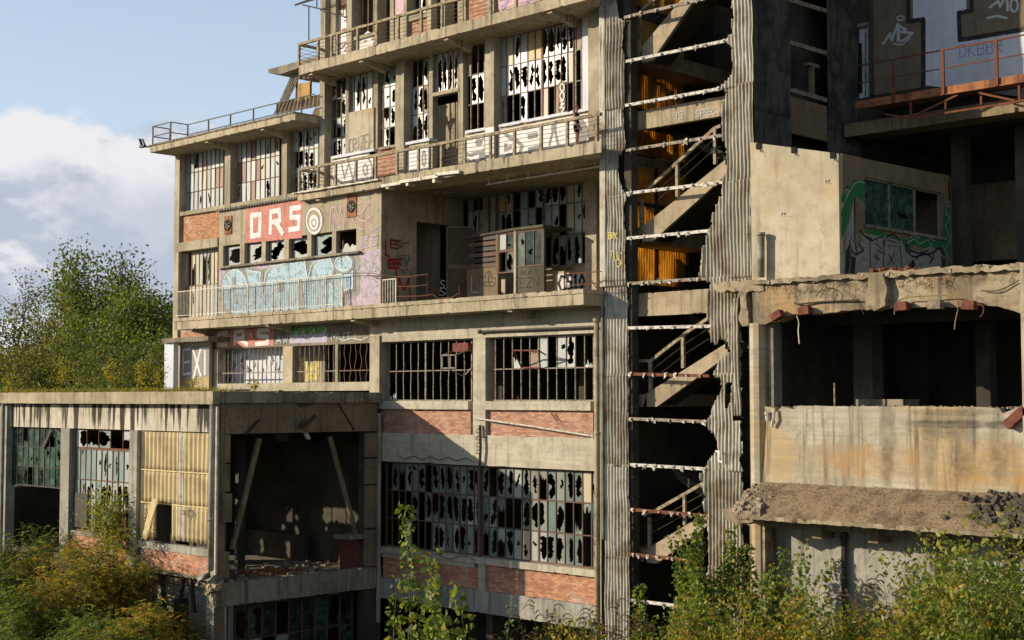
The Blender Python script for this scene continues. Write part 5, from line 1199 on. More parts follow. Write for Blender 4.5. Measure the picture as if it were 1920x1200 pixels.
# yellow corrugated infill: sheets in three tiers, one torn out at the foot
ya, yb2 = cze[2]+.02, cz[3]; yz1 = hb0; yz0 = FZ(330, 1022, HY)
hg = [FZ(328, 812, HY), FZ(328, 884, HY), FZ(328, 947, HY), FZ(328, 1012, HY)]
xt0, xt1 = FX(280, HY, 980), FX(322, HY, 980); zt0 = FZ(300, 944, HY)
ws = [ya, ya+(yb2-ya)*.345, ya+(yb2-ya)*.55, ya+(yb2-ya)*.62, yb2]
for i, (a, b) in enumerate(zip(ws, ws[1:])):
    for j, (z1, z0) in enumerate(zip(hg, hg[1:])):
        def ins(u, z, a=a): 
            X_ = a+u; return not (xt0+.35 < X_ < xt1 and z < zt0-.05)
        corrug((a-.02, HY+.1-.008*((i+j) % 2), 0), (1,0,0), b-a+.03, z0-.04, z1+.03, .33, .06, M_YSHEET if i != 2 else M_ZINC, hall, 'yellow_sheet', inside=ins, dz=.25, wob=.012, seed=i*3+j)
corrug((xt0+.3, HY-.05, 0), (.95,-.3,0), .85, 0, 1.75, .28, .05, M_YSHEET, hall, 'yellow_sheet', dz=.3, wob=.02, seed=9)
ob = bpy.data.objects[[o.name for o in scene.objects if o.name.startswith('yellow_sheet')][-1]]
ob = [o for o in hall.children if o.name.startswith('yellow_sheet')][-1]
for v in ob.data.vertices: v.co.x += (v.co.z-.2)*.33-.3; v.co.y -= .1+ (1.75-v.co.z)*.1; v.co.z += FZ(290, 1008, HY)-.05
for z in hg[1:3]: hp(MB().box(ya, yb2, HY+.02, HY+.055, z-.03, z+.02), 'batten', M_YSHEET)
hp(MB().rough(ya, yb2, HY-.02, HY+.3, FZ(330, 1037, HY)+.02, yz0, j=.015, bite=.03, seed=75), 'sill', C_LOW)
bz1, bz0 = FZ(330, 1036, HY), FZ(330, 1074, HY)
bricks(hall, FX(262, HY, 1050), yb2, bz0, bz1, HY+.05, M_BRICKO, .25, 76)
hp(MB().rough(HX0, HX1, HY-.02, HY+.3, bz0-.14, bz0, j=.015, bite=.04, seed=77), 'beam', C_DIRTY)
p = Paint(Y=HY+.06, out=.03); write(p, 'P', 340, 956, 346, 956, 16, 16, .06); p.stroke(arc(357, 962, 5, 9, 0, 360, 10), .09).stroke([(368,956),(364,972)], .05); p.done(P_TAG, hall)
# plinth behind crossed braces
hp(MB().box(HX0, HX1, HY+.6, HY+.8, 1, bz0-.1), 'plinth_wall', C_LOW)
for a in (290, 345):
    p0 = at(a, 1076, Y=HY+.2); 
    hp(MB().obox(p0, at(a-8, 1140, Y=HY+.2), .14, .14), 'prop', M_STEEL); hp(MB().obox(at(a+12, 1076, Y=HY+.2), at(a+20, 1150, Y=HY+.2), .14, .14), 'prop', M_STEEL)
# drainpipes at the corner, with the elbow
dx = FX(401, HY-.2, 900)
hp(MB().tube([(dx, HY-.3, hr0), (dx, HY-.3, FZ(401, 1070, HY-.3))], .12, 10).tube([(dx, HY-.3, FZ(401, 971, HY-.3)), (dx, HY-.3, FZ(401, 977, HY-.3))], .155, 10)
   .tube([(dx, HY-.3, FZ(401, 1068, HY-.3)), (dx-.1, HY-.34, FZ(401, 1080, HY-.3)), (dx-.55, HY-.5, FZ(401, 1088, HY-.3)), (dx-.6, HY-.5, FZ(401, 1100, HY-.3))], .13, 10), 'drainpipe', M_PIPE, smooth=True)
hp(MB().tube([(dx+.27, HY-.25, hr0-.1), (dx+.27, HY-.25, 6.9)], .06, 8), 'thin_pipe', M_ZINC)
hp(MB().tube([(FX(8, HY-.2, 850), HY-.3, hr0), (FX(8, HY-.2, 850), HY-.3, 2)], .1, 8), 'drainpipe', M_PIPE)

# --- shaded side with the wide opening
QX = HX1; sy = lambda p_, y_=900: FY(p_, QX, y_)
pz0, pz1 = SZ(560, 811, QX), hr0+.06
e = [413, 466, 519, 571, 612, 660, 707]; 
for a, b in zip(e, e[1:]): hp(MB().box(QX-.15, QX+.02*(1+(a % 3)*.4), sy(a, 790)+.012, sy(b, 790)-.012, pz0, pz1), 'concrete_panel', C_PANEL)
hp(MB().box(QX-.2, QX-.16, HY, F, pz0, pz1), 'panel_backing', C_DARK)
zz = [(SZ(422, a, QX), SZ(422, b, QX)) for a, b in ((815,868),(870,922),(925,980),(1034,1084))]
for k, (z1, z0) in enumerate(zz): hp(MB().box(QX-.12, QX+.02+(.06 if k == 2 else 0), sy(413)+.01, sy(431)+(.06 if k == 2 else 0), z0+.01, z1-.01), 'concrete_panel', C_PANEL)
hp(MB().box(QX-.45, QX-.13, HY+.3, sy(431)-.05, 1, pz0), 'column', C_DARK)
zz = [(812,858),(860,908),(910,990),(993,1062)]
for a, b in zz: hp(MB().box(QX-.12, QX+.02, sy(686), sy(707), SZ(696, b, QX)+.01, SZ(696, a, QX)-.01), 'concrete_panel', C_PANEL)
hp(MB().box(QX-.45, QX-.13, sy(684), F+.1, 1, pz0), 'column', C_DARK)
hp(MB().box(QX-.05, QX+.12, sy(708), F-.11, 4, pz0+.8), 'corner_strip', C_LIT)
lz1, lz0 = SZ(550, 1079, QX), SZ(550, 1121, QX)
hp(MB().rough(QX-.35, QX+.05, HY-.1, F, lz0, lz1, axis='Y', j=.02, bite=.07, seed=81), 'side_beam', C_DIRTY)
hp(MB().box(HX0, QX-.3, HY+.35, F, lz1-.35, lz1-.1), 'floor_slab', C_DIRTY)
hp(MB().box(QX-1.2, QX-.36, sy(668), sy(690), lz1-.1, SZ(680, 1008, QX)), 'brick_stub', M_REDOX); hp(MB().rough(QX-1.1, QX+.02, sy(655), sy(690), SZ(680, 1010, QX), SZ(680, 1003, QX), axis='Y', j=.03, seed=3), 'stub_cap', C_DIRTY)
# timber props and rail stub at the opening: things leaning there
def pole(a, b, r_, m, lab, name='timber_prop', Yx=None):
    t = MB().tube([at(*a, X=QX-.5), at(*b, X=QX-.5)], r_, 8).build(name, m); return tag(t, lab, 'timber prop')
pole((486, 822), (435, 1030), .13, M_WOOD, 'slanting round timber prop on the left side of the open hall bay'); pole((618, 818), (668, 1004), .12, M_WOOD, 'slanting round timber prop on the right side of the open hall bay')
hp(MB().obox(at(486, 788, X=QX+.15), at(460, 815, X=QX+.15), .12, .08), 'loose_iron', M_STEEL)
hp(MB().obox(at(566, 803, X=QX+.3), at(592, 779, X=QX+.5), .16, .14).obox(at(562, 760, X=QX+.2), at(588, 756, X=QX+.2), .1, .12).obox(at(563, 802, X=QX+.2), at(572, 790, X=QX+.3), .25, .2), 'loose_iron', M_STEEL)
hp(MB().obox(at(633, 755, X=QX+.05), at(664, 806, X=QX+.05), .06, .05), 'loose_iron', M_STEEL)
hp(MB().obox(at(573, 812, X=QX+.05), at(578, 823, X=QX+.05), .2, .1), 'white_scrap', M_SCRAP)
# interior
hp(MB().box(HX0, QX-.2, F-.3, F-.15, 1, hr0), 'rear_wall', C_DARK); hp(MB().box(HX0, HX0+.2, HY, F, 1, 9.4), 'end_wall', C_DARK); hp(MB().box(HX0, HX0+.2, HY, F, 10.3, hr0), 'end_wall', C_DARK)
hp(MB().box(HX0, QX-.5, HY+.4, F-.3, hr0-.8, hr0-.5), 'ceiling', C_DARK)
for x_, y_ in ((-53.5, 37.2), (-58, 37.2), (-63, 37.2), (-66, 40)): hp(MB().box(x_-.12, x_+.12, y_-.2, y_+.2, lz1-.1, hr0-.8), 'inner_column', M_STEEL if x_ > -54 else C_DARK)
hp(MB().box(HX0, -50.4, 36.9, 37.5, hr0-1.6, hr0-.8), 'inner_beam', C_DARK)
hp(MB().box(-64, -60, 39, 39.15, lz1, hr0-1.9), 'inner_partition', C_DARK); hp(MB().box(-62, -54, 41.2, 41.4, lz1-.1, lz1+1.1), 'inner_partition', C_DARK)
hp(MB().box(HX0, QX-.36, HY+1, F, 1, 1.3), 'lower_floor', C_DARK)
window(hall, sy(436, 1150)*0+QX-3.2, QX-3.1+.001, 1, 2, 30, 1, 1, [1], [0,0,0,0,1], seed=1) if False else None
# dim lower glazing seen below the side beam (runs along Y)
mb = MB(); y0, y1 = sy(436, 1150), sy(683, 1150)
for i in range(11): y = y0+(y1-y0)*i/10; mb.box(QX-.9, QX-.84, y-.03, y+.03, 1, lz0)
for z in (2.4, 3.9, 5.3): mb.box(QX-.9, QX-.84, y0, y1, z, z+.05)
g_ = hp(mb, 'lower_window', M_BARD); rg = random.Random(6)
for i in range(10):
    for j, (a, b) in enumerate(((1, 2.4), (2.45, 3.9), (3.95, 5.3), (5.35, lz0))):
        ya_, yb_ = y0+(y1-y0)*i/10+.04, y0+(y1-y0)*(i+1)/10-.04
        if rg.random() < .3: continue
        o = pane_obj(-(yb_-ya_)/2, (yb_-ya_)/2, -(b-a)/2, (b-a)/2, 0, rg.choice((0, 0, 1, 2)), rg.choice((M_DGLASS, M_GGLASS, PANES[4])), g_, rg)
        if o: o.rotation_euler = (0, 0, R(90)); o.location = (QX-.87, (ya_+yb_)/2, (a+b)/2)
hp(MB().box(QX-3.2, QX-3.0, HY, F, 1, lz0), 'inner_wall', C_DARK)
for (a, b) in ((QX-.4, HY-.0), ): hp(MB().box(a-.25, a+.38, HY-.08, HY+.5, 1, lz0), 'corner_pier', C_LOW)
# rubble on the floor of the bay and brick lumps at the corner
def rubble(n, fpos, s0, s1, m, name, parent=None, seed=0, **k):
    rg = random.Random(seed); mb = MB()
    for i in range(n):
        c = Vector(fpos(rg)); s = rg.uniform(s0, s1); q = []
        for sx in (-1, 1):
            for sy_ in (-1, 1):
                for sz in (-1, 1): q.append(c+Vector((sx*s*rg.uniform(.4, 1), sy_*s*rg.uniform(.4, 1), sz*s*rg.uniform(.3, .8))))
        mb.add(q, [(0,1,3,2),(4,6,7,5),(0,4,5,1),(2,3,7,6),(0,2,6,4),(1,5,7,3)])
    return mb.build(name, m, parent, kind='stuff', **k)
rubble(220, lambda r: (QX-r.uniform(.5, 5), r.uniform(HY+.5, F-.8), lz1-.08), .03, .12, M_RUBBLE, 'floor_rubble', hall, 1)
rubble(70, lambda r: (QX-r.uniform(1.2, 3), r.gauss(37.6, .7), lz1-.05), .05, .12, M_BRICKO if False else M_RUSTO, 'brick_rubble', hall, 2)
rubble(40, lambda r: (QX-.1+r.uniform(-.35, .3), HY-.1+r.uniform(-.2, .2), r.uniform(5.9, 6.6)), .06, .16, C_RAW, 'corner_rubble', hall, 3)

# ------------------------------------------------------------------ RIGHT BUILDING
RYY = 40.5; RX0 = FX(1395, RYY, 620); RX1 = -13.0
rb_ = thing('ruined_annex', 'broken concrete annex with haunched beam and stained ochre wall beside the stair tower', 'ruined building', (-22, RYY, 2))
def rp(mb, name, m, par=None, **k): return mb.build(name, m, par or rb_, **k)
def crumbly(poly_px, y0, y1, m, name, n_jit=.06, seg=.22, Y=None, seed=0, label=None):
    """traced concrete member whose outline is broken; resampled and jittered"""
    Yp = Y or y0; P = [at(a, b, Y=Yp) for a, b in poly_px]; rg = random.Random(seed); out = []
    for a, b in zip(P, P[1:]+P[:1]):
        L = (b-a).length; n = max(1, int(L/seg))
        for i in range(n): t = i/n; q = a.lerp(b, t); out.append((q.x+rg.uniform(-1, 1)*n_jit*(i > 0), q.z+rg.uniform(-1, 1)*n_jit*(i > 0)))
    from mathutils.geometry import tessellate_polygon
    n = len(out); vs = [(x, y0, z) for x, z in out]+[(x, y1, z) for x, z in out]
    t = tessellate_polygon([[Vector((x, 0, z)) for x, z in out]])
    fs = [tuple(q) for q in t]+[tuple(i+n for i in q)[::-1] for q in t]+[(i, i+n, (i+1) % n+n, (i+1) % n) for i in range(n)]
    return rp(MB().add(vs, fs), name, m, label=label)
crumbly([(1428,528),(1520,522),(1575,519),(1640,515),(1760,508),(1860,502),(1960,496),(1960,610),(1915,588),(1870,574),(1810,573),(1640,578),(1545,588),(1480,592),(1455,604),(1424,608)], RYY, RYY+.5, C_YBEAM, 'haunched_beam', .045, seed=1)
crumbly([(1338,530),(1405,524),(1430,528),(1432,545),(1400,548),(1384,545),(1345,547),(1338,541)], RYY-.05, TY+.2, C_RAW, 'broken_slab', .06, .2, seed=2)
crumbly([(1384,545),(1402,545),(1400,575),(1404,610),(1392,612),(1385,600),(1388,570)], RYY, RYY+.5, C_RAW, 'broken_slab', .06, .15, seed=3)
crumbly([(1400,528),(1660,508),(1940,492),(1940,504),(1660,519),(1560,524),(1420,533)], RYY-.18, RYY+.3, C_RAW, 'slab_edge', .05, .18, seed=4)
rp(MB().box(RX0+.6, RX1, RYY+.3, 56, 17.35, 17.85), 'floor_slab', C_DIRTY); rp(MB().box(TX1, RX0+.7, TB, 56, 17.35, 17.85), 'floor_slab', C_DIRTY)
# stub of a cross beam and its shadowed soffit
crumbly([(1628,515),(1655,513),(1663,540),(1660,573),(1640,583),(1624,576),(1630,548)], RYY-.28, RYY+.1, C_RAW, 'beam_stub', .06, .15, seed=6)
crumbly([(1410,545),(1426,540),(1426,608),(1412,612)], RYY+.05, RYY+.6, C_DIRTY, 'column_head', .02, seed=7)
cx0, cx1 = FX(1397, RYY, 700), FX(1425, RYY, 700)
rp(MB().tube([((cx0+cx1)/2+.08, RYY+.25, 1), ((cx0+cx1)/2+.08, RYY+.25, 16.6)], .31, 10), 'column', C_YEL)
rp(MB().box(cx1, cx1+.35, RYY+.3, RYY+.8, 11, 16.7), 'column', C_DIRTY)
wx0 = FX(1430, RYY, 800)
crumbly([(1434,762),(1437,800),(1430,905),(1430,912),(1960,932),(1960,763),(1905,763),(1898,768),(1880,775),(1874,766),(1840,763),(1494,761),(1490,768),(1478,765),(1466,762),(1456,773),(1452,765)], RYY+.02, RYY+.35, C_YEL, 'parapet_wall', .012, .4, seed=8)
rp(MB().box(FX(1916, RYY-.25, 700), RX1, RYY-.25, RYY+.4, 9, 18), 'pier', C_LIT)
rp(MB().obox(at(1889, 798, Y=RYY-.1), at(1925, 766, Y=RYY-.1), .3, .28), 'red_beam_end', M_REDOX)
mb = MB().tube([at(1452, 768, Y=RYY-.1), at(1450, 785, Y=RYY-.15), at(1447, 800, Y=RYY-.1)], .05, 6).tube([at(1437, 772, Y=RYY-.1), at(1440, 790, Y=RYY-.1)], .07, 6); rp(mb, 'torn_metal', M_SCRAP)
# interior behind the opening
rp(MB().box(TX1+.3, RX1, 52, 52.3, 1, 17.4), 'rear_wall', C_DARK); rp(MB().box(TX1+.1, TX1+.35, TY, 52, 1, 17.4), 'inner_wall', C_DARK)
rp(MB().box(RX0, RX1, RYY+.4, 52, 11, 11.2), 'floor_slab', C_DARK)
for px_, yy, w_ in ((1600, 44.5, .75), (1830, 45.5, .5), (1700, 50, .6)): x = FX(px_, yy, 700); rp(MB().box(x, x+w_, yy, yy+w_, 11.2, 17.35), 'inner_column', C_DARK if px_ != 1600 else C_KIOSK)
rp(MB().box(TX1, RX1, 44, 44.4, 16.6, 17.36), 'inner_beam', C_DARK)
q = at(1563, 740, Y=42.2); rp(MB().box(q.x, q.x+.05, 42.2, 42.25, 11.2, q.z+.4), 'thin_post', M_BAR)
rp(MB().box(-26, -24.2, 43.5, 44.6, 11.2, 14.0), 'broken_machine', C_DIRTY)
rubble(160, lambda r: (r.uniform(-27, -16), r.uniform(RYY+.3, RYY+.7), 13.72+r.uniform(0, .05)), .02, .07, M_RUBBLE, 'sill_rubble', rb_, 41)
# fluorescent housings hanging at the beam's foot and torn cables: each thing its own
for i, (a, b, rot, lb) in enumerate(((1458,592,-.45,'tilted rusty lamp housing under the left haunch of the broken beam'), (1510,583,-.05,'small rusty lamp housing just right of the haunch under the broken beam'), (1692,575,-.05,'red lamp housing under the beam beside the crumbled beam stub'), (1755,572,0,'dull brown lamp housing in the middle under the broken beam'), (1818,573,.08,'brightest red lamp housing near the right end of the broken beam'))):
    p0 = at(a, b, Y=RYY-.22); s_ = .2
    o = MB().box(-s_, s_, -.14, .14, -.09, .12).box(-s_*1.05, s_*1.05, -.16, .16, -.12, -.085).box(-s_*.8, s_*.8, -.1, .1, .12, .15).build('lamp_housing', M_REDOX if i != 3 else M_RUBBLE)
    o.location = p0; o.rotation_euler = (0, rot, 0); tag(o, lb, 'lamp housing', 'lamp housings under the broken beam')
def cable(pts, Y, r_, lb, m=M_STEEL, sag=0):
    P = [at(a, b, Y=Y+.04*math.sin(a)) for a, b in pts]; Q = []
    for i in range(len(P)-1):
        for k in range(5):
            t = k/5; p0 = P[max(0, i-1)]; p1 = P[i]; p2 = P[i+1]; p3 = P[min(len(P)-1, i+2)]
            Q.append(.5*((2*p1)+(p2-p0)*t+(2*p0-5*p1+4*p2-p3)*t*t+(3*p1-p0-3*p2+p3)*t**3))
    Q.append(P[-1]); o = MB().tube(Q, r_, 5).build('torn_cable', m, smooth=True); return tag(o, lb, 'cable')
cable([(1677,590),(1680,573),(1692,560),(1720,556),(1780,554),(1795,562),(1797,578),(1792,600),(1790,618)], RYY-.3, .022, 'long arched cable hanging along the beam between two lamp housings', M_WOOD)
cable([(1490,568),(1500,570),(1540,566),(1600,563),(1612,564)], RYY-.1, .03, 'short twisted bar lying along the left half of the broken beam')
cable([(1832,570),(1844,575),(1843,588),(1838,594)], RYY-.3, .02, 'short red wire dangling right of the brightest lamp housing', M_REDOX)
cable([(1494,592),(1498,605),(1497,620),(1499,645)], RYY-.2, .022, 'pale wire dangling below the left haunch into the dark opening', M_ZINC)
cable([(1530,556),(1540,545),(1560,540),(1570,552),(1562,566)], RYY-.1, .014, 'thin looped wire left of the crumbled beam stub')
cable([(1586,545),(1600,560),(1610,570),(1620,590)], RYY-.1, .012, 'thin wire crossing diagonally left of the beam stub')
cable([(1840,545),(1870,545),(1900,532),(1910,525)], RYY-.1, .018, 'wire curving over the right end of the broken beam')
# debris: rubble along the broken slab edge
rubble(420, lambda r: (r.uniform(FX(1400, RYY, 520), RX1), RYY+r.uniform(-.15, 1.2), 17.88+r.uniform(0, .12)), .03, .13, M_RUBBLE, 'edge_rubble', rb_, 11)
rubble(90, lambda r: (r.uniform(FX(1635, RYY, 520), FX(1720, RYY, 520)), RYY+r.uniform(-.1, .6), 18.0+r.uniform(0, .15)), .03, .09, M_RUST, 'edge_rubble', rb_, 12)
rg = random.Random(5); mb = MB()
for i in range(60):                                     # reinforcing wires sticking out
    x = rg.uniform(FX(1410, RYY, 520), RX1-3); a = Vector((x, RYY-.1, 17.9-rg.random()*.2)); pts = [a]
    for k in range(5): pts.append(pts[-1]+Vector((rg.uniform(-.15, .15), rg.uniform(-.06, .02), rg.uniform(-.16, .1))))
    mb.tube(pts, .008, 4)
rp(mb, 'rebar_wires', M_STEEL, kind='stuff')
# sloping gravelly ledge
zl1 = FZ(1600, 912, RYY); ly = 39.2; zl0 = FZ(1640, 983, ly)
def ledge():
    rg = random.Random(9); nx, ny = 130, 14; x0, x1 = FX(1362, ly, 968), RX1; vs = []; fs = []
    for i in range(nx+1):
        for j in range(ny+1):
            t = j/ny; x = x0+(x1-x0)*i/nx; xw = FX(1428, RYY, 905); xs_ = xw+(x1-xw)*i/nx; X_ = xs_*t+x*(1-t)
            e = .12*mn.noise(Vector((i*.21, 2.2, 0)))+.02*rg.uniform(-1, 1) if j == 0 else 0
            z = zl0+(zl1-zl0)*(t**.8)+.025*mn.noise(Vector((x*1.3, t*4, 0)))+.006*rg.uniform(-1, 1)
            vs.append((X_, ly+(RYY-ly)*t-e*1.6, z))
    m = ny+1
    for i in range(nx):
        for j in range(ny): fs.append((i*m+j, (i+1)*m+j, (i+1)*m+j+1, i*m+j+1))
    k = len(vs)
    for i in range(nx+1): v = vs[i*m]; vs.append((v[0], v[1]+.03, v[2]-.12-.04*mn.noise(Vector((i*.5, 3, 1))))); vs.append((v[0], RYY+.1, v[2]-.3))
    for i in range(nx): a = k+2*i; fs += [(i*m, a, a+2, (i+1)*m), (a, a+1, a+3, a+2)]
    rp(MB().add(vs, fs), 'sloping_ledge', M_GRAVEL, smooth=True)
ledge()
rp(MB().rough(FX(1385, ly, 968), RX1, ly-.05, ly+.12, zl0-.12, zl0+.015, j=.05, bite=.09, seed=51), 'ledge_lip', C_RAW)
rubble(5200, lambda r: (lambda t, x: (x, ly+(RYY-ly)*t, zl0+(zl1-zl0)*(t**.8)+.015))(r.random(), r.uniform(FX(1385, ly, 968), RX1)), .006, .016, M_GRAVEL, 'ledge_gravel', rb_, 21)
rubble(260, lambda r: (lambda t: (r.uniform(FX(1372, ly, 968), FX(1425, ly, 968)), ly+(RYY-ly)*t, zl0+(zl1-zl0)*t*.7+r.uniform(0, .25)))(r.random()), .04, .13, M_RUBBLE, 'ledge_rubble', rb_, 22)
rubble(420, lambda r: (lambda t, x: (x, ly+(RYY-ly)*t, zl0+(zl1-zl0)*(t**.8)+r.uniform(0, .16)))(r.uniform(.1, .9), r.gauss(FX(1905, ly, 950), .8)), .04, .12, M_RUBD, 'dark_rubble', rb_, 23)
crumbly([(1352,957),(1375,950),(1410,962),(1412,978),(1385,985),(1360,975)], ly, RYY+.2, C_RAW, 'broken_slab', .05, .15, Y=ly, seed=31)
# lower wall with rusty pipes under the ledge
rp(MB().box(FX(1425, 41.2, 1050), RX1, 41.2, 41.5, .5, 10.6), 'lower_wall', C_LOW); rp(MB().box(RX0, FX(1426, 41.2, 1050), 41.2, 41.5, .5, 10.6), 'lower_wall', C_DARK)
rp(MB().rough(RX0, RX1, RYY+.1, 41.2, 9.7, 10.05, j=.03, bite=.06, seed=32), 'soffit_beam', C_DIRTY)
rp(MB().box(cx0+.1, cx1+.1, RYY+.05, RYY+.6, .5, 10.1), 'column', C_RAW)
for a, yy in ((1583, 1010), (1758, 1035), (1893, 1040)): x = FX(a, 41.05, 1080); rp(MB().tube([(x, 41.05, .5), (x, 41.05, 10.2)], .1, 8).tube([(x, 41.05, FZ(a, yy, 41)), (x, 41.05, FZ(a, yy-6, 41))], .15, 8), 'drainpipe', M_STEEL)
for a in (1535, 1640, 1770, 1900):
    x = FX(a, RYY+.3, 1000); rp(MB().rough(x, x+.35, RYY-.1, 41.2, 9.45, 9.95, axis='Y', j=.04, bite=.1, seed=a), 'bracket', C_PANEL)

# --- plaster box room standing on the slab
px0, px1 = FX(1410, TY, 400), FX(1575, TY, 400); zf = 17.85
zA, zB = FZ(1415, 266, TY), FZ(1574, 288, TY)
MBx = MB().prismY([(px0, zf), (px1, zf), (px1, zB), (px0, zA)], TY-.05, TY+.2)
rp(MBx, 'plaster_wall', C_BOX)
for a, b in ((1423, 274), (1489, 281), (1562, 291)): p0 = at(a, b, Y=TY-.06); rp(MB().box(p0.x-.1, p0.x+.1, TY-.1, TY, p0.z-.1, p0.z+.1).tube([(p0.x+.05, TY-.1, p0.z-.1), (p0.x+.12, TY-.12, p0.z-.22)], .02, 5), 'beam_socket', M_BLACK)  # black blocks stand in for the shaded holes
for a, b in ((1464, 404), (1546, 343)): p0 = at(a, b, Y=TY-.07); rp(MB().obox(p0, p0+Vector((.06, -.02, .12)), .025, .025).obox(p0+Vector((.1, 0, 0)), p0+Vector((.17, -.02, .1)), .025, .025).obox(p0, p0+Vector((.22, 0, -.03)), .02, .02), 'wall_hook', M_SCRAP)
p0, p1 = at(1427, 436, Y=TY-.3), at(1427, 520, Y=TY-.3); rp(MB().tube([p0, p1], .13, 10).tube([p0, p0-Vector((0, 0, .12))], .155, 10), 'pipe_stub', M_PIPE, smooth=True)
BXX = px1; by = lambda p_, y_: FY(p_, BXX, y_)
y9 = by(1782, 400); w0, w1 = by(1621.5, 380), by(1766, 400); zw1, zw0 = 21.67, 20.0; zt9 = 22.3
rp(MB().box(BXX-.2, BXX, TY+.2, w0, zf, zt9), 'room_wall', C_PANEL); rp(MB().box(BXX-.2, BXX, w1, y9, zf, zt9+.1), 'room_wall', C_PANEL)
rp(MB().prismX([(w0, zw1), (w1, zw1), (w1, zt9+.08), (w0, zt9)], BXX-.2, BXX), 'room_wall', C_PANEL); rp(MB().box(BXX-.2, BXX, w0, w1, zf, zw0), 'room_wall', C_PANEL)
rp(MB().rough(BXX-.02, BXX+.1, w0-.1, w1+.15, zw0-.1, zw0+.02, axis='Y', j=.02, bite=.03, seed=3), 'sill', C_DIRTY)
mb = MB()
for t in (0, .33, .66, 1): y = w0+(w1-w0)*t; mb.box(BXX-.16, BXX-.08, y-.05, y+.05, zw0, zw1)
mb.box(BXX-.16, BXX-.08, w0, w1, zw0, zw0+.06).box(BXX-.16, BXX-.08, w0, w1, zw1-.06, zw1)
wf = rp(mb, 'window', M_BAR)
for k, (a, b) in enumerate(((0, .33), (.33, .66))):
    ya_, yb_ = w0+(w1-w0)*a+.06, w0+(w1-w0)*b-.06; o = pane_obj(-(yb_-ya_)/2, (yb_-ya_)/2, -.78, .78, 0, 0 if k == 0 else 1, M_GGLASS, wf, rg)
    if o: o.rotation_euler = (0, 0, R(90)); o.location = (BXX-.12, (ya_+yb_)/2, (zw0+zw1)/2)
rp(MB().box(px0+.3, px0+.5, TY+.2, y9, zf, zt9), 'room_wall', C_DARK); rp(MB().box(px0+.3, BXX, y9-.1, y9+.1, zf, zt9), 'room_wall', C_PANEL); rp(MB().box(px0+.3, BXX-.2, TY+.2, y9, zt9-.35, zt9-.15), 'room_ceiling', C_PANEL)
p = Paint(X=BXX)
p.poly([(1578,440),(1578,392),(1590,366),(1584,360),(1600,345),(1620,336),(1620,380),(1606,368),(1596,385),(1590,420),(1580,446)]); p.poly([(1618,430),(1660,440),(1700,450),(1740,445),(1765,450),(1772,380),(1782,384),(1783,500),(1778,480),(1768,460),(1750,470),(1730,466),(1715,458),(1700,470),(1680,450),(1625,438)])

for cx_, cy_, rx_, ry_ in ((1584,372,7,10),(1592,356,8,9),(1604,346,9,9),(1616,350,6,14),(1582,400,5,12),(1712,452,11,9),(1728,452,11,9),(1745,456,9,8),(1700,458,8,8),(1776,396,6,10),(1777,420,6,12),(1776,444,6,12),(1727,496,8,8),(1640,436,16,5)): p.poly(arc(cx_, cy_, rx_, ry_, 0, 360, 12))
p.done(P_GREEN, rb_, 'green edges of the mural on the room wall')
p = Paint(X=BXX, out=.010); p.poly([(1585,452),(1600,375),(1602,440),(1606,470),(1614,455),(1616,436),(1632,440),(1660,444),(1690,452),(1700,475),(1722,470),(1745,462),(1762,470),(1770,488),(1768,506),(1600,512),(1604,486),(1594,470),(1590,512),(1580,512)]); p.done(P_SILVER, rb_, 'silver letters and faces of the mural')
p = Paint(X=BXX, out=.018)
p.stroke([(1602,372),(1602,452),(1606,478)], .06).stroke([(1592,452),(1596,470),(1604,478),(1618,470),(1610,458)], .07).poly([(1596,480),(1604,484),(1602,512),(1594,512)]); p.stroke([(1612,432),(1622,444),(1634,448)], .07).stroke([(1630,446),(1632,512)], .05).stroke([(1656,448),(1656,512)], .05)
p.stroke(arc(1672, 462, 15, 22, 180, 360, 12), .05).stroke([(1687,462),(1690,500)], .05).stroke([(1637,480),(1649,486)], .04).stroke([(1642,476),(1646,490)], .04).stroke([(1666,476),(1675,496)], .05).stroke([(1675,476),(1666,496)], .05).stroke([(1664,450),(1682,456)], .04).stroke([(1640,456),(1652,466)], .04).stroke([(1664,460),(1682,462)], .03)
p.stroke([(1697,450),(1705,470),(1722,475),(1740,470)], .06).stroke(arc(1732, 486, 14, 10, 180, 400, 12), .07).stroke(arc(1760, 486, 12, 22, 180, 340, 10), .05); p.done(P_BLACK, rb_, 'black outlines and crossed eyes of the mural')
p = Paint(X=BXX, out=.0195); p.poly([(1585,470),(1592,458),(1594,480),(1590,512),(1584,512)]).poly([(1700,500),(1712,486),(1716,500),(1712,512),(1702,512)]).poly([(1764,480),(1772,486),(1772,508),(1766,508)]); p.stroke([(1622,444),(1634,452),(1645,446),(1656,444)], .05).stroke([(1644,470),(1652,474)], .04).stroke([(1700,452),(1698,470),(1712,482),(1730,478),(1748,474),(1760,466),(1770,478)], .06); p.done(P_BLACK, rb_)
p = Paint(X=BXX, out=.022); p.stroke([(1704,446),(1712,442),(1722,446),(1732,442),(1744,448),(1752,452)], .035).stroke(arc(1727, 496, 9, 9, 0, 360, 12), .03).stroke([(1578,392),(1588,366),(1600,345),(1612,340),(1620,344)], .035).stroke([(1590,420),(1580,448)], .035).stroke([(1700,455),(1714,448),(1722,458),(1738,450),(1748,462)], .035).stroke([(1774,384),(1772,400),(1780,408),(1772,424),(1780,450),(1770,470),(1782,490)], .035).stroke(arc(1587, 360, 3, 4, 0, 360, 8), .03).stroke(arc(1777, 382, 4, 5, 0, 360, 8), .03); p.poly(arc(1727, 496, 7, 7, 0, 360, 10)) if False else None; p.done(P_OUTL, rb_, 'pale green rim lines of the mural')

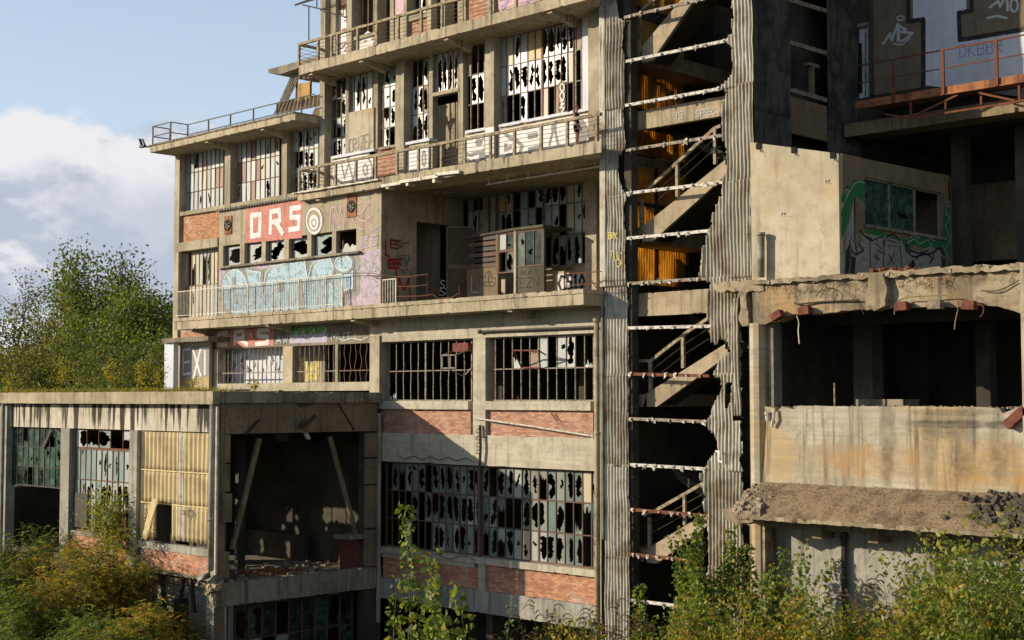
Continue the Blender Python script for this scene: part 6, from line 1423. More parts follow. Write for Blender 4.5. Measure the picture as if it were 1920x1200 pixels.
# --- rear facade above the dark hall (upper right) with its steel walkway
VY = TB; 
rear = thing('painted_facade', 'shaded upper facade painted grey-white and brown with black borders behind the rusty walkway', 'facade', (-22, VY, 24))
def vp(mb, name, m, **k): return mb.build(name, m, rear, **k)
vz0 = FZ(1620, 182, VY); VX1 = -8
dx0, dx1 = FX(1593, VY, 120), FX(1632, VY, 120); dzt = FZ(1612, 52, VY)
vp(MB().box(dx1, VX1, VY, VY+.3, vz0, 36), 'wall', C_BR); vp(MB().box(TX1, dx1, VY, VY+.3, dzt+.1, 36), 'wall', C_DARK)
d_ = vp(MB().box(dx0, dx1, VY+.1, VY+.16, vz0, dzt), 'door', M_WDOOR)
MB().box(FX(1599, VY, 120), FX(1614, VY, 120), VY+.05, VY+.11, FZ(1605, 175, VY), FZ(1605, 82, VY)).build('door_glass', M_BLACK, d_)
MB().box(dx0-.08, dx0, VY-.06, VY+.2, vz0, dzt).box(dx1-.06, dx1+.02, VY-.06, VY+.2, vz0, dzt).box(dx0-.08, dx1+.02, VY-.07, VY+.2, dzt, dzt+.14).build('door_frame', M_BAR, d_)
for i in range(1): MB().obox(at(1623, 60, Y=VY+.08), at(1623, 180, Y=VY+.08), .04, .04).build('door_bar', M_BAR, d_)
p = Paint(Y=VY); p.poly([(1736,160),(1736,36),(1712,38),(1712,-60),(1812,-80),(1812,22),(1794,26),(1800,76),(1990,42),(1990,190)]); p.done(C_WHITE, rear, 'grey-white painted field', name='painted_field')
p = Paint(Y=VY, out=.008)
for s_ in ([(1703,-60),(1703,40),(1731,36),(1731,165)], [(1822,-60),(1822,20),(1798,24),(1800,75),(1990,44)]):
    p.stroke(s_, .17)
p.done(P_BLACK, rear, 'black borders between the painted fields', name='painted_border')
vp(MB().tube([(FX(1636, VY, 100), VY-.1, vz0), (FX(1636, VY, 100), VY-.1, 35)], .07, 8), 'drainpipe', M_STEEL)
p = Paint(Y=VY, out=.012); p.stroke([(1656,82),(1669,63),(1672,76),(1684,45),(1684,76)], .1).stroke([(1686,74),(1686,48),(1700,56),(1688,60),(1712,62),(1700,72),(1688,78)], .09).stroke([(1676,82),(1692,84),(1706,72)], .06).stroke(arc(1689, 34, 7, 4, 0, 360, 12), .05); p.done(P_LB, rear, 'pale tag reading MB with a ring above')
p = Paint(Y=VY, out=.012); p.stroke([(1856,14),(1872,2),(1876,12),(1888,-12),(1890,20)], .1).stroke(arc(1902, 10, 7, 12, 0, 360, 12), .09).stroke([(1852,34),(1870,30),(1888,34)], .09); p.done(P_LB, rear, 'pale tag reading MO')
p = Paint(Y=VY, out=.012); write(p, 'DKBBR', 1800, 84, 1880, 74, 24, 24, .03); p.done(P_DKB, rear, 'thin blue letters DKBB')
# hall roof slab below it, deep shade, with its soffit, rear wall and column
cz0 = FZ(1750, 233, 47.6); vp(MB().rough(TX1+.1, VX1, 47.6, VY, cz0, cz0+.5, j=.02, bite=.03, seed=41), 'canopy_slab', C_PANEL); vp(MB().box(TX1, VX1, VY, 56, cz0+.1, vz0-.02), 'canopy_slab', C_DARK)
vp(MB().box(TX1, VX1, 56, 56.3, 17, vz0), 'rear_wall', C_DARK); vp(MB().box(TX1-.3, TX1, TB+.25, 56.3, .5, vz0), 'end_wall', C_DARK); vp(MB().box(TX1, TX1+5, 53.5, 53.8, 19.5, 22.6), 'inner_wall', C_PANEL)
vp(MB().box(TX1-.3, TX1-.02, TB+.25, 56.3, vz0, 36), 'end_wall', C_DARK); vp(MB().box(TX1, VX1, 60, 60.3, vz0, 36), 'end_wall', C_DARK)
for px_, yy, w_ in ((1785, 50.5, .55), (1905, 50.5, .5)): x = FX(px_, yy, 400); vp(MB().box(x, x+w_, yy, yy+w_, 17.8, cz0+.12), 'column', C_KIOSK)
for i in range(24): x = -20+i*.42; vp(MB().box(x, x+.4, 54.9-.03*(i % 2), 55.0, 17.8, 21.6), 'board', C_BR if i % 2 else C_PANEL)
vp(MB().obox((-22, 54.6, 22.9), (-9, 54.6, 22.3), .1, .1).obox((-22, 54.6, 22.1), (-9, 54.6, 21.8), .1, .1), 'pipe', M_STEEL)
# walkway
ky = 46.6; wk = thing('steel_walkway', 'rusty orange steel walkway with handrail and truss below the painted wall', 'walkway', (-24, ky, 24.5))
def kp(mb, name, m, **k): return mb.build(name, m, wk, **k)
kz0, kz1 = FZ(1800, 172, ky), FZ(1800, 158, ky); kx0 = FX(1604, ky, 185)
kp(MB().box(kx0, VX1, ky, ky+.05, kz0, kz1), 'edge_channel', M_RUSTO); kp(MB().box(kx0, VX1, ky-.05, ky+.03, kz0-.03, kz0), 'edge_channel', M_RUSTO)
kp(MB().box(kx0, VX1, VY-.35, VY-.3, kz1-.05, kz1+.3), 'kick_plate', M_RUSTO)
mb = MB(); x = kx0
while x < VX1: mb.box(x, x+.045, ky+.05, VY-.3, kz1-.07, kz1-.03); x += .11
kp(mb, 'grating', M_RUST, kind='stuff')
zr_ = FZ(1914, 67, ky-.03)
for px_ in (1674, 1768, 1869, 1990): x = FX(px_, ky-.05, 120); kp(MB().box(x-.05, x+.05, ky-.09, ky-.01, kz0-.02, zr_), 'railing_post', M_RUST)
kp(MB().tube([(FX(1610, ky-.05, 118), ky-.05, zr_), (VX1, ky-.05, zr_)], .03, 6), 'handrail', M_RUST); kp(MB().tube([(FX(1610, ky-.05, 150), ky-.05, (zr_+kz1)/2), (VX1, ky-.05, (zr_+kz1)/2)], .022, 6), 'midrail', M_RUST)
P0 = lambda a, b: at(a, b, Y=ky+.1)
for r_ in ([(1708,188),(1708,221)], [(1708,220),(1796,178)], [(1660,214),(1708,222)], [(1708,222),(1900,192),(1930,186)], [(1836,174),(1904,189)], [(1911,160),(1912,190)], [(1773,190),(1773,205)], [(1840,180),(1840,196)]):
    mb = MB(); q = [P0(*a) for a in r_]
    for a, b in zip(q, q[1:]): mb.obox(a, b, .07, .07)
    kp(mb, 'truss_bar', M_RUST)
# ------------------------------------------------------------------ PERSON on the balcony
def skin_body(name, verts, edges, radii, m, parent=None, sub=2, root=0):
    me = bpy.data.meshes.new(name); me.from_pydata(verts, edges, [])
    o = bpy.data.objects.new(name, me); scene.collection.objects.link(o)
    md = o.modifiers.new('skin', 'SKIN'); md.use_smooth_shade = True
    for i, r_ in enumerate(radii):
        me.skin_vertices[0].data[i].radius = (r_, r_) if isinstance(r_, (int, float)) else r_; me.skin_vertices[0].data[i].use_root = (i == root)
    s = o.modifiers.new('sub', 'SUBSURF'); s.levels = sub; s.render_levels = sub
    me.materials.append(m)
    if parent: o.parent = parent
    return o
M_SKIN = simple('skin', (.50,.29,.19), .6, 0, .15, bump=0); M_HAIR = simple('auburn_hair', (.16,.045,.018), .6, 0, .6, 30, bump=.6)
M_TOP = simple('black_cotton_top', (.018,.018,.02), .9, 0, .4, 12); M_SHORTS = simple('dark_denim_shorts', (.025,.03,.04), .9, 0, .4, 12); M_SHOE = simple('brown_shoe', (.10,.06,.04), .7)
pp = at(1081, 272, Y=41.25)
per = thing('person', 'person with auburn hair, black top and dark shorts on the upper balcony', 'person', (pp.x, 41.25, Z21))
per.rotation_euler = (0, 0, R(22))
# local frame: +X forward (where the face looks), +Y to the left of the body, Z up; height 1.72
H_ = [(0,0,.93),(0,0,1.05),(0,0,1.18),(.0,0,1.33),(-.005,0,1.42),(.0,0,1.48),(.015,0,1.545),(.02,0,1.63),(.015,0,1.69),
      (0,.09,.88),(.02,.10,.50),(-.01,.10,.10),(.06,.10,.045),(.14,.11,.03),
      (0,-.09,.88),(.04,-.10,.50),(.0,-.11,.10),(.07,-.11,.045),(.15,-.12,.03),
      (0,.17,1.385),(-.02,.225,1.12),(.09,.19,.90),
      (0,-.17,1.385),(-.02,-.225,1.12),(.10,-.20,.90),
      (.125,.185,.84),(.13,-.195,.84)]
Ed = [(0,1),(1,2),(2,3),(3,4),(4,5),(5,6),(6,7),(7,8),(0,9),(9,10),(10,11),(11,12),(12,13),(0,14),(14,15),(15,16),(16,17),(17,18),(3,19),(19,20),(20,21),(3,22),(22,23),(23,24),(21,25),(24,26)]
Rr = [(.115,.14),(.10,.125),(.105,.135),(.105,.15),(.07,.09),.05,(.07,.062),(.092,.074),(.075,.062),.085,.058,.036,.036,.028,.085,.058,.036,.036,.028,.05,.038,.026,.05,.038,.026,(.034,.018),(.034,.018)]
V_ = [Vector(v) for v in H_]; E_ = list(Ed); R_ = list(Rr)
for base, sg in ((25, 1), (26, -1)):
    b = V_[base]
    for k, (dx, ln) in enumerate(((-.027, .055), (-.009, .068), (.009, .072), (.026, .062))):
        i0 = len(V_); V_ += [b+Vector((dx, 0, -.035)), b+Vector((dx+.008, -sg*.006, -.035-ln*.55)), b+Vector((dx+.004, -sg*.02, -.035-ln))]; E_ += [(base, i0), (i0, i0+1), (i0+1, i0+2)]; R_ += [.0095, .0085, .007]
    i0 = len(V_); V_ += [b+Vector((.034, -sg*.012, -.008)), b+Vector((.045, -sg*.02, -.045))]; E_ += [(base, i0), (i0, i0+1)]; R_ += [.010, .008]
body = skin_body('body', [tuple(v) for v in V_], E_, R_, M_SKIN, per, 1)
skin_body('top', [(0,0,.98),(0,0,1.08),(0,0,1.2),(0,0,1.34),(-.005,0,1.405),(0,.15,1.385),(-.01,.195,1.27),(0,-.15,1.385),(-.01,-.195,1.27)], [(0,1),(1,2),(2,3),(3,4),(3,5),(5,6),(3,7),(7,8)], [(.125,.15),(.118,.145),(.122,.155),(.12,.165),(.085,.10),.068,.058,.068,.058], M_TOP, per)
skin_body('shorts', [(0,0,1.0),(0,0,.92),(0,.09,.84),(.015,.10,.62),(0,-.09,.84),(.03,-.10,.62)], [(0,1),(1,2),(2,3),(1,4),(4,5)], [(.125,.152),(.13,.155),.103,.088,.103,.088], M_SHORTS, per)
skin_body('hair', [(-.02,0,1.70),(-.045,0,1.64),(-.07,0,1.55),(-.085,0,1.44),(.03,0,1.725)], [(0,1),(1,2),(2,3),(0,4)], [(.085,.075),(.075,.078),(.05,.075),(.035,.06),(.055,.06)], M_HAIR, per)
for sg, fx_ in ((1, .06), (-1, .07)): skin_body('shoe', [(-.05+fx_-.04, sg*.105, .045), (fx_, sg*.105, .045), (fx_+.1, sg*.115, .035)], [(0,1),(1,2)], [.045,.045,.034], M_SHOE, per)
mb = MB().add([(.105,-.012,1.60),(.135,0,1.595),(.105,.012,1.60),(.105,0,1.645),(.105,0,1.585)], [(0,1,3),(1,2,3),(0,4,1),(1,4,2)]); mb.build('nose', M_SKIN, per); per.children[-1].matrix_parent_inverse = Matrix()
for sg in (1, -1):
    for nm, c, r_, m in (('eye', (.098, sg*.032, 1.64), .012, M_TOP), ('ear', (.005, sg*.078, 1.62), .022, M_SKIN)):
        bm = bmesh.new(); bmesh.ops.create_icosphere(bm, subdivisions=1, radius=r_); me = bpy.data.meshes.new(nm); bm.to_mesh(me); bm.free(); o = link(me, nm, m, per); o.matrix_parent_inverse = Matrix(); o.location = c
MB().box(.092,.108,-.022,.022,1.565,1.572).build('mouth', simple('lips', (.35,.12,.10), .6), per).matrix_parent_inverse = Matrix()

# ------------------------------------------------------------------ VEGETATION
def leafmat(name, cols, tr=.45, pal=None):
    m, nt, b = new_mat(name); g = G(nt)
    a = nt.nodes.new('ShaderNodeVertexColor'); a.layer_name = 'Col'
    nt.links.new(a.outputs[0], b.inputs['Base Color']); b.inputs['Roughness'].default_value = .55; b.inputs['Specular IOR Level'].default_value = .35
    t = nt.nodes.new('ShaderNodeBsdfTranslucent'); mu = g.mix(1., a.outputs[0], (1.5, 1.45, .7), 'MULTIPLY'); nt.links.new(mu, t.inputs['Color'])
    mx = nt.nodes.new('ShaderNodeMixShader'); mx.inputs[0].default_value = tr; nt.links.new(b.outputs[0], mx.inputs[1]); nt.links.new(t.outputs[0], mx.inputs[2])
    nt.links.new(mx.outputs[0], nt.nodes['Material Output'].inputs['Surface']); return m
M_LEAF = leafmat('leaf', None); M_BARK = simple('bark', (.10,.08,.055), .95, 0, .7, 4, bump=1.); M_STEM = simple('green_brown_stem', (.12,.11,.05), .9, 0, .6, 4)
M_SEED = simple('brown_seed_head', (.10,.06,.03), .95, 0, .6)
def leaves(name, P, size, cols, parent=None, seed=0, asp=.6, droop=.3, kind=None, sizev=.35, label=None, D=None, rnd=False):
    """P: n x 3 leaf positions; every leaf its own folded blade with its own colour (cols: n x 3 or palette)"""
    r_ = np.random.RandomState(seed); n = len(P)
    if n == 0: return None
    P = np.asarray(P, float); s = size*(1+sizev*(r_.rand(n)*2-1))
    d = r_.normal(size=(n, 3)); d[:, 2] -= droop
    if D is not None: d = d*.5+D
    d /= np.linalg.norm(d, axis=1)[:, None]; q = r_.normal(size=(n, 3)); w = np.cross(d, q); w /= np.linalg.norm(w, axis=1)[:, None]; u = np.cross(w, d)
    L = s[:, None]; Wd = (s*asp)[:, None]*.5
    if not rnd:
        vs = np.stack([P, P+d*L*.45+w*Wd+u*L*.06, P+d*L, P+d*L*.45-w*Wd+u*L*.06], 1); k = 4
        base = np.arange(n)[:, None]*4; loops = np.concatenate([base+0, base+1, base+2, base+3], 1).ravel(); starts = np.arange(n)*4; tot = np.full(n, 4); nf = n
    else:                                               # rounded poplar-like blade, six corners
        vs = np.stack([P, P+d*L*.12+w*Wd*.75, P+d*L*.45+w*Wd*1.0+u*L*.05, P+d*L, P+d*L*.45-w*Wd*1.0+u*L*.05, P+d*L*.12-w*Wd*.75], 1); k = 6
        base = np.arange(n)[:, None]*6; loops = np.concatenate([base+i for i in range(6)], 1).ravel(); starts = np.arange(n)*6; tot = np.full(n, 6); nf = n
    cols = np.asarray(cols, float)
    if cols.ndim == 1: cols = cols[None]
    if len(cols) != n: C = cols[r_.randint(0, len(cols), n)]
    else: C = cols
    C = C*(.75+.5*r_.rand(n))[:, None]; C = np.clip(C, 0, 1)
    me = bpy.data.meshes.new(name); me.vertices.add(n*k); me.vertices.foreach_set('co', vs.reshape(-1).astype(np.float32))
    me.loops.add(len(loops)); me.loops.foreach_set('vertex_index', loops.astype(np.int32)); me.polygons.add(nf)
    me.polygons.foreach_set('loop_start', starts.astype(np.int32)); me.polygons.foreach_set('loop_total', tot.astype(np.int32)); me.update(calc_edges=True)
    ca = me.color_attributes.new('Col', 'FLOAT_COLOR', 'CORNER'); cc = np.ones((n, k, 4), np.float32); cc[:, :, :3] = C[:, None, :]; ca.data.foreach_set('color', cc.ravel())
    return link(me, name, M_LEAF, parent, kind=kind, label=label)
def branchy(base, h, r0, seed, spread=.5, levels=3, n0=6, lean=(0, 0), start=.3, upb=.5, bn=4):
    """trunk and limbs as tapering tubes; returns mesh builder and twig points"""
    rg = random.Random(seed); mb = MB(); tips = []
    def limb(p, d, L, r_, lv):
        n = 6 if lv < 2 else 4; pts = [p.copy()]; q = p.copy(); dd = d.normalized()
        for i in range(n):
            dd = (dd+Vector((rg.uniform(-1, 1), rg.uniform(-1, 1), rg.uniform(-.6, 1)*upb))*(.22 if lv else .07)).normalized(); q = q+dd*(L/n); pts.append(q.copy())
            if lv >= levels-2: tips.append((q.copy(), dd.copy(), lv))
        mb.tube(pts, r_, 6 if lv == 0 else 4, r_*.3)
        if lv >= levels-1: return
        k = n0 if lv == 0 else bn
        for j in range(k):
            t = start+(1-start)*(j+rg.random())/k if lv == 0 else .25+.75*(j+rg.random())/k
            f = t*n; i = min(n-1, int(f)); o = pts[i].lerp(pts[i+1], f-i); a = rg.uniform(0, 2*math.pi); e = rg.uniform(.3, 1)*spread
            nd = (dd*(1-spread)+Vector((math.cos(a)*spread, math.sin(a)*spread, rg.uniform(.1, .6)))).normalized()
            limb(o, nd, L*rg.uniform(.42, .62)*(1.1-t*.35), r_*.45, lv+1)
    limb(Vector(base), Vector((lean[0], lean[1], 1)), h, r0, 0)
    return mb, tips
def tree(name, label, cat, base, h, r0, seed, nleaf, lsize, cols, cloud=.55, group=None, flat=1., cs=None, droop=.3, asp=.55, rnd=False, trunkm=None, **k):
    mb, tips = branchy(base, h, r0, seed, **k); t = thing(name, label, cat, base, group)
    mb.build('trunk', trunkm or M_BARK, t)
    r_ = np.random.RandomState(seed); T = np.array([tuple(a[0]) for a in tips]); w = np.ones(len(T))
    idx = r_.randint(0, len(T), nleaf); off = r_.normal(size=(nleaf, 3))*cloud*.5; off[:, 2] *= .7*flat; P = T[idx]+off
    cols = np.asarray(cols, float); cl = r_.randint(0, len(cols), len(T)); mixn = r_.rand(nleaf) < .72
    C = np.where(mixn[:, None], cols[cl[idx]], cols[r_.randint(0, len(cols), nleaf)])
    leaves('crown', P, lsize, C, t, seed, asp, droop, rnd=rnd); return t
GREEN = [(.11,.155,.028),(.08,.12,.025),(.15,.18,.035),(.20,.21,.04),(.06,.085,.02)]
OLIVE = [(.13,.14,.03),(.16,.15,.035),(.09,.11,.028),(.20,.17,.03),(.06,.075,.02)]
LOCUST = [(.42,.29,.04),(.36,.27,.04),(.48,.35,.055),(.27,.23,.04),(.38,.20,.03),(.22,.22,.045)]
POP = [(.15,.22,.04),(.11,.17,.035),(.20,.25,.05),(.26,.27,.06),(.08,.13,.03)]
YEL = [(.34,.27,.03),(.40,.30,.03),(.26,.23,.04),(.15,.17,.035)]
DEEP = [(.04,.06,.018),(.055,.08,.02),(.035,.05,.015),(.08,.10,.025)]

# background trees beyond the hall
def gpt(px_, Y, z=None): x = FX(px_, Y, 640); return (x, Y, 2.5 if z is None else z)
BT = [(228, 74, 28.8, 21, 26000, GREEN, 'tallest spreading green tree beyond the hall'), (285, 70, 26.6, 22, 24000, GREEN, 'broad green tree beside the left edge of the factory'), (165, 80, 28.0, 23, 17000, OLIVE, 'olive green tree left of the tallest tree beyond the hall'),
      (62, 86, 29.6, 24, 4200, OLIVE, 'thin airy tree with bare forked limbs beyond the hall roof'), (8, 82, 30, 25, 6200, OLIVE, 'sparse tree furthest to the left beyond the hall'), (112, 90, 29.5, 29, 4200, GREEN, 'small airy tree between the bare forked one and the olive one'), (-75, 84, 29, 26, 9000, GREEN, 'bushy green tree left of the sparse one beyond the hall'),
      (340, 82, 28, 27, 12000, DEEP, 'dark tree mostly hidden behind the factory corner')]
for px_, Y, h, sd_, nl, cols, lb in BT:
    b = gpt(px_, Y); tree('broadleaf_tree', lb, 'tree', b, (h-2.5)/1.5, .3, sd_, nl, .36 if nl > 6000 else .26, cols, cloud=2.3 if nl > 6500 else 1.5, group='trees beyond the hall', n0=9, levels=3, spread=.62, start=.35, bn=5)
SB = [(20, 64, 14.2, 31, OLIVE, 'yellowish bush furthest left in the front row of the thicket'), (75, 66, 14.6, 32, GREEN, 'fresh green bush below the bare forked limbs'), (128, 62, 15.5, 33, OLIVE, 'yellowish bush below the olive tree'), (172, 63, 15.8, 34, GREEN, 'fresh green bush in the middle of the thicket'), (225, 61, 15.2, 35, GREEN, 'fresh green bush under the tallest tree'), (270, 60, 14.9, 36, DEEP, 'dark green bush left of the porch'), (310, 62, 15.2, 37, GREEN, 'fresh green bush touching the factory corner'), (100, 72, 15.4, 38, DEEP, 'dark bush behind the front thicket on the left'), (190, 70, 16.4, 39, OLIVE, 'yellowish bush behind the middle of the thicket'), (250, 68, 16.2, 40, DEEP, 'dark bush directly below the trunks of the tallest tree'), (40, 74, 15.6, 41, GREEN, 'fresh green bush behind the left edge of the thicket'), (300, 71, 16.6, 42, DEEP, 'dark bush behind the one at the factory corner'), (-30, 66, 15, 43, GREEN, 'fresh green bush left of the yellowish end bush')]
for k, (px_, Y, h, sd_, cols, lb) in enumerate(SB):
    b = gpt(px_, Y, 1.5); tree('understorey_bush', lb, 'bush', b, h*.86, .14, sd_, 17000, .30, cols, cloud=2.3, group='bushes of the thicket beyond the hall', n0=14, levels=3, spread=.75, start=.12, bn=4)
# far wooded mass closing the horizon
r_ = np.random.RandomState(3); n = 60000; ang = r_.uniform(R(95), R(165), n); dist = r_.uniform(120, 190, n)
hh = 9+3*np.sin(ang*31)+2*np.sin(ang*77+1); P = np.stack([np.cos(ang)*dist, np.sin(ang)*dist, 1+r_.rand(n)**.7*hh], 1)
leaves('far_wood', P, 1.2, DEEP+GREEN, None, 3, .8, kind='stuff')['label'] = 'distant belt of dark trees on the horizon'
# weeds on the hall roof
rg = random.Random(12); wk_ = 0; hz = hr1
for px_, hgt, cols, lb in ((118, 1.0, YEL, 'small yellow green sapling on the hall roof near the left'), (180, 1.25, OLIVE, 'leafy sapling on the hall roof under the tall tree'), (208, 1.0, YEL, 'bright yellow sapling in the middle of the hall roof'), (236, 1.3, OLIVE, 'taller green sapling on the hall roof'), (262, 1.0, YEL, 'yellow tinted sapling on the hall roof'), (290, 1.5, OLIVE, 'spindly sapling on the hall roof close to the porch'), (300, .7, YEL, 'low yellow tuft on the hall roof by the porch post'), (45, .6, OLIVE, 'low weed tuft on the far left hall roof'), (15, .5, YEL, 'tiny weed tuft at the left end of the hall roof'), (150, .55, OLIVE, 'low weed tuft between two roof saplings'), (360, .5, YEL, 'yellow tuft in front of the porch wall'), (479, .35, YEL, 'small yellow weed below the barred windows')):
    Y = HY+1.0 if px_ < 320 else 39.5; b = (FX(px_, Y, 722), Y, hz-.02)
    tree('roof_weed', lb, 'weed', b, hgt*1.25, .014, 60+wk_, int(330*hgt), .11, cols, cloud=.28, group='weeds on the hall roof', n0=7, levels=2, spread=.5, start=.1, trunkm=M_STEM); wk_ += 1
def grass(name, f, n, h, cols, seed, label=None, parent=None):
    r_ = np.random.RandomState(seed); P = np.array([f(r_) for _ in range(n)]); D = np.tile([0, 0, 1.2], (n, 1))+r_.normal(size=(n, 3))*.35
    o = leaves(name, P, h, cols, parent, seed, .07, 0, kind='stuff', sizev=.6, D=D*2); 
    if label: o['label'] = label
    return o
grass('roof_grass', lambda r: (r.uniform(HX0, HX1-.5), HY-.4+abs(r.normal())*1.2, hz-.03), 5200, .2, OLIVE+YEL, 5, 'dry grass and moss along the edge of the hall roof')
# hedge of the foreground: feathery locusts turning orange
def locust(name, lb, base, h, seed, nfr, cols, spread=.7, ls=.075, cloudn=.9, n0=12, group=None, start=.2):
    """pinnate fronds: leaflets in two rows along arching stalks"""
    mb, tips = branchy(base, h, .06, seed, spread=spread, levels=3, n0=n0, start=start, bn=5); t = thing(name, lb, 'tree', base, group)
    r_ = np.random.RandomState(seed); T = np.array([tuple(a[0]) for a in tips]); idx = r_.randint(0, len(T), nfr)
    O = T[idx]+r_.normal(size=(nfr, 3))*cloudn*.33; d = r_.normal(size=(nfr, 3)); d[:, 2] = d[:, 2]*.5+.1; d /= np.linalg.norm(d, axis=1)[:, None]
    side = np.cross(d, [0, 0, 1]); side /= np.linalg.norm(side, axis=1)[:, None]+1e-6; L = r_.uniform(.22, .42, nfr)
    cols = np.asarray(cols, float); cl = r_.randint(0, len(cols), len(T)); mixc = np.where((r_.rand(nfr) < .6)[:, None], cols[cl[idx]], cols[r_.randint(0, len(cols), nfr)])
    P = []; D = []; C = []; m = 7
    for i in range(m):
        tt = (i+.7)/m; q = O+d*(L*tt)[:, None]; q[:, 2] -= (L*tt*tt)*.45
        for s in (-1, 1): P.append(q); D.append(side*s*1.6+d*.4+np.array([0, 0, -.35])); C.append(mixc)
    P = np.concatenate(P); D = np.concatenate(D); C = np.concatenate(C)
    mb.build('trunk', M_BARK, t); leaves('crown', P, ls, C, t, seed, .42, 0, D=D*1.5); return t
def gz(x, y): return 1.0
def lpt(px_, Y): return (FX(px_, Y, 1100), Y, 1.0)
LOCG = LOCUST[3:]+GREEN
GL = 'feathery locusts before the hall'
for i, (px_, Y, hh_, nf, cols, lb) in enumerate(((215, 31.6, 5.3, 8500, LOCUST+OLIVE+POP[:3], 'large orange yellow feathery locust in front of the hall'), (305, 31.6, 3.4, 4600, LOCUST+OLIVE, 'ochre locust right of the orange one below the brick panel'), (125, 31.3, 4.7, 7500, LOCUST[:3]+OLIVE+GREEN, 'orange locust left of the largest one'),
        (30, 31, 4.9, 7500, GREEN+OLIVE, 'green feathery bush left of the orange locusts'), (70, 28, 3.9, 7000, POP+GREEN, 'fresh green feathery bush below the green one left of the locusts'), (345, 29.5, 2.7, 4200, LOCG, 'low olive bush with orange tips beside the hall corner'), (215, 28.2, 3.3, 6500, LOCG+POP, 'low mixed green bush at the bottom between the locusts'),
        (-10, 29, 4.2, 6000, POP+GREEN, 'pale green feathery bush furthest left before the hall'), (170, 30, 4.4, 6000, LOCUST+OLIVE, 'orange locust with dark twigs in the middle of the group'), (275, 29.8, 3.4, 5500, LOCUST[:4]+POP, 'golden bush under the ochre locust'), (140, 27.6, 3.2, 5500, GREEN+POP, 'green bush at the bottom left of centre'))):
    locust('locust_tree', lb, lpt(px_, Y), hh_*1.04, 71+i, int(nf*.58), cols, group=GL, spread=.78, ls=.09)
tree('climbing_bush', 'small yellow green bush growing in the broken hall window', 'bush', (FX(205, HY-.6, 1000), HY-.6, FZ(205, 1030, HY)-.6), 2.6, .03, 78, 2600, .12, YEL+POP, cloud=.75, n0=9, levels=2, spread=.6)
# poplar saplings: leading shoots with rounded leaves
def sapling(name, lb, px_, py_top, Y, seed, nl, ls, cols, width=.5, group=None, n0=9, zb=1.0, yellow_in=True, tilt=(0,0)):
    top = at(px_, py_top, Y=Y); h = top.z-zb; base = (top.x-tilt[0]*h, Y-tilt[1]*h, zb)
    rg = random.Random(seed); mb = MB(); t = thing(name, lb, 'sapling', base, group); r_ = np.random.RandomState(seed); P = []; C = []; D = []
    cols = np.asarray(cols, float); yel = np.asarray(YEL, float)
    def shoot(p, d, L, rr):
        n = 8; pts = [p.copy()]; q = p.copy(); dd = d.normalized()
        for i in range(n): dd = (dd+Vector((rg.uniform(-.1, .1), rg.uniform(-.1, .1), .08))).normalized(); q = q+dd*(L/n); pts.append(q.copy())
        mb.tube(pts, rr*.6, 5, rr*.2); return pts
    main = shoot(Vector(base), Vector((tilt[0], tilt[1], 1)), h, .045)
    shoots = [main]
    for j in range(n0):
        tt = rg.uniform(.15, .8); i = int(tt*8); a = rg.uniform(0, 2*math.pi); L = h*rg.uniform(.14, .32)*(1.2-tt*.5)
        shoots.append(shoot(main[i], Vector((math.cos(a)*width, math.sin(a)*width, rg.uniform(.7, 1.1))), L, .018))
    tot = sum((s[-1]-s[0]).length for s in shoots)
    for s in shoots:
        k = max(6, int(nl*(s[-1]-s[0]).length/tot))
        for _ in range(k):
            tt = r_.rand()**.8*(len(s)-1); i = min(len(s)-2, int(tt)); o = s[i].lerp(s[i+1], tt-i); a = r_.rand()*6.28; rad = ls*(.5+1.1*r_.rand())*(1.35 if tt < 6 else .8)
            P.append((o.x+math.cos(a)*rad, o.y+math.sin(a)*rad, o.z+r_.normal()*.03)); D.append((math.cos(a)*.8, math.sin(a)*.8, -.35))
            inn = yellow_in and r_.rand() < (.35 if tt < 4.5 else .08); C.append(yel[r_.randint(len(yel))] if inn else cols[r_.randint(len(cols))])
    mb.build('stem', M_STEM, t); leaves('foliage', P, ls, C, t, seed, .95, 0, D=np.array(D), rnd=True); return t
G1 = 'poplar saplings in front of the factory'
sapling('poplar_sapling', 'tallest poplar sapling with a yellowing middle in front of the lower windows', 748, 940, 24, 101, 1150, .15, POP, group=G1, n0=8, tilt=(0,.0))
sapling('poplar_sapling', 'thin poplar shoot right of the tallest one below the lower windows', 826, 1050, 24, 102, 480, .14, POP, group=G1, n0=5)
sapling('poplar_sapling', 'poplar shoot with large leaves at the bottom right of the group', 862, 1072, 23.6, 103, 560, .15, POP, group=G1, n0=5)
sapling('poplar_sapling', 'low poplar shoot left of the tallest one with leaves over the hall corner', 702, 1075, 23.8, 104, 560, .15, POP, group=G1, n0=5)
sapling('poplar_sapling', 'short poplar sapling filling the gap at the bottom of the group', 780, 1090, 23.2, 105, 1000, .14, POP, group=G1, n0=8)
sapling('poplar_sapling', 'small pale sapling by itself before the dark opening', 915, 1135, 30, 106, 420, .10, [(.10,.15,.06),(.13,.18,.08)], group=G1, n0=6, yellow_in=False)
G2 = 'poplar saplings before the stair tower'
PG = [(.10,.17,.035),(.14,.21,.04),(.07,.12,.028),(.20,.25,.06),(.24,.25,.05)]
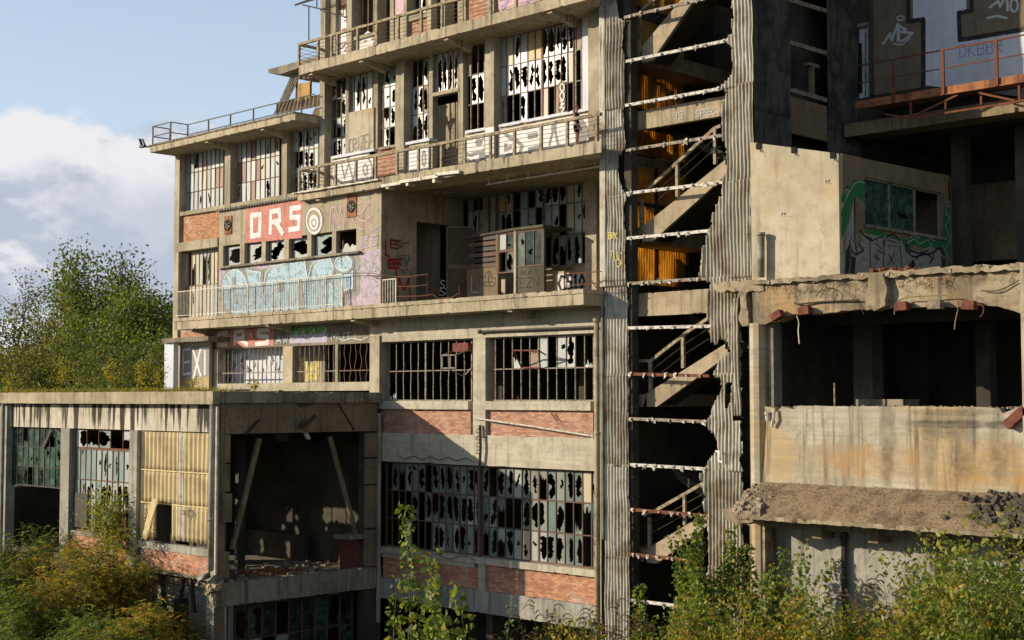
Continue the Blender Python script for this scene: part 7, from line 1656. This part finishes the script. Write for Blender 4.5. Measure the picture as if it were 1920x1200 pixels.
for i, (px_, py_, Y, nl, lb) in enumerate(((1290, 962, 37.2, 1500, 'tallest dark green sapling in front of the open stair shaft'), (1262, 1010, 37.0, 900, 'sapling left of the tallest one before the stair shaft'), (1325, 985, 37.4, 1200, 'dense sapling right of the tallest one'), (1360, 960, 38.3, 900, 'sapling reaching the broken ledge beside the torn sheets'), (1395, 1020, 37.6, 1000, 'sapling in front of the rough annex column'), (1445, 1020, 37.2, 800, 'thin sapling against the grey lower wall'), (1525, 1010, 36.4, 330, 'slender sapling with single large leaves against the grey wall'),
        (1222, 1095, 36.8, 700, 'short sapling left of the stair shaft foot'), (1345, 1060, 36.4, 1300, 'mid height sapling in the thicket before the tower'), (1405, 1085, 36.2, 1100, 'lower sapling under the annex column'), (1300, 1075, 36.2, 1200, 'leafy sapling at the bottom centre of the thicket'), (1470, 1090, 36.0, 900, 'low sapling right of the thicket before the tower'), (1255, 1120, 35.9, 800, 'lowest sapling at the left of the thicket'))):
    sapling('poplar_sapling', lb, px_, py_, Y, 120+i, int(nl*2.3), .115, PG, group=G2, n0=13 if nl > 400 else 6, width=.45)
# arching weeds with brown tassels, and mixed shrubs along the bottom right
def tassel_weed(lb, px_, py_top, Y, seed, cols, nst=16, w=1.1, group=None, nl=60):
    top = at(px_, py_top, Y=Y); t = thing('tassel_weed', lb, 'weed', (top.x, Y, 1.0), group); rg = random.Random(seed); mb = MB(); sb = MB(); P = []; D = []
    for i in range(nst):
        a = rg.uniform(0, 6.28); h = (top.z-1.0)*rg.uniform(.72, 1.0); b = Vector((top.x+rg.uniform(-w, w)*.4, Y+rg.uniform(-w, w)*.4, 1.0)); q = b.copy(); pts = [q.copy()]
        ln = Vector((math.cos(a)*w*.5, math.sin(a)*w*.5, 0))
        for k in range(1, 9): t_ = k/8; pts.append(b+ln*(t_**2)+Vector((0, 0, h*t_)))
        mb.tube(pts, .016, 4, .006)
        for k in range(nl): t_ = rg.uniform(.35, 1)*8; j = min(7, int(t_)); o = pts[j].lerp(pts[j+1], t_-j); a2 = rg.uniform(0, 6.28); P.append(tuple(o+Vector((rg.uniform(-.05, .05), rg.uniform(-.05, .05), 0)))); D.append((math.cos(a2), math.sin(a2), .35))
        for k in range(rg.choice((2, 3, 4))):           # drooping seed heads
            o = pts[8-k//2]+Vector((0, 0, -.15*k)); a2 = a+rg.uniform(-.9, .9); tp_ = [o+Vector((math.cos(a2), math.sin(a2), 0))*(.11*s)+Vector((0, 0, .10*s-.035*s*s)) for s in range(5)]; sb.tube(tp_, .022, 5, .006)
    mb.build('stem', M_STEM, t); sb.build('seed_head', M_SEED, t); leaves('foliage', P, .13, cols, t, seed, .22, .2, D=np.array(D)); return t
G3 = 'tasselled weeds along the bottom'
for i, (px_, py_, Y, cl, lb) in enumerate(((1020, 1135, 35.0, OLIVE, 'weed with dark drooping tassels left of the drainpipe foot'), (1075, 1150, 34.6, YEL+OLIVE, 'yellowish tasselled weed below the concrete beam'), (1130, 1118, 35.2, OLIVE, 'tasselled weed in front of the drainpipe foot'), (1165, 1140, 34.9, OLIVE, 'tasselled weed before the left tower sheet'), (985, 1165, 34.4, OLIVE, 'low tasselled weed at the left end of the row'), (1200, 1150, 34.7, YEL+OLIVE, 'yellow weed at the foot of the stair shaft'),
        (1560, 1100, 34.4, OLIVE, 'tasselled weed left of the first rusty pipe'), (1625, 1075, 34.4, OLIVE, 'tasselled weed in front of the first rusty pipe'), (1690, 1055, 34.8, OLIVE, 'tall weed with arching brown tassels before the grey wall'), (1650, 1120, 33.9, YEL+OLIVE, 'lower yellow tasselled weed in the middle of the grey wall'), (1735, 1095, 34.0, OLIVE, 'tasselled weed beside the second rusty pipe'))):
    tassel_weed(lb, px_, py_, Y, 200+i, cl, group=G3)
G4 = 'shrubs along the bottom right'
SHG = [(.14,.21,.035),(.17,.22,.045),(.09,.14,.03),(.24,.26,.05),(.30,.27,.05)]; SH = SHG+[(.30,.17,.03),(.36,.27,.04)]
for i, (px_, py_, Y, cl, nl, lb) in enumerate(((1790, 1085, 34.8, SHG, 5200, 'bushy green shrub before the second rusty pipe'), (1850, 1070, 34.5, SHG, 5200, 'green shrub between the second rusty pipe and the tallest shrub'), (1908, 1045, 34.2, SHG, 5200, 'tallest green shrub below the dark rubble of the ledge'), (1745, 1145, 33.4, SH+YEL, 4200, 'golden shrub low in front of the grey wall'), (1600, 1150, 33.2, SH, 4200, 'rust tinted shrub below the first rusty pipe'), (1680, 1150, 33.0, SH, 4200, 'olive shrub at the bottom below the arching weeds'), (1820, 1135, 33.0, SH, 4600, 'mixed yellow green shrub below the second rusty pipe'), (1900, 1125, 32.6, SHG, 4600, 'lowest green shrub under the dark rubble'),
        (1530, 1150, 34, SHG, 3600, 'green shrub under the slender sapling'), (1450, 1165, 34.4, SH, 3400, 'low yellowing shrub before the thicket'), (1380, 1160, 34.6, SHG, 3400, 'low olive shrub in the thicket foot'), (1310, 1165, 34.4, SH+YEL, 3400, 'low golden shrub in the thicket foot'), (1240, 1168, 34.4, SHG, 3400, 'low olive shrub left of the golden one'), (1100, 1190, 33.6, SH+YEL, 2600, 'lowest yellow shrub under the tasselled weeds'), (1965, 1060, 34.4, SHG, 4000, 'green shrub furthest right under the ledge'))):
    top = at(px_, py_, Y=Y); h = top.z-1.0
    tree('shrub', lb, 'shrub', (top.x, Y, 1.0), h*.78, .03, 300+i, int(nl*1.0), .16, cl, cloud=.5, group=G4, n0=14, levels=3, spread=.55, start=.3, trunkm=M_STEM, bn=4, asp=.5)
grass('undergrowth', lambda r: (r.uniform(-60, -12), r.uniform(24, 40), 1.0+r.rand()*.3), 26000, .8, OLIVE+GREEN, 9, 'rank grass and undergrowth covering the ground below the buildings')
